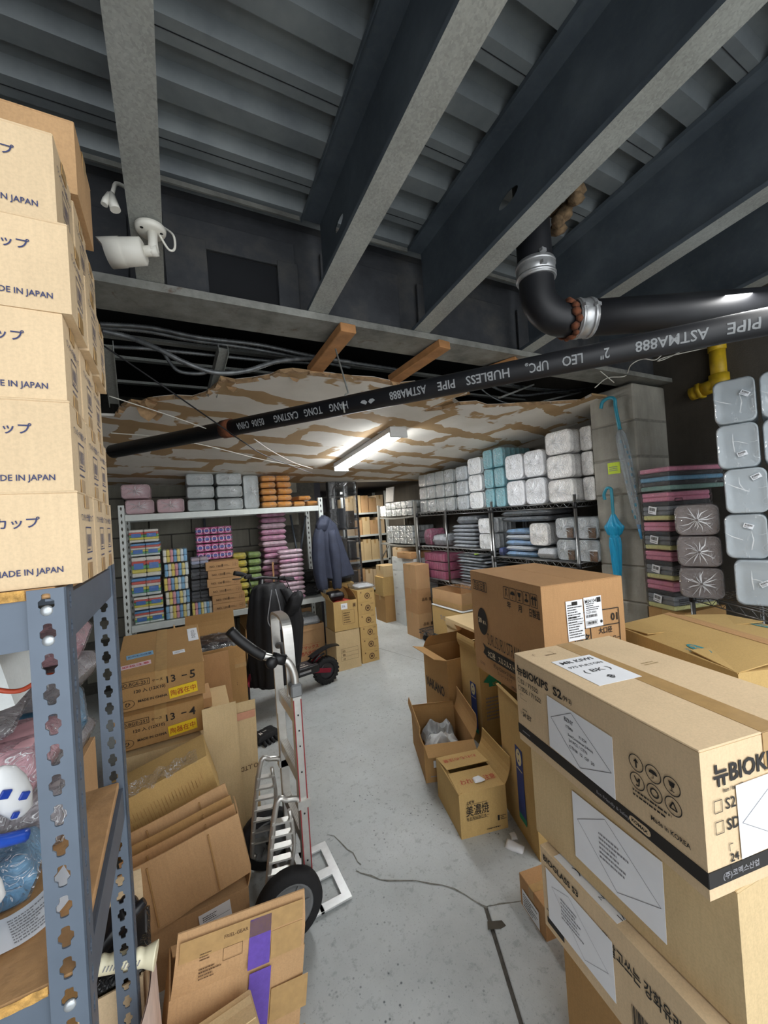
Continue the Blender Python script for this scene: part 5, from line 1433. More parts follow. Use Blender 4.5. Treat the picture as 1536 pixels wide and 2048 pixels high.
p = Print(); p.ring(.115,.062,.028,.028,.010); p.disc(.115,.062,.014); p.build('printed_logo', INK_BROWN, t, face(S3_, 'front'), .0025)
carton('plain kraft carton under the small carton behind the shelf post', (1.66, 4.32, 0), (.26,.24,.70), 0, KRAFT_DARK, 'solid', None)
bp = thing('plastic_bag', 'crumpled white and clear bag on top of the small carton stack', 'bag', (1.785, 4.05, .784))
link('film', pillow_mesh(.24,.26,.045,62,FILM_HEAVY), bp); link('contents', pillow_mesh(.18,.18,.03,63,PP_WHITE), bp, (.03,0,.004))
tag(link('black_cloth', pillow_mesh(.18,.16,.10,64,BLACKGOODS), None, (1.67,4.28,.84)), 'black cloth heaped on the carton behind the shelf post', 'cloth')
# ------------------------------------------------------------------ garments
NAVYCLOTH = plain('navy_cloth', '#2F3445', .8, 0, .18, 10, .2, 90); BLACKCLOTH = plain('black_cloth', '#0E0E12', .75, 0, .3, 12, .2, 60)
def drape(rings, seed, amp, n=40, freq=(5, 9, 14)):
    """cloth hanging in folds: rings = (x, y, z, half width, half depth)"""
    out = []
    rnd = random.Random(seed); ph = [rnd.uniform(0, 6) for _ in freq]
    for i, (x, y, z, a, b) in enumerate(rings):
        r = []
        for k in range(n):
            t = 2*PI*k/n
            f = 1+amp*(min(i, 5)/5)*sum(math.sin(fq*t+p_+i*.12)/(j+1.3) for j, (fq, p_) in enumerate(zip(freq, ph)))
            r.append((x+a*math.cos(t)*f, y+b*math.sin(t)*f, z+.006*math.sin(4*t+i)))
        out.append(r)
    return out
def densify(rings, m=4):
    out = []
    for p, q in zip(rings[:-1], rings[1:]):
        for k in range(m): out.append(tuple(p[i]+(q[i]-p[i])*k/m for i in range(len(p))))
    return out+[rings[-1]]
jk = thing('jacket', 'dark navy jacket hanging from the right post of the white shelf', 'jacket', (1.46, 4.10, 0))
JZ = densify([(-.02,.02,1.60,.02,.02),(-.02,.01,1.57,.06,.035),(-.015,0,1.50,.11,.05),(.0,-.01,1.36,.14,.06),(.03,-.01,1.15,.17,.07),(.06,-.01,.98,.20,.075),(.07,-.01,.93,.205,.078)])
MB().loft(list(reversed(drape(JZ, 3, .10))), True, True).build('body', NAVYCLOTH, jk)
SL = densify([(-.085,-.02,1.47,.05,.045),(-.11,-.045,1.38,.065,.05),(-.125,-.055,1.20,.072,.05),(-.125,-.06,1.0,.068,.048),(-.105,-.06,.85,.058,.044),(-.098,-.06,.825,.045,.036)])
MB().loft(list(reversed(drape(SL, 5, .08, 24))), True, True).build('sleeve', NAVYCLOTH, jk)
SL2 = densify([(.03,-.04,1.44,.05,.04),(.04,-.07,1.25,.06,.05),(.05,-.08,1.05,.06,.045),(.05,-.08,.87,.05,.04),(.05,-.08,.82,.045,.034)])
MB().loft(list(reversed(drape(SL2, 6, .08, 24))), True, True).build('sleeve', NAVYCLOTH, jk)
MB().loft(drape(densify([(-.07,-.035,1.43,.06,.03),(-.06,-.045,1.50,.07,.04),(-.03,-.02,1.56,.06,.045)], 3), 8, .06, 24), True, True).build('collar', NAVYCLOTH, jk)
# ------------------------------------------------------------------ electric scooter under a black coat
sk_ = thing('electric_scooter', 'black and red electric scooter parked before the white shelf', 'scooter', (.86, 3.62, 0), (0, 0, R(11)))
def wheel(p, r, w_, nm, rz=0):
    MW = Matrix.Translation(p) @ Matrix.Rotation(rz, 4, 'Z') @ Matrix.Rotation(PI/2, 4, 'X')
    o = MB().lathe([(r*.62,-w_*.4),(r*.9,-w_/2),(r,-w_*.3),(r*1.01,0),(r,w_*.3),(r*.9,w_/2),(r*.62,w_*.4)], 30, MW, False, False).build(nm, RUBBER, sk_)
    for k in range(22):
        m = MB(); m.box((r*.985,0,0), (.012,.018,w_*.8), M=MW @ Matrix.Rotation(2*PI*k/22, 4, 'Z')); m.build('tread', RUBBER, o)
    MB().lathe([(.0,-w_*.38),(r*.3,-w_*.42),(r*.45,-w_*.3),(r*.63,-w_*.36),(r*.63,w_*.36),(r*.45,w_*.3),(r*.3,w_*.42),(.0,w_*.38)], 24, MW, False, False).build('hub', plain('scooter_hub', '#3A3A3E', .4, .4), o)
wheel((.36,0,.125), .125, .075, 'wheel'); wheel((-.42,-.02,.125), .125, .075, 'wheel', R(70))
SCR = plain('anodised_red', '#8E2034', .35, .5, .1)
m = MB(); m.rbox((-.02,0,.20), (.56,.17,.075), .03); m.build('deck', BLACK, sk_)
MB().box((-.02,0,.2395), (.50,.145,.004)).build('grip_tape', plain('grip_tape', '#3B3436', .9, 0, .3, 60), sk_)
pl = Print(); pl.rect(-.05,-.06,.20,.018); pl.text('NIPO', .02,-.02,.034,.12,'l',.03); pl.build('deck_decal', plain('decal', '#B9AFA4', .6), sk_, Matrix.Translation((0,0,.2425)))
MB().box((-.02,-.0855,.20), (.36,.003,.018)).build('light_strip', plain('light_strip', '#8A8A8E', .3), sk_)
for y in (-.055, .055):
    MB().box((.29,y,.155), (.19,.014,.04), rot=(0,R(14),0)).build('swing_arm', SCR, sk_, bevel=.003)
MB().tube([(.22,0,.23),(.30,0,.28)], .022, 10).build('shock', SCR, sk_)
for y in (-.04,.04): MB().tube([(.20,y,.24),(.26,y,.285),(.33,y,.30)], .010, 8).build('strut', BLACK, sk_)
fd = MB(); fd.grid(lambda u, v: (.20+.30*u, -.045+.09*v, .285+.075*math.sin(u*2.0)-.02*u+.008*math.sin(PI*v)), 12, 4); fd.grid(lambda u, v: (.20+.30*u, -.045+.09*v, .280+.075*math.sin(u*2.0)-.02*u+.008*math.sin(PI*v)), 12, 4, flip=True); fd.build('fender', BLACK, sk_)
MB().tube([(-.34,0,.20),(-.38,0,.30),(-.30,-.01,.62),(-.22,-.02,1.08)], [.03,.028,.024,.022], 12).build('stem', BLACK, sk_)
for y in (-.06,.06): MB().tube([(-.42,y-.02,.125),(-.40,y,.26),(-.37,y*.5,.31)], .014, 8).build('fork', SCR, sk_)
BZ = bez([(-.475,-.11,1.175),(-.40,-.10,1.15),(-.31,-.05,1.10),(-.22,-.02,1.095),(-.10,.01,1.07),(.02,.02,1.045),(.10,.03,1.03)], 5)
MB().tube(BZ, .013, 10).build('handlebar', BLACK, sk_)
MB().tube(BZ[:7], .019, 10).build('grip', RUBBER, sk_); MB().tube(BZ[-7:], .019, 10).build('grip', RUBBER, sk_)
for p in ((-.36,-.09,1.13),(-.03,.0,1.06)):
    MB().rbox(p, (.06,.04,.035), .01).build('control', BLACK, sk_)
for q in (((-.38,-.12,1.15),(-.45,-.16,1.13),(-.51,-.17,1.135)),((-.05,-.03,1.06),(.05,-.05,1.035),(.10,-.05,1.02))):
    MB().tube(q, .005, 6).build('brake_lever', BLACK, sk_)
for q in (((-.36,-.1,1.12),(-.34,-.14,1.0),(-.28,-.10,.9)),((-.05,0,1.06),(-.14,-.12,1.0),(-.25,-.10,.93)),((.02,.02,1.045),(.0,-.10,.97),(.06,-.04,.86))):
    MB().tube(bez(q, 6), .004, 6).build('cable', BLACK, sk_)
ct = thing('black_coat', 'long black coat draped over the scooter handlebar', 'coat', (.695, 3.415, 0))
CZ = densify([(-.01,.03,1.055,.05,.025),(-.02,.02,1.04,.12,.05),(-.02,-.01,.95,.15,.08),(-.01,-.03,.75,.19,.11),(.0,-.02,.5,.20,.12),(.0,-.02,.30,.185,.115),(.0,-.02,.24,.18,.11)])
MB().loft(list(reversed(drape(CZ, 12, .12))), True, True).build('body', BLACKCLOTH, ct)
CS = densify([(.10,-.02,1.0,.04,.04),(.15,-.06,.90,.06,.055),(.16,-.08,.72,.07,.06),(.13,-.09,.50,.07,.06),(.12,-.09,.38,.06,.05)])
MB().loft(list(reversed(drape(CS, 14, .10, 24))), True, True).build('sleeve', BLACKCLOTH, ct)
CH = densify([(.11,-.10,.78,.04,.035),(.15,-.12,.86,.065,.05),(.18,-.11,.93,.06,.045),(.20,-.09,.97,.025,.025)], 3)
MB().loft(drape(CH, 15, .10, 24), True, True).build('hood', BLACKCLOTH, ct)
for q in (((-.02,-.115,1.02),(-.05,-.14,.9),(-.07,-.145,.78),(-.03,-.155,.70)),((.01,-.115,1.02),(.03,-.15,.86),(.02,-.16,.70))):
    MB().tube(bez(q, 6), .0045, 6).build('drawcord', plain('grey_cord', '#8C8C90', .7), ct)
shoe = thing('black_glove', 'black glove lying on the floor by the scooter front wheel', 'glove', (.505, 3.02, 0), (0,0,R(20)))
link('palm', pillow_mesh(.18,.12,.06,70,BLACKCLOTH), shoe)
for k in range(4): MB().tube([(-.04+.03*k,-.04,.02),(-.05+.032*k,-.075,.016),(-.055+.034*k,-.10,.010)], [.014,.013,.010], 8).build('finger', BLACKCLOTH, shoe)
pg_ = Print(); pg_.text('JLT', -.02,.0,.028,.07,'c',.03); pg_.build('printed_lettering', INK_WHITE, shoe, Matrix.Translation((0,-.02,.058)), .002)
# ------------------------------------------------------------------ shrouded rack at the mouth of the far aisle
cg = thing('shrouded_rack', 'black wire rack shrouded in dark plastic film beside the jacket', 'rack', (1.95, 5.02, 0))
DF = film('smoky_film', (.30,.31,.34,1), .03, .6, 5, .5)
for x in (-.20,.20):
    for y in (-.22,.22): MB().tube([(x,y,0),(x,y,2.02)], .014, 10).build('post', plain('brown_post', '#4A3A30', .6) if x > 0 and y < 0 else BLACK, cg)
for z in (.18,.62,1.02,1.42,1.86):
    MB().box((0,0,z), (.40,.44,.02)).build('shelf', BLACK, cg)
m = MB(); rr = [(-.225,-.25),(.225,-.25),(.225,.25),(-.225,.25)]
m.grid(lambda u, v: (-.215+.41*u, -.235+.010*noise.noise(Vector((u*9,v*3,1)))+.012*math.sin(u*16), .25+1.78*v), 24, 16); m.build('shroud', DF, cg)
random.seed(61)
for z in (.19,.63,1.03,1.43):
    for k in range(3):
        c_ = random.choice(('#77787C','#5A5B60','#8A8780','#8B7556'))
        tag(MB().box((0,0,.11+.02*(k % 2)), (.115,.30,.22+.04*(k % 2))).build('packed_box', colour(c_), None, bevel=.004, loc=(1.825+.125*k, 5.02, z+.002)), '%s box behind the smoky film, %s on the %s level' % ('grey' if c_ != '#8B7556' else 'tan', ('left','middle','right')[k], {.19:'bottom',.63:'second',1.03:'third',1.43:'upper'}[z]), 'box', 'boxes inside the shrouded rack')
# ------------------------------------------------------------------ chrome wire racks along the right wall
random.seed(70)
def wire_shelf(t, x0, x1, y0, y1, z, mat=CHROME):
    """one wire deck: rim of two rods joined by a zigzag, with rods across"""
    m = MB()
    for zz in (z, z-.038):
        m.tube([(x0,y0,zz),(x1,y0,zz),(x1,y1,zz),(x0,y1,zz),(x0,y0,zz)], .0035, 5)
    m.build('shelf_rim', mat, t)
    zg = MB()
    def zig(a, b, n):
        a = Vector(a); b = Vector(b); zg.tube([a.lerp(b, k/n)+Vector((0,0,0 if k % 2 else -.038)) for k in range(n+1)], .0025, 4)
    n1 = max(4, int((y1-y0)/.036)); n2 = max(4, int((x1-x0)/.036))
    zig((x0,y0,z),(x0,y1,z), n1); zig((x0,y0,z),(x1,y0,z), n2); zig((x1,y0,z),(x1,y1,z), n1); zig((x0,y1,z),(x1,y1,z), n2)
    tag(zg.build('zigzag_truss', mat, t), kind='stuff')
    rd = MB(); k = y0+.03
    while k < y1: rd.tube([(x0,k,z+.003),(x1,k,z+.003)], .0022, 4); k += .03
    tag(rd.build('deck_rods', mat, t), kind='stuff')
def wire_rack(label, x0, x1, y0, y1, zs, top, posts=None, mat=CHROME, z0=0):
    t = thing('wire_rack', label, 'rack', (0,0,0), 0, 'chrome wire racks on the right')
    for x, y in posts or ((x0,y0),(x1,y0),(x0,y1),(x1,y1)):
        p = MB().tube([(x,y,z0),(x,y,top)], .0125, 12).lathe([(.0,top+.0),(.0135,top),(.012,top+.008),(.0,top+.009)], 12, Matrix.Translation((x,y,0))).build('post', mat, t)
        for z in zs: MB().lathe([(.0135,z-.05),(.017,z-.045),(.0175,z-.005),(.0135,z)], 12, Matrix.Translation((x,y,0)), False, False).build('collar', BLACK, p)
        MB().lathe([(.0,z0),(.0155,z0),(.0155,z0+.01),(.013,z0+.03)], 10, Matrix.Translation((x,y,0)), True, False).build('foot', BLACK, p)
    for z in zs: wire_shelf(t, x0, x1, y0, y1, z, mat)
    return t
WX, WX1 = 2.85, 3.32
wire_rack('chrome wire rack beside the concrete pier', WX, WX1, 2.115, 3.06, (.55, 1.065, 1.558), 1.615)
w2 = wire_rack('long chrome wire rack with pink striped bundles, beyond the pier rack', WX, WX1, 3.095, 4.46, (.72, 1.125, 1.558), 1.562)
MB().tube([(WX,3.84,.725),(WX,3.84,1.557)], .0125, 12).build('post', CHROME, w2)
def side_bundle(lb, y0, y1, z, h, mat, L=.40, n=7, grp=None, seed=0, x=WX+.012, knot=True, **k):
    """bundle whose end faces the aisle (-X), between y0 and y1"""
    return bundle(lb, (x+.035+L/2, (y0+y1)/2, z), y1-y0-.012, h, L, mat, -90, grp, n, None, knot, None, seed, **k)
G_ = 'tub bundles on the wire racks'
ZT = 1.564
# top level of the first rack
PRN = plain('printed_tub', '#F1EFEC', .4, 0, .12, 22)
for c, (a, b) in enumerate(((2.14,2.40),(1.93,2.13))):
    for r in range(3):
        if c == 1: a, b = 2.13-.005, 1.93
        t = side_bundle('white printed tub bundle in crinkled film, %s of the column %s' % (('lowest','middle','topmost')[r], 'next to the pier' if c else 'one in from the pier'), min(a,b)+(.19 if c else 0)*0, max(a,b), ZT+.205*r, .192, PRN, .34, 3, 'printed tub bundles above the pier rack', 1) if c == 0 else \
            side_bundle('white printed tub bundle in crinkled film, %s of the column %s' % (('lowest','middle','topmost')[r], 'next to the pier'), 2.13-.19*0-.0, 2.13+.0-.0 or 0, ZT, .19, PRN) if False else None
for r in range(3):
    side_bundle('white printed tub bundle behind the pier edge, %s of three' % ('lowest','middle','topmost')[r], 2.02, 2.135, ZT+.205*r, .192, PRN, .28, 3, 'printed tub bundles above the pier rack', 2, x=WX+.11)
MILK = plain('milky_tubs', '#ECEEF2', .4, 0, .06, 12)
for r in range(2):
    for c in range(2):
        side_bundle('milky white tub bundle, %s of the %s pair on the first wire rack' % (('lower','upper')[r], ('nearer','farther')[c]), 2.42+.235*c, 2.65+.235*c, ZT+.25*r, .235, MILK, .40, 5, 'milky tub bundles on the first wire rack', c)
for r in range(3):
    for c in range(2):
        side_bundle('aqua tub bundle, %s in the %s aqua column' % (('lowest','middle','topmost')[r], ('nearer','farther')[c]), 2.90+.15*c, 3.04+.15*c, ZT+.20*r, .19, PP_AQUA, .38, 5, 'aqua tub bundles', c, knot=False)
for r in range(3):
    side_bundle('white square tub bundle, %s in the stack beyond the aqua tubs' % ('lowest','middle','topmost')[r], 3.22, 3.44, ZT+.185*r, .175, PP_WHITE, .40, 6, 'white tub stacks', 0)
    side_bundle('clear tub bundle, %s in the stack past the white tubs' % ('lowest','middle','topmost')[r], 3.45, 3.66, ZT+.165*r, .155, PP_CLEAR, .40, 7, G_, 1)
    for c in range(4):
        side_bundle('grey clear tub bundle, %s of the %s column on the far wire rack' % (('lowest','middle','topmost')[r], ('first','second','third','fourth')[c]), 3.70+.185*c, 3.88+.185*c, ZT+.165*r, .155, PP_GREY, .40, 9, 'grey clear tubs on the far wire rack', c, knot=c % 2 == 0)
# second level
Z2 = 1.072
FOODP = plain('food_print', '#6B4A2C', .5, 0, .5, 26)
def food_tub(lb, y0, y1, z, h):
    t = side_bundle(lb, y0, y1, z, h, PP_CLEAR, .26, 2, 'clear food tubs with brown print', 1, name='food_tub', x=WX+.045)
    return t
for r in range(2):
    for c in range(2):
        t = food_tub('clear snack tub with brown food print, %s %s' % (('lower','upper')[r], ('beside the pier','behind the chrome post')[c]), 1.985+.20*c, 2.18+.20*c, Z2+.185*r, .175)
        MB().box((.05,-.14,.05), (.06,.006,.085)).build('food_picture', FOODP, t); MB().box((.05,-.145,.095), (.075,.006,.012)).build('white_rim', PP_WHITE, t)
side_bundle('white tub with red fruit print on the second level of the pier rack', 2.43, 2.64, Z2+.12, .20, PRN, .30, 2, None, 0)
t = COL.objects[-1]
GREYBAG = plain('silver_bags', '#BCC1C6', .4, 0, .3, 22); BLUEBAG = plain('blue_bags', '#93BBE0', .4, 0, .35, 18); DKBAG = plain('dark_flat_bags', '#73787C', .45, 0, .35, 18)
for r in range(5):
    bag('blue and white wrapped bag, %s in the pile on the pier rack' % ordinal(r), (WX+.24, 2.80, Z2+.002+.054*r), .38, .36-.01*r, .054, BLUEBAG if r % 2 == 0 else PP_WHITE, 'blue and white bags on the pier rack', random.uniform(-6,6), 80+r % 3)
bag('white bag under the fruit tub on the pier rack', (WX+.20, 2.48, Z2+.002), .34, .18, .11, PP_WHITE, 'blue and white bags on the pier rack', 4, 84)
for r in range(2):
    bag('dark flat wrapped bag, %s of two topping the blue pile' % ('lower','upper')[r], (WX+.25, 2.72, Z2+.335+.056*r), .36, .60, .056, DKBAG, 'dark flat bags on the pier rack', random.uniform(-4,4), 86)
bag('small navy blue wrapped pack at the corner of the pier rack', (WX+.10, 3.01, Z2+.002), .14, .055, .09, NAVY, None, 0, 88)
for r in range(2):
    side_bundle('white tub bundle, %s of two on the middle level of the second wire rack' % ('lower','upper')[r], 3.118, 3.33, 1.132+.165*r, .158, PP_WHITE, .34, 5, 'white tubs on the middle level', 2)
for r in range(6):
    bag('silver wrapped pack, %s in the pile beside the white tubs' % ordinal(r), (WX+.2, 3.58, 1.132+.044*r), .36, .40, .044, GREYBAG, 'silver packs on the middle level', random.uniform(-5,5), 90+r % 3)
bag('grey crinkled bag on top of the silver packs', (WX+.2, 3.56, 1.40), .30, .30, .10, DKBAG, None, 12, 93)
PINKPRT = plain('pink_printed', '#B4607E', .5, 0, .35, 40)
bag('pink patterned bag standing on the middle level of the dolly rack', (WX+.18, 4.34, 1.134), .26, .16, .24, PINKPRT, None, 0, 95)
bag('grey crinkled bag beside the pink patterned bag', (WX+.22, 4.08, 1.134), .34, .30, .16, GREYBAG, None, 5, 96)
# third level
def striped(lb, y0, y1, z, h):
    t = thing('striped_bundle', lb, 'packs', (WX+.19, (y0+y1)/2, z), R(-90), 'pink striped bundles')
    n = 9; w = y1-y0-.01
    for i in range(n):
        me = cached(('stripe', round(w,3), h), lambda: MB().rbox((0,0,h/2), (w/n*.93, .32, h), .004).mesh('pack', colour('#B0577A', .6)))
        link('pack', me, t, (-w/2+w/n*(i+.5), 0, 0))
    link('film', film_box_mesh(w, .33, h, 4), t); return t
for r in range(3):
    striped('pink striped bundle, %s of the stack on the dolly rack' % ('lowest','middle','topmost')[r], 3.95, 4.40, .729+.108*r, .096)
for r in range(10):
    bag('flat grey garment pack, %s in the leaning pile on the lower wire shelf' % ordinal(r), (WX+.225-.003*r, 3.42+.008*r, .728+.034*r), .38, .56-.012*r, .034, GREYBAG if r % 3 else DKBAG, 'flat grey garment packs', random.uniform(-5,5), 100+r % 3)
lg = tag(MB().rbox((0,0,0), (.05,.03,.012), .01).build('green_tag', colour('#A9D42A', .5), None, loc=(WX+.02, 3.36, 1.075)), 'lime green tag on the pile of grey garment packs', 'tag')
bag('aqua plastic bag on the lowest shelf of the pier rack', (WX+.24, 2.80, .558), .38, .44, .20, PP_AQUA, None, 0, 106)
bag('second aqua plastic bag lying on the lower aqua one', (WX+.24, 2.78, .762), .36, .42, .16, PP_AQUA, None, 0, 107)
# far solid-shelf unit
fu = thing('shelf_unit', 'grey steel shelf unit with sagging boards, farther down the aisle', 'shelf', (0,0,0))
FS = plain('grey_shelf_steel', '#8B8A84', .5, .2, .12, 20)
for x in (WX, WX1):
    for y in (4.50, 5.56): MB().box((x,y,.86), (.035,.035,1.72)).build('post', FS, fu)
for z in (1.14, 1.535):
    m = MB(); m.grid(lambda u, v: (WX+(WX1-WX)*v, 4.55+1.01*u, z-.018*math.sin(PI*u)), 10, 1); m.grid(lambda u, v: (WX+(WX1-WX)*v, 4.55+1.01*u, z-.022-.018*math.sin(PI*u)), 10, 1, flip=True); m.grid(lambda u, v: (WX, 4.55+1.01*u, z-.022*(1-v)-.018*math.sin(PI*u)), 10, 1, flip=True); m.build('shelf_panel', FS, fu)
MB().tube([(WX,5.55,.90),(WX,5.30,1.11)], .012, 6).build('brace', FS, fu)
FOIL = plain('foil_packs', '#B9B4A6', .3, .3, .25, 30)
for r in range(2):
    for c in range(5):
        bundle('foil coloured tub pack, %s row, %s from the near post' % (('lower','upper')[r], ('first','second','third','fourth','fifth')[c]), (WX+.20, 4.66+.15*c, 1.54+.105*r), .135, .098, .36, PP_GREY, -90, 'packs on the sagging top board', 5, None, c % 2 == 0, None, c)
tag(MB().box((0,0,0), (.012,.24,.22)).build('grey_card', colour('#8F8C88'), None, loc=(WX+.05, 5.25, 1.865), rot=(0,R(6),0)), 'grey card standing on the foil coloured packs', 'card')
for c in range(2): bundle('white cup sleeve, %s at the far end of the sagging board' % ('nearer','farther')[c], (WX+.15, 5.40+.09*c, 1.545), .085, .16, .26, PP_WHITE, -90, 'white cup sleeves', 3, None, False, None, c)
for r in range(3):
    for c in range(4):
        bundle('silver foil box pack, %s row, %s along the middle board' % (('lowest','middle','top')[r], ('first','second','third','fourth')[c]), (WX+.20, 4.72+.19*c, 1.143+.085*r), .18, .08, .34, PP_CLEAR if (r+c) % 2 else PP_GREY, -90, 'silver packs on the middle board', 4, None, False, None, c)
# cartons on the floor under and past the racks
random.seed(77)
dl = thing('wheeled_dolly', 'low black wire dolly with castors under the dolly rack', 'dolly', (0,0,0))
wire_shelf(dl, 2.60, 3.26, 3.34, 4.20, .135, plain('dark_wire', '#4A4A4C', .4, .6))
for x in (2.65,3.2):
    for y in (3.40,4.14):
        MB().lathe([(.0,-.014),(.035,-.014),(.038,0),(.035,.014),(.0,.014)], 14, Matrix.Translation((x,y,.038)) @ Matrix.Rotation(PI/2,4,'X')).build('castor', RUBBER, dl)
        MB().box((x,y,.082), (.03,.04,.03)).build('castor_fork', CHROME, dl)
a = carton('white rimmed kraft carton with faint marker writing on the dolly', (2.86, 3.66, .142), (.44, .56, .33), 0, KRAFT_OCHRE, 'solid', None)
p = Print(); p.text('SC.JR', .16,.20,.05,.20,'l',.0, R(-4)); p.build('marker_writing', INK_GREY, a, face((.44,.56,.33),'left'), .006)
MB().rbox((0,0,.339), (.46,.58,.016), .02).build('lid_rim', WHITE_CARD, a)
a = carton('open light kraft carton on the white rimmed carton', (2.86, 3.66, .494), (.42, .54, .175), 0, KRAFT, {}, None)
for s, sy in (('left',.54),('front',.42)): 
    MF = face((.42,.54,.175), s); MB().box((sy/2,.035,.004), (sy,.045,.001), M=MF).build('tape', TAPE, a)
for r in range(3):
    t = carton('tall kraft carton, %s in the stack standing at the dolly rack post' % ('lowest','middle','topmost')[r], (2.725, 4.38, .305*r), (.20, .30, .30), 0, KRAFT_RED if r == 1 else KRAFT, 'closed', 'kraft cartons at the dolly rack post')
    if r < 2: p = Print(); p.text('品名', .06,.16,.03,.08); p.rect(.17,.15,.03,.04); p.build('printed_lettering', INK_BROWN, t, face((.2,.3,.3),'front'), .006)
tb = carton('flat kraft carton on top of the white stack', (2.92, 4.715, .958), (.34, .34, .075), 2, KRAFT_RED, 'closed', None)
carton('another flat kraft carton above the first on the white stack', (2.87, 4.62, 1.068) if False else (2.90, 4.62, .905), (.34, .36, .074), -2, KRAFT_DARK, 'closed', None) if False else None
for c in range(2):
    for r in range(5):
        lb_ = 'white carton, %s of the %s white stack in the aisle' % (ordinal(r) if r < 4 else 'topmost', ('nearer','farther')[c])
        t = carton(lb_, (2.985+.0*c, 4.69+.31*c, .191*r), (.36, .30, .185), random.uniform(-1.5,1.5), WHITE_CARD, 'closed', 'white cartons in the aisle', bulge=.003, tape=False)
        if c == 0 and r in (2, 3):
            Print().poly([(.15,.0),(.20,.16),(.17,.18),(.13,.02)]).build('glossy_tape', colour('#E6ECEC', .15), t, face((.36,.30,.185),'left'), .003)
        elif c == 1: Print().smallprint(.05,.11,.09,.03,2,r).build('printed_lettering', INK_GREY, t, face((.36,.30,.185),'left'), .003)
carton('pale kraft carton standing on the farther white stack', (2.98, 5.02, .960), (.32, .24, .12), 3, KRAFT_PALE, 'closed', None)
for k, (x, y, z, s, m_, lb) in enumerate(((2.78,5.34,.38,(.24,.28,.27),KRAFT_OCHRE,'kraft carton, middle of the leaning stack past the white cartons'),(2.80,5.34,.655,(.22,.26,.16),KRAFT_LIGHT,'kraft carton, topmost of the leaning stack past the white cartons'),(2.79,5.34,0,(.26,.30,.375),KRAFT_DARK,'dark kraft carton at the foot of the leaning stack past the white cartons'))):
    carton(lb, (x, y, z), s, random.uniform(-4,4), m_, 'closed', 'leaning kraft cartons', tape=k != 0)
# end rack across the far aisle
er = thing('shelf_unit', 'tall pale shelf rack full of tan cartons across the far end of the aisle', 'shelf', (0,0,0))
for x in (2.52, 3.34):
    for y in (6.22, 6.68): MB().box((x,y,1.0), (.04,.04,2.0)).build('post', WHITEST, er)
for z in (.32,.80,1.24,1.62):
    MB().box((2.93,6.45,z), (.84,.50,.03)).build('shelf_panel', WHITEST, er)
for li, z in enumerate((.337,.817,1.257,1.637)):
    for k in range(5):
        h = random.uniform(.24,.30) if li > 1 else random.uniform(.28,.36)
        carton('tan carton on the %s shelf of the end rack, %s from its left post' % (('lowest','second','third','top')[li], ('first','second','third','fourth','fifth')[k]), (2.64+.145*k, 6.40, z), (.135, .36, h), random.uniform(-1,1), random.choice((KRAFT, KRAFT_LIGHT, KRAFT_PALE)), 'closed', 'tan cartons on the end rack', along='y')
for k in range(2): carton('tan carton on the floor under the end rack, %s' % ('left','right')[k], (2.72+.32*k, 6.42, 0), (.28,.40,.26), 0, KRAFT_OCHRE, 'closed', 'tan cartons on the end rack')

# ------------------------------------------------------------------ the pier: umbrellas and note
UB = plain('blue_umbrella_cloth', '#1B9CC8', .45, 0, .1, 14); UBH = plain('teal_handle', '#2F8FA6', .3, 0, .08)
ub = thing('umbrella', 'furled bright blue umbrella hanging by its crook on the pier', 'umbrella', (2.905, 1.842, 0))
MB().tube(bez([(.0,.055,1.56),(-.0,.060,1.60),(.0,.035,1.645),(.0,.004,1.64),(.0,.0,1.60),(.0,.0,1.40)], 7), .011, 10).build('handle', UBH, ub)
def furled(rings, n=48, f=8, amp=.22):
    out = []
    for i, (z, r) in enumerate(rings):
        out.append([((r*(1+amp*math.sin(f*t+i*.55)))*math.cos(t)*.6, (r*(1+amp*math.sin(f*t+i*.55)))*math.sin(t), z) for t in [2*PI*k/n for k in range(n)]])
    return out
UR = densify([(.80,.006),(.88,.016),(1.05,.030),(1.22,.038),(1.27,.036),(1.285,.028),(1.30,.045),(1.355,.062),(1.38,.045),(1.43,.022),(1.45,.012)], 3)
MB().loft(furled(UR), True, True).build('canopy', UB, ub)
MB().lathe([(.031,1.272),(.034,1.285),(.031,1.298)], 16, Matrix.Diagonal((.75,1.05,1,1)), False, False).build('strap', UB, ub)
MB().tube([(0,0,.80),(0,0,.755)], .005, 8).build('ferrule', CHROME, ub)
MB().tube([(.0,.035,1.638),(.045,.035,1.645)], .003, 6).build('hook', CHROME, ub)
UC = film('clear_umbrella_vinyl', (.86,.93,.97,1), .22, .7, 22)
top_, tip_ = ux(1228, 800, 2.90), ux(1283, 1078, 2.915); dd = (tip_-top_)
uc = thing('umbrella', 'furled clear dotted umbrella with teal crook hung aslant on the pier', 'umbrella', top_)
MU = (dd.normalized()).to_track_quat('Z','X').to_matrix().to_4x4(); LU = dd.length
hk = bez([Vector((0,.105,-.035)),Vector((0,.085,.012)),Vector((0,.03,.025)),Vector((0,-.005,.0)),Vector((0,.0,-.06)) + dd*.06 + Vector((0,0,.06)), dd*.22], 7)
MB().tube(hk, .0125, 10).build('handle', UBH, uc)
MB().loft(furled(densify([(LU*.22,.018),(LU*.26,.044),(LU*.42,.052),(LU*.6,.046),(LU*.8,.030),(LU*.93,.014)], 4), 48, 7, .18), True, True, MU).build('canopy', UC, uc)
rnd = random.Random(5)
dots = MB()
for i in range(14):
    t_ = .30+.042*i; a = rnd.uniform(0, 2*PI); r_ = .038*(1-.6*max(0,t_-.45))
    dt = MB(); dt.rbox((r_*.62*math.cos(a), r_*math.sin(a), LU*t_), (.004,.026,.024), .002, MU); dt.build('blue_dot', UBH, uc)
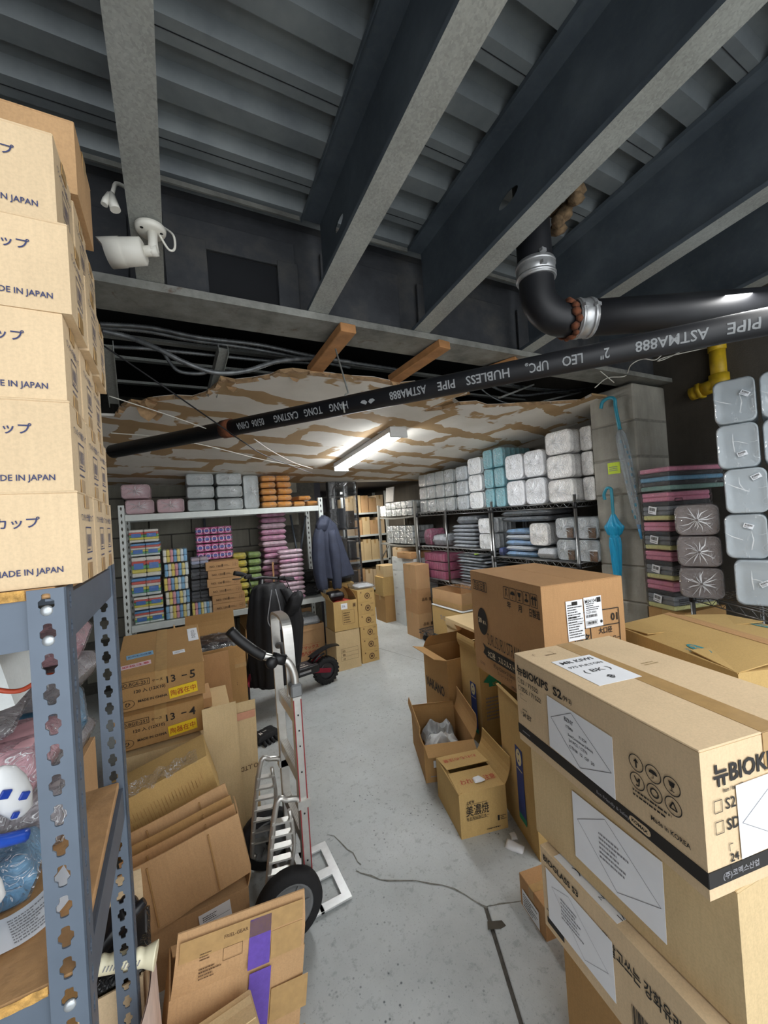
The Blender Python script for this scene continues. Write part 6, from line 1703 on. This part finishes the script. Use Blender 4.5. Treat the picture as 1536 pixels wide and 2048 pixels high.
MB().tube([Vector((0,0,0))+dd*.12, dd*.95], .004, 6).build('shaft', CHROME, uc)
MB().tube([dd*.90, dd*1.0], [.012,.007], 10).build('tip', colour('#4F9FD0', .35), uc)
nt = ux(1215, 927, 2.947); nb = ux(1241, 946, 2.947)
tag(MB().box((2.9475,(nt.y+nb.y)/2,(nt.z+nb.z)/2), (.002, abs(nt.y-nb.y), abs(nt.z-nb.z))).build('sticky_note', colour('#CBE22A', .6), None), 'lime yellow sticky note on the concrete pier', 'note')
nn = COL.objects['sticky_note']; Print().smallprint(.01,.02,.07,.04,3,6).build('note_writing', INK_GREY, nn, Matrix(((0,0,-1,2.946),(-1,0,0,max(nt.y,nb.y)),(0,1,0,min(nt.z,nb.z)),(0,0,0,1))), .001)

# ------------------------------------------------------------------ wire rack with big tubs at the right edge of the picture
P0 = Vector((2.75, 1.29, 0)); ax = Vector((-.498, -.867, 0)); nx = Vector((.867, -.498, 0)); ZR = .955
wr = thing('wire_rack', 'chrome wire rack of large frosted tubs at the right edge', 'rack', P0, (0, 0, math.atan2(ax.y, ax.x)), 'chrome wire racks on the right')
# local: x along the front, y towards the back (left-handed turn of x gives -nx, so depth runs to +y when mirrored)
sgn = 1 if Vector((-ax.y, ax.x, 0)).dot(nx) > 0 else -1
for x, y in ((0,0),(0,.40*sgn),(.78,0),(.78,.40*sgn)):
    MB().tube([(x,y,0),(x,y,ZR+.03)], .0125, 12).build('post', CHROME, wr)
    MB().lathe([(.0135,ZR-.05),(.018,ZR-.045),(.018,ZR-.002),(.0135,ZR)], 12, Matrix.Translation((x,y,0)), False, False).build('collar', BLACK, wr)
y0_, y1_ = sorted((0, .40*sgn))
wire_shelf(wr, 0, .78, y0_, y1_, ZR); wire_shelf(wr, 0, .78, y0_, y1_, .40)
def onr(px, py, back=0):
    p = upl(px, py, P0+nx*back, nx); return p
GT = 'large frosted tub bundles at the right edge'
rows = ((1512,1160,'lowest'),(1491,1071,'second lowest'),(1491,983,'third lowest'),(1474,890,'fourth lowest'),(1467,796,'topmost'))
TH, TW = .232, .168
for i, (px, py, nm) in enumerate(rows):
    p = onr(px, py, .05); z = ZR+.007+i*(TH+.006)
    c = p + Vector((.95,.30,0))*.17; RC = globals().setdefault('RC', {}); RC[i] = c
    bundle('large frosted tub bundle with a price tag, %s in the front column' % nm, (c.x, c.y, z), TW, TH, .30, PP_CLEAR, -72, GT, 3, FILM_CLEAN, False, ((.02,-.02,30),(-.01,.05,-20),(.03,.05,25),(.0,-.06,15),(.02,.03,-35))[i] if True else None, i, name='tub_bundle')
for i, (px, py, nm) in enumerate(((1548,890,'fourth lowest'),(1541,796,'topmost'),(1566,1071,'second lowest'),(1566,983,'third lowest'),(1590,1160,'lowest'))):
    k = {'fourth lowest':3,'topmost':4,'second lowest':1,'third lowest':2,'lowest':0}[nm]
    c = RC[k] + Vector((.309,-.951,0))*.184
    bundle('large frosted tub bundle, %s in the column cut by the picture edge' % nm, (c.x, c.y-.0, ZR+.007+k*(TH+.006)), TW, TH, .30, PP_CLEAR, -72, GT, 3, FILM_CLEAN, False, (.0,.0,10), k)
BRN = plain('taupe_goods', '#6F6664', .7, 0, .1, 20)
for i, (px, py, nm) in enumerate(((1415,1147,'lowest'),(1412,1074,'middle'),(1408,1000,'topmost'))):
    c = RC[1] - Vector((.309,-.951,0))*.212 + Vector((.02,.012,0))
    z = ZR+.007+i*.180
    bundle('taupe bundle knotted in clear film, %s of three beside the frosted tubs' % nm, (c.x, c.y, z), .20, .172, .24, BRN, -66, 'taupe bundles in clear film', 1, FILM, True, None, i, name='wrapped_bundle', cat='bundle')
    
# sponge bricks stacked between the rack and the pier
hb = carton('kraft carton carrying the column of pink sponge bricks', (3.05, 1.47, 0), (.40, .24, .80), -8, KRAFT_DARK, 'closed', None)
SPC = ['#D98BA4','#2E2E33','#8C9096','#7F8388','#E0DE9A','#2E2E33']
z = .806
for r in range(4):
    h = .185
    t = sponge_pack('pink, grey and yellow sponge stack in film, %s in the column by the pier' % ('lowest','second lowest','third lowest','topmost')[r], (3.03+.005*r, 1.485, z), .36, .20, h, [SPC[4], SPC[3], SPC[2], SPC[1], SPC[0], SPC[0]], 'sponge bricks by the pier', 1, -14, 'z', r)
    M = face((.36,.20,h), 'front'); pq = Print(); pq.smallprint(.03,.03,.14,.05,4,r); pq.frame(.05,.12,.06,.02,.004); pq.build('printed_lettering', INK, t, M, .006)
    s, Ms = paper(t, face((.36,.20,h), 'left'), .05, .05, .06, .05, R(-12), None, 'price_tag', .006); Print().barcode(.006,.02,.045,.022,r).smallprint(.006,.006,.045,.01,1,r).build('tag_print', INK, s, Ms)
    z += h+.012
sponge_pack('wide pink, blue and green sponge sheets in film topping the column', (3.06, 1.45, z), .46, .22, .15, ['#7FA39A','#2E2E33','#6FA3C4','#2E2E33','#D98BA4'], 'sponge bricks by the pier', 1, -14, 'z', 5)
# ------------------------------------------------------------------ cartons in the right foreground and beside the aisle
random.seed(90)
def corner(nl, rz, w, d):
    """centre of a box whose near-left corner is nl"""
    c, s = math.cos(R(rz)), math.sin(R(rz)); return (nl[0]+w/2*c-d/2*s, nl[1]+w/2*s+d/2*c)
def at_corner(label, nl, z, size, rz, *a, **k):
    x, y = corner(nl, rz, size[0], size[1]); return carton(label, (x, y, z), size, rz, *a, **k)
def care_marks(p, x, y, r):
    for i in range(6):
        cx_, cy_ = x+(i % 3)*r*2.35, y-(i//3)*r*2.3
        p.ring(cx_, cy_, r, r, r*.12)
        if i == 0: p.arrow_up(cx_, cy_-r*.6, r*1.2, r*.22)
        elif i == 1: p.umbrella(cx_, cy_-r*.55, r*1.15)
        elif i == 2: p.glass(cx_, cy_-r*.6, r*1.25)
        elif i == 3: p.path([(cx_-r*.4,cy_+r*.5),(cx_,cy_-r*.1),(cx_+r*.35,cy_+r*.5),(cx_+r*.2,cy_-r*.5),(cx_-r*.2,cy_-r*.55)], r*.18)
        elif i == 4: p.ring(cx_, cy_, r*.5, r*.5, r*.2, 14)
        else: p.path([(cx_-r*.45,cy_-r*.35),(cx_+r*.45,cy_-r*.35),(cx_,cy_+r*.5)], r*.18, True)
def diamond_sheet(p, w, h, lines, seed):
    p.path([(w*.06,h*.62),(w*.42,h*.96),(w*.97,h*.40),(w*.52,h*.06)], .0012, True)
B1 = (.345, .525, .245)
b1 = at_corner('kraft BIOKIPS carton with a handwritten sheet on its lid, topmost of the right stack', (.751, .36), .876, B1, -12, KRAFT_PALE, 'closed', None, along='y', bulge=.0016, seed=40)
ML_ = face(B1, 'left'); MFt = face(B1, 'front'); MTp = face(B1, 'top')
p = Print(); p.text('뉴BIOKIPS', .012, .196, .022, .135, 'l', .03); p.text('S2', .165, .196, .022, .032, 'l', .03); p.text('(99 2)', .200, .198, .011, .03)
p.frame(.014,.172,.010,.012,.001); p.text('S2 / 71522', .028, .172, .0125, .075, 'l', .01); p.frame(.014,.150,.010,.012,.001); p.text('SD2 / 71522', .028, .150, .0125, .085, 'l', .01)
p.path([(.02,.13),(.02,.14),(.035,.14)], .0008); p.path([(.018,.08),(.018,.09)], .0008); p.path([(.02,.128),(.05,.128)], .0008); p.text('24 SET', .026, .078, .013, .04); p.smallprint(.027,.096,.02,.006,1,2)
care_marks(p, .400, .158, .0155); p.smallprint(.388,.088,.115,.018,2,7); p.text('Made in KOREA', .425, .066, .009, .075)
p.build('printed_lettering', INK, b1, ML_, .0022)
MB().box((.2625,.034,.0008), (.527,.026,.0020), M=ML_).build('black_band', INK, b1); MB().box((.1725,.034,.0008), (.347,.026,.0020), M=MFt).build('black_band', INK, b1)
q = Print(); q.smallprint(.02,.030,.05,.008,1,3); q.text('Eco Friendly & Safety', .29, .029, .007, .085); q.text('(주)코멕스산업', .6, 0, .001) if False else None
q.build('band_lettering', INK_GREY, b1, ML_, .0023)
q = Print(); q.text('(주)코멕스산업', .03, .029, .009, .085); q.build('band_lettering', INK_GREY, b1, MFt, .0023)
lg_ = Print(); lg_.poly([(.398+.024*math.cos(2*PI*k/20), .034+.011*math.sin(2*PI*k/20)*(1+.3*math.cos(4*PI*k/20))) for k in range(20)]); lg_.build('band_logo', KRAFT_PALE, b1, ML_, .0024)
Print().text('KOMAX', .398, .031, .007, .036, 'c', .03, R(-3)).build('band_logo_lettering', INK, b1, ML_, .0028)
s, Ms = paper(b1, ML_, .138, .052, .205, .132, R(-1), None, 'paper_sheet', .0026)
p = Print(); diamond_sheet(p, .205, .132, 5, 1); p.text('BZNY', .062,.098,.010,.030); p.text('ITEM#', .066,.083,.0065,.024); p.text('71524', .108,.078,.0065,.024); p.text('Set/Container,24mm', .072,.066,.006,.078); p.text('24 PCS / CTN', .074,.053,.007,.058); p.text('CTN#  12  OF  20', .074,.038,.007,.078)
p.build('sheet_lettering', plain('pencil', '#5A5B60', .7), s, Ms)
s, Ms = paper(b1, MTp, .045, .255, .125, .165, R(0), None, 'paper_sheet', .0048)
p = Print(); MsR = Ms @ Matrix.Translation((.098, .0, 0)) @ Matrix.Rotation(PI/2, 4, 'Z') @ Matrix.Identity(4)
p2 = Print(); p2.text('MR KIWI', .062, .134, .017, .100, 'c', .012); p2.text('975 FULTON', .062, .104, .0115, .104, 'c', .008); p2.text('( BK )', .064, .066, .018, .078, 'c', .008); p2.text('8', .064, .020, .021, None, 'c', .01); p2.ring(.064,.031,.010,.005,.0015)
p2.build('handwriting', plain('pen', '#4A4B4E', .7), s, Ms)
p = Print(); p.text('barcode', .065, .465, .008, .034, 'l', .02); p.path([(.035,.475),(.035,.488),(.045,.488)], .0009); p.path([(.085,.488),(.095,.488),(.095,.475)], .0009); p.build('printed_lettering', INK_BROWN, b1, MTp, .0048)
p = Print(); p.smallprint(.235,.30,.05,.02,2,9); p.build('pencil_marks', plain('faint_pencil', '#B09870', .8), b1, MTp, .0048)
p = Print(); p.text('뉴BIOKIPS', .025, .186, .030, .175, 'l', .03); p.text('Item / Item NO.', .045, .170, .007, .05); p.frame(.022,.140,.018,.020,.0012); p.text('S2 / 71522', .048, .141, .019, .11, 'l', .01); p.frame(.022,.105,.018,.020,.0012); p.text('SD2', .048,.106,.019); p.path([(.05,.07),(.05,.082),(.058,.082)], .0012); p.path([(.05,.05),(.05,.04)], .001); p.text('24', .05, .052, .014, .02)
p.build('printed_lettering', INK, b1, MFt, .0022)
s, Ms = paper(b1, MFt, .075, .050, .20, .125, R(1), None, 'paper_sheet', .0027); p = Print(); p.path([(.008,.06),(.10,.115),(.19,.06),(.10,.01)], .0012, True); p.build('sheet_lettering', INK_GREY, s, Ms)
B2 = (.36, .50, .245)
b2 = at_corner('plain kraft carton with a stapled white sheet, second from the top of the right stack', (.806, .345), .628, B2, -7, KRAFT_LIGHT, 'closed', None, along='y', bulge=.003, seed=42, tape=False)
s, Ms = paper(b2, face(B2, 'left'), .145, .040, .225, .165, R(-1), None, 'paper_sheet', .0034)
p = Print(); diamond_sheet(p, .225, .165, 5, 1); p.smallprint(.075,.055,.08,.065,6,4); p.build('sheet_lettering', INK_GREY, s, Ms)
B3 = (.43, .46, .215)
b3 = at_corner('kraft BIOGLASS carton with white sheets, third from the top of the right stack', (.772, .352), .408, B3, -8.5, KRAFT_PALE, 'solid', None, bulge=.0016, seed=43)
ML3 = face(B3, 'left')
p = Print(); p.text('BIOGLASS S3', .012, .185, .0155, .12, 'l', .03); p.text('알고쓰는 강화유리_경3', .215, .140, .024, .20, 'l', .02); p.barcode(.265,.03,.075,.05,3); p.smallprint(.20,.165,.02,.012,1,1); p.smallprint(.012,.05,.05,.008,1,5); p.rect(.012,.018,.06,.016)
p.build('printed_lettering', INK, b3, ML3, .0022)
s, Ms = paper(b3, ML3, .02, .035, .205, .135, R(0), None, 'paper_sheet', .0026); p = Print(); p.smallprint(.05,.045,.08,.055,6,8); p.path([(.02,.1),(.08,.125),(.19,.05),(.12,.01)], .0008, True); p.build('sheet_lettering', INK_GREY, s, Ms)
s, Ms = paper(b3, face(B3, 'top'), .006, .225, .036, .19, R(0), None, 'paper_strip', .0006); p = Print(); p.text('WI', .030, .014, .016, .03, 'c', -.005, PI); p.text('TON', .030, .062, .011, .035, 'c', -.005, PI) ; p.text(')', .015, .125, .02); p.build('handwriting', plain('pen2', '#5A5B5E', .7), s, Ms)
b4 = at_corner('brown kraft carton at the foot of the right stack', (.865, .42), 0, (.38, .40, .404), -7, KRAFT_DARK, 'closed', None, seed=44)
sx = carton('small kraft carton with a white label on the floor behind the right stack', (1.185, 1.10, 0), (.17, .15, .125), -12, KRAFT_RED, 'closed', None, seed=45)
s, Ms = paper(sx, face((.17,.15,.125), 'left'), .02, .02, .10, .065, 0, None, 'paper_label', .005); Print().smallprint(.008,.008,.085,.05,5,2).build('label_print', INK, s, Ms)
# big yellowish carton with teal logo
BR = (.60, .62, .93)
brr = at_corner('large yellowish kraft carton with teal logos, its two lid flaps lifting', (1.672, .665), .0, BR, -22, KRAFT_OCHRE, {'left': (.29, 8), 'right': (.30, 5), 'front': (.2, 4), 'back': (.2, 4)}, None, seed=46)
for o in list(brr.children):
    pass
for side, (u, v) in (('front', (.10, .10)), ('back', (.34, .42))):
    Mq = face(BR, 'top') @ Matrix.Translation((0,0,.032))
def flapM(side, ang):
    rz = {'front': 0, 'right': 90, 'back': 180, 'left': 270}[side]; w, d, h = BR
    off = {'front': (0,-d/2,h), 'back': (0,d/2,h), 'left': (-w/2,0,h), 'right': (w/2,0,h)}[side]
    return Matrix.Translation(off) @ Matrix.Rotation(R(rz), 4, 'Z') @ Matrix.Rotation(R(ang), 4, 'X')
for side, ang in (('left', 8), ('right', 5)):
    Mf = flapM(side, ang)
    L = MB(); x0_ = .10
    L.prism([(x0_+a*.055+.03*(1 if k < 5 else -1)*0, .06+b*.018) for k, (a, b) in enumerate([(math.cos(2*PI*k/20), math.sin(2*PI*k/20)) for k in range(20)])], .0006, Mf @ Matrix.Translation((0,0,.0058)))
    lo = L.build('teal_logo', TEAL, brr)
    Print().text('ENBLU', x0_, .053, .014, .075, 'c', .03).build('logo_lettering', KRAFT_OCHRE, lo, Mf, .0068)
    Print().text('오늘의주방', x0_+.02, .022, .011, .10, 'c', .01).build('printed_lettering', TEAL, brr, Mf, .0060)
for side, wd_ in (('left',.62),('right',.62)):
    Mf = flapM(side, 8 if side == 'left' else 5)
    MB().box((0,.270,.0056), (wd_-.03,.03,.0006), M=Mf).build('tape', KRAFT_RED, brr)
# straw carton
SU = (.435, .63, .55)
su = at_corner('tall kraft straw carton with black print and two shipping labels', (1.375, 1.215), .650, SU, -12, KRAFT_RED, 'closed', None, along='y', bulge=.004, seed=47, tape=False)
MLs, MFs = face(SU, 'left'), face(SU, 'front')
p = Print(); w_ = .63
p.frame(.035,.455,.145,.050,.004); p.text('取扱注意', .107,.463,.034,.12,'c',.008)
for i in range(5):
    x = .345+i*.054; p.frame(x,.455,.046,.058,.003)
    if i == 1: p.umbrella(x+.023,.465,.038)
    elif i == 2: p.glass(x+.023,.464,.042)
    elif i == 3: p.disc(x+.023,.475,.014,.007); p.arrow_up(x+.023,.480,.03,.006)
    elif i == 4: p.arrow_up(x+.014,.462,.044,.007); p.arrow_up(x+.032,.462,.044,.007)
    else: p.path([(x+.012,.465),(x+.03,.505),(x+.016,.5),(x+.034,.468)], .004)
p.text('年', .37,.415,.026); p.text('月', .46,.415,.026); p.text('日製造', .545,.410,.030,.075)
p.disc(.115,.285,.052,.074); p.text('SURUSURU STRAW', .155,.170,.066,.30,'l',-.005)
p.rect(.135,.095,.32,.058); p.poly([(.10,.110),(.145,.095),(.145,.150),(.10,.165),(.118,.138)])
p.text('約φ12㎜×210㎜', .20,.062,.019,.19,'l',.0); p.text('ストレートタイプ', .235,.036,.016,.13,'l',.0); p.text('MADE IN JAPAN', .36,.010,.018,.18,'l',.0); p.text('COSS', .06,.040,.014,.05,'l',.0)
p.build('printed_lettering', INK, su, MLs, .0045)
p = Print(); p.text('30', .090,.275,.028,.036,'c',.03); p.text('本入', .136,.274,.018,.036,'c',.02); p.text('大口径', .150,.108,.026,.075,'l',.02); p.text('スルスルストロー', .255,.108,.026,.19,'l',.02)
p.build('white_lettering', plain('kraft_reverse', '#E4D3B2', .8), su, MLs, .0058)
p = Print(); p.frame(.155,.16,.245,.255,.004); p.line(.155,.345,.40,.345,.004); p.line(.24,.16,.24,.415,.004); p.line(.155,.255,.40,.255,.004); p.text('01', .355,.362,.034); p.text('品名', .163,.280,.034,.07,'l',.03); p.text('大口径', .32,.312,.022,.075,'c',.02); p.text('スルスルストロー', .32,.272,.020,.15,'c',.02)
p.build('printed_table', INK, su, MFs, .0045)
for x, y, w2, h2, sd_ in ((.120,.300,.088,.175,4),(.214,.345,.095,.135,7)):
    s, Ms = paper(su, MFs, x, y, w2, h2, R(1), None, 'shipping_label', .0052); p = Print()
    if sd_ == 7: p.text('M04104', .006,h2-.026,.017,.06,'l',.01); p.rect(w2-.026,h2-.028,.022,.022); p.text('5229-0066', .008,.062,.011,.055,'l',.0); p.barcode(.006,.045,.06,.012,2); p.frame(.006,.012,.06,.018,.001); p.barcode(.01,.015,.05,.012,3); p.disc(.086,.02,.007); p.smallprint(.01,.075,.07,.035,4,1)
    else: p.rect(.03,h2-.022,.03,.016); p.smallprint(.006,.012,.08,.15,14,4); p.line(0,h2*.45,w2,h2*.45,.0015); p.barcode(.006,h2*.55,.045,.009,1)
    p.build('label_print', INK, s, Ms)
if True:
    s_ = COL.objects[-1]
# cartons with a blue label band
def hcarton(label, nl, size, rz, flaps, arrow=False, seed=0):
    t = at_corner(label, nl, 0, size, rz, KRAFT_OCHRE, flaps, 'cartons with a blue label band', seed=seed, bulge=.008)
    M = face(size, 'left'); w, d, h = size
    x0_ = d*.52
    bl = MB().box((x0_+.035, h*.42, .007), (.07, h*.50, .001), M=M).build('blue_label', NAVY, t)
    MB().box((x0_+.035, h*.42-h*.25-.012, .007), (.07, .03, .001), M=M).build('green_label', GREEN, t)
    p = Print(); p.disc(x0_+.035, h*.60, .026, .038); p.smallprint(x0_+.008, h*.50, .055, .014, 1, 2); p.build('label_mark', plain('label_cream', '#D9CDA4', .6), t, M, .0082)
    p = Print(); p.disc(x0_+.035, h*.625, .006); p.disc(x0_+.035, h*.575, .006); p.build('label_dots', NAVY, t, M, .0088)
    if arrow:
        MF_ = face(size, 'front'); p = Print(); p.poly([(.02,h*.72),(.06,h*.70),(.06,h*.66),(.15,h*.66),(.15,h*.72),(.19,h*.74),(.11,h*.86)]); p.build('green_arrow', GREEN, t, MF_, .008)
        p = Print(); p.smallprint(.03,h*.30,.14,h*.26,7,5); p.build('printed_lettering', INK_GREY, t, MF_, .008)
        Print().text('UP', .105,h*.67,.02,None,'c').build('arrow_lettering', KRAFT_OCHRE, t, MF_, .0086)
    return t
hcarton('kraft carton with a blue label band, farther one, beside the box of paper', (1.70, 2.045), (.42, .25, .60), -10, {'left': (.10, 100), 'back': (.10, 30), 'front': (.05, 200)}, True, 50)
hcarton('kraft carton with a blue label band, nearer one, behind the BIOKIPS stack', (1.332, 1.285), (.38, .34, .635), -20, {'left': (.012, 100)}, False, 51)
fl3 = at_corner('kraft carton with a green arrow under the straw carton', (1.66, 1.56), 0, (.40, .34, .640), -13, KRAFT_OCHRE, 'solid', None, seed=53)
Print().poly([(.02,.50),(.07,.48),(.07,.44),(.19,.44),(.19,.50),(.24,.52),(.13,.60)]).build('green_arrow', GREEN, fl3, face((.42,.36,.64),'front'), .006)
# NAKANO carton
NK = (.34, .36, .50)
nk = at_corner('open kraft carton lettered NAKANO behind the box of crumpled paper', (1.655, 2.335), 0, NK, -6, KRAFT_DARK, {'left': (.10, 165), 'back': (.13, 50), 'right': (.14, 70)}, None, seed=54)
Print().text('NAKANO', .035, .22, .075, .27, 'l', .02).build('printed_lettering', INK, nk, face(NK, 'left'), .005)
# box of crumpled paper
PB = (.30, .42, .215)
pbx = at_corner('open kraft carton full of crumpled grey paper on the floor', (1.205, 1.985), 0, PB, -22, KRAFT_DARK, {'front': (.085, 196), 'left': (.10, 98), 'back': (.04, 90), 'right': (.14, 100)}, None, seed=55)
MFp = face(PB, 'front'); s, Ms = paper(pbx, MFp, .05, .085, .075, .040, 0, None, 'paper_label', .005); Print().text('7', .03, .010, .018).build('label_print', INK_GREY, s, Ms)
p = Print(); p.smallprint(.06,.155,.06,.012,1,2); p.text('ＣＩＴＹ', .03,.03,.012,.05) if False else p.smallprint(.03,.03,.07,.014,1,6); p.disc(.10,.065,.013,.011); p.build('printed_lettering', INK_GREY, pbx, MFp, .0048)
cx_, cy_ = corner((1.205,1.985), -22, PB[0], PB[1])
CRUM = plain('grey_paper', '#9EA2A4', .6, 0, .15, 12)
def crumple(w, d, h, seed):
    m = MB(); off = Vector((seed*4.1, seed, 2))
    def pt(u, v):
        x, y = -w/2+w*u, -d/2+d*v; e = (max(0, 1-abs(2*u-1)**3)*max(0, 1-abs(2*v-1)**3))**.5
        p_ = Vector((x*9, y*9, 0))+off; r = 1-2*abs(noise.noise(p_)); r2 = 1-2*abs(noise.noise(p_*2.3))
        return (x+.02*noise.noise(p_*1.7), y+.02*noise.noise(p_*1.3+off), h*e*(.55+.35*r+.18*r2))
    return m.grid(pt, 34, 40, smooth=False)
random.seed(5)
for i, (dx, dy, dz_, w, d, h, lb) in enumerate(((.0,.075,.08,.22,.17,.12,'crumpled grey paper wad at the back of the open carton'),(-.01,-.09,.085,.21,.15,.12,'crumpled pale paper wad at the front of the open carton'))):
    v = Matrix.Rotation(R(-22),3,'Z') @ Vector((dx,dy,0))
    tag(crumple(w, d, h, 3+i).build('paper_wad', CRUM if i == 0 else plain('pale_paper', '#C6C9CA', .6, 0, .2, 12), None, loc=(cx_+v.x, cy_+v.y, dz_), rot=(0,0,R(-22))), lb, 'paper', 'crumpled paper wads')
# mino ware carton
MN = (.244, .31, .205)
mn = at_corner('ochre carton with red warning lettering on its lid, in front of the box of paper', (1.122, 1.562), 0, MN, -15, KRAFT_OCHRE, {'left': (.02, 10), 'front': (.150, 3), 'back': (.150, 9), 'right': (.13, 108)}, None, seed=56)
wN = MN
for side, ang, rt in (('front', 3, 0), ('back', 9, PI)):
    rz = {'front': 0, 'back': 180}[side]; off = {'front': (0,-MN[1]/2,MN[2]), 'back': (0,MN[1]/2,MN[2])}[side]
    Mf = Matrix.Translation(off) @ Matrix.Rotation(R(rz), 4, 'Z') @ Matrix.Rotation(R(ang), 4, 'X')
    p = Print(); p.text('われもの注意', .01, .055, .028, .185, 'c', .006); p.build('printed_lettering', INK_RED, mn, Mf, .0062)
p = Print(); p.text('美濃焼', .030, .106, .040, .118, 'l', .006); p.text('土岐市', .035, .160, .012, .04); p.line(.035,.156,.14,.156,.0012); p.line(.035,.105,.14,.105,.0012); p.text('有名陶磁器日本一', .030,.084,.013,.118,'l',.0); p.line(.035,.082,.14,.082,.0012)
p.smallprint(.13,.018,.11,.010,1,4); p.rect(.19,.05,.010,.025); p.smallprint(.205,.05,.03,.025,3,2); p.build('printed_lettering', INK, mn, face(MN,'front'), .005)
tag(crumple(.05,.035,.014,9).build('paper_scrap', PAPER, None, loc=(1.27,1.60,.214)), 'torn white paper scrap on the ochre carton lid', 'paper')
for i, (x, y, s_) in enumerate(((1000,1648,.022),(1022,1672,.03),(1030,1694,.045))):
    q_ = uz(x, y, 0); tag(crumple(s_*1.6,s_,s_*.35,12+i).build('paper_scrap', PAPER, None, loc=(q_.x,q_.y,.001), rot=(0,0,i)), ('tiny white paper scrap on the floor, farthest from the camera','middle white paper scrap on the floor by the tall carton','largest white paper scrap on the floor by the tall carton')[i], 'paper', 'paper scraps on the floor')
# lidded carton and loose flaps between the straw carton and the dolly
kl = carton('kraft carton with a raised pale lid beside the dolly', (2.36, 2.72, 0), (.50, .46, .52), -8, KRAFT_LIGHT, 'closed', None, seed=57, tape=False)
MB().rbox((0,0,.565), (.52,.48,.07), .006).build('lid', KRAFT_LIGHT, kl)
rnd = random.Random(4)
for i in range(4):
    t = thing('cardboard_sheet', 'loose kraft flap piece on the blue label carton, %s' % ('lowest','second','third','topmost')[i], 'cardboard', (1.86+.02*i, 2.19, .608+.010*i), (R(0), R(-4+2*i), R(rnd.uniform(-30,20))), 'loose kraft flaps')
    MB().box((0,0,0), (.22-.03*i,.16-.02*i,.004)).build('panel', (KRAFT_LIGHT,KRAFT_RED,KRAFT_LIGHT,KRAFT)[i], t)
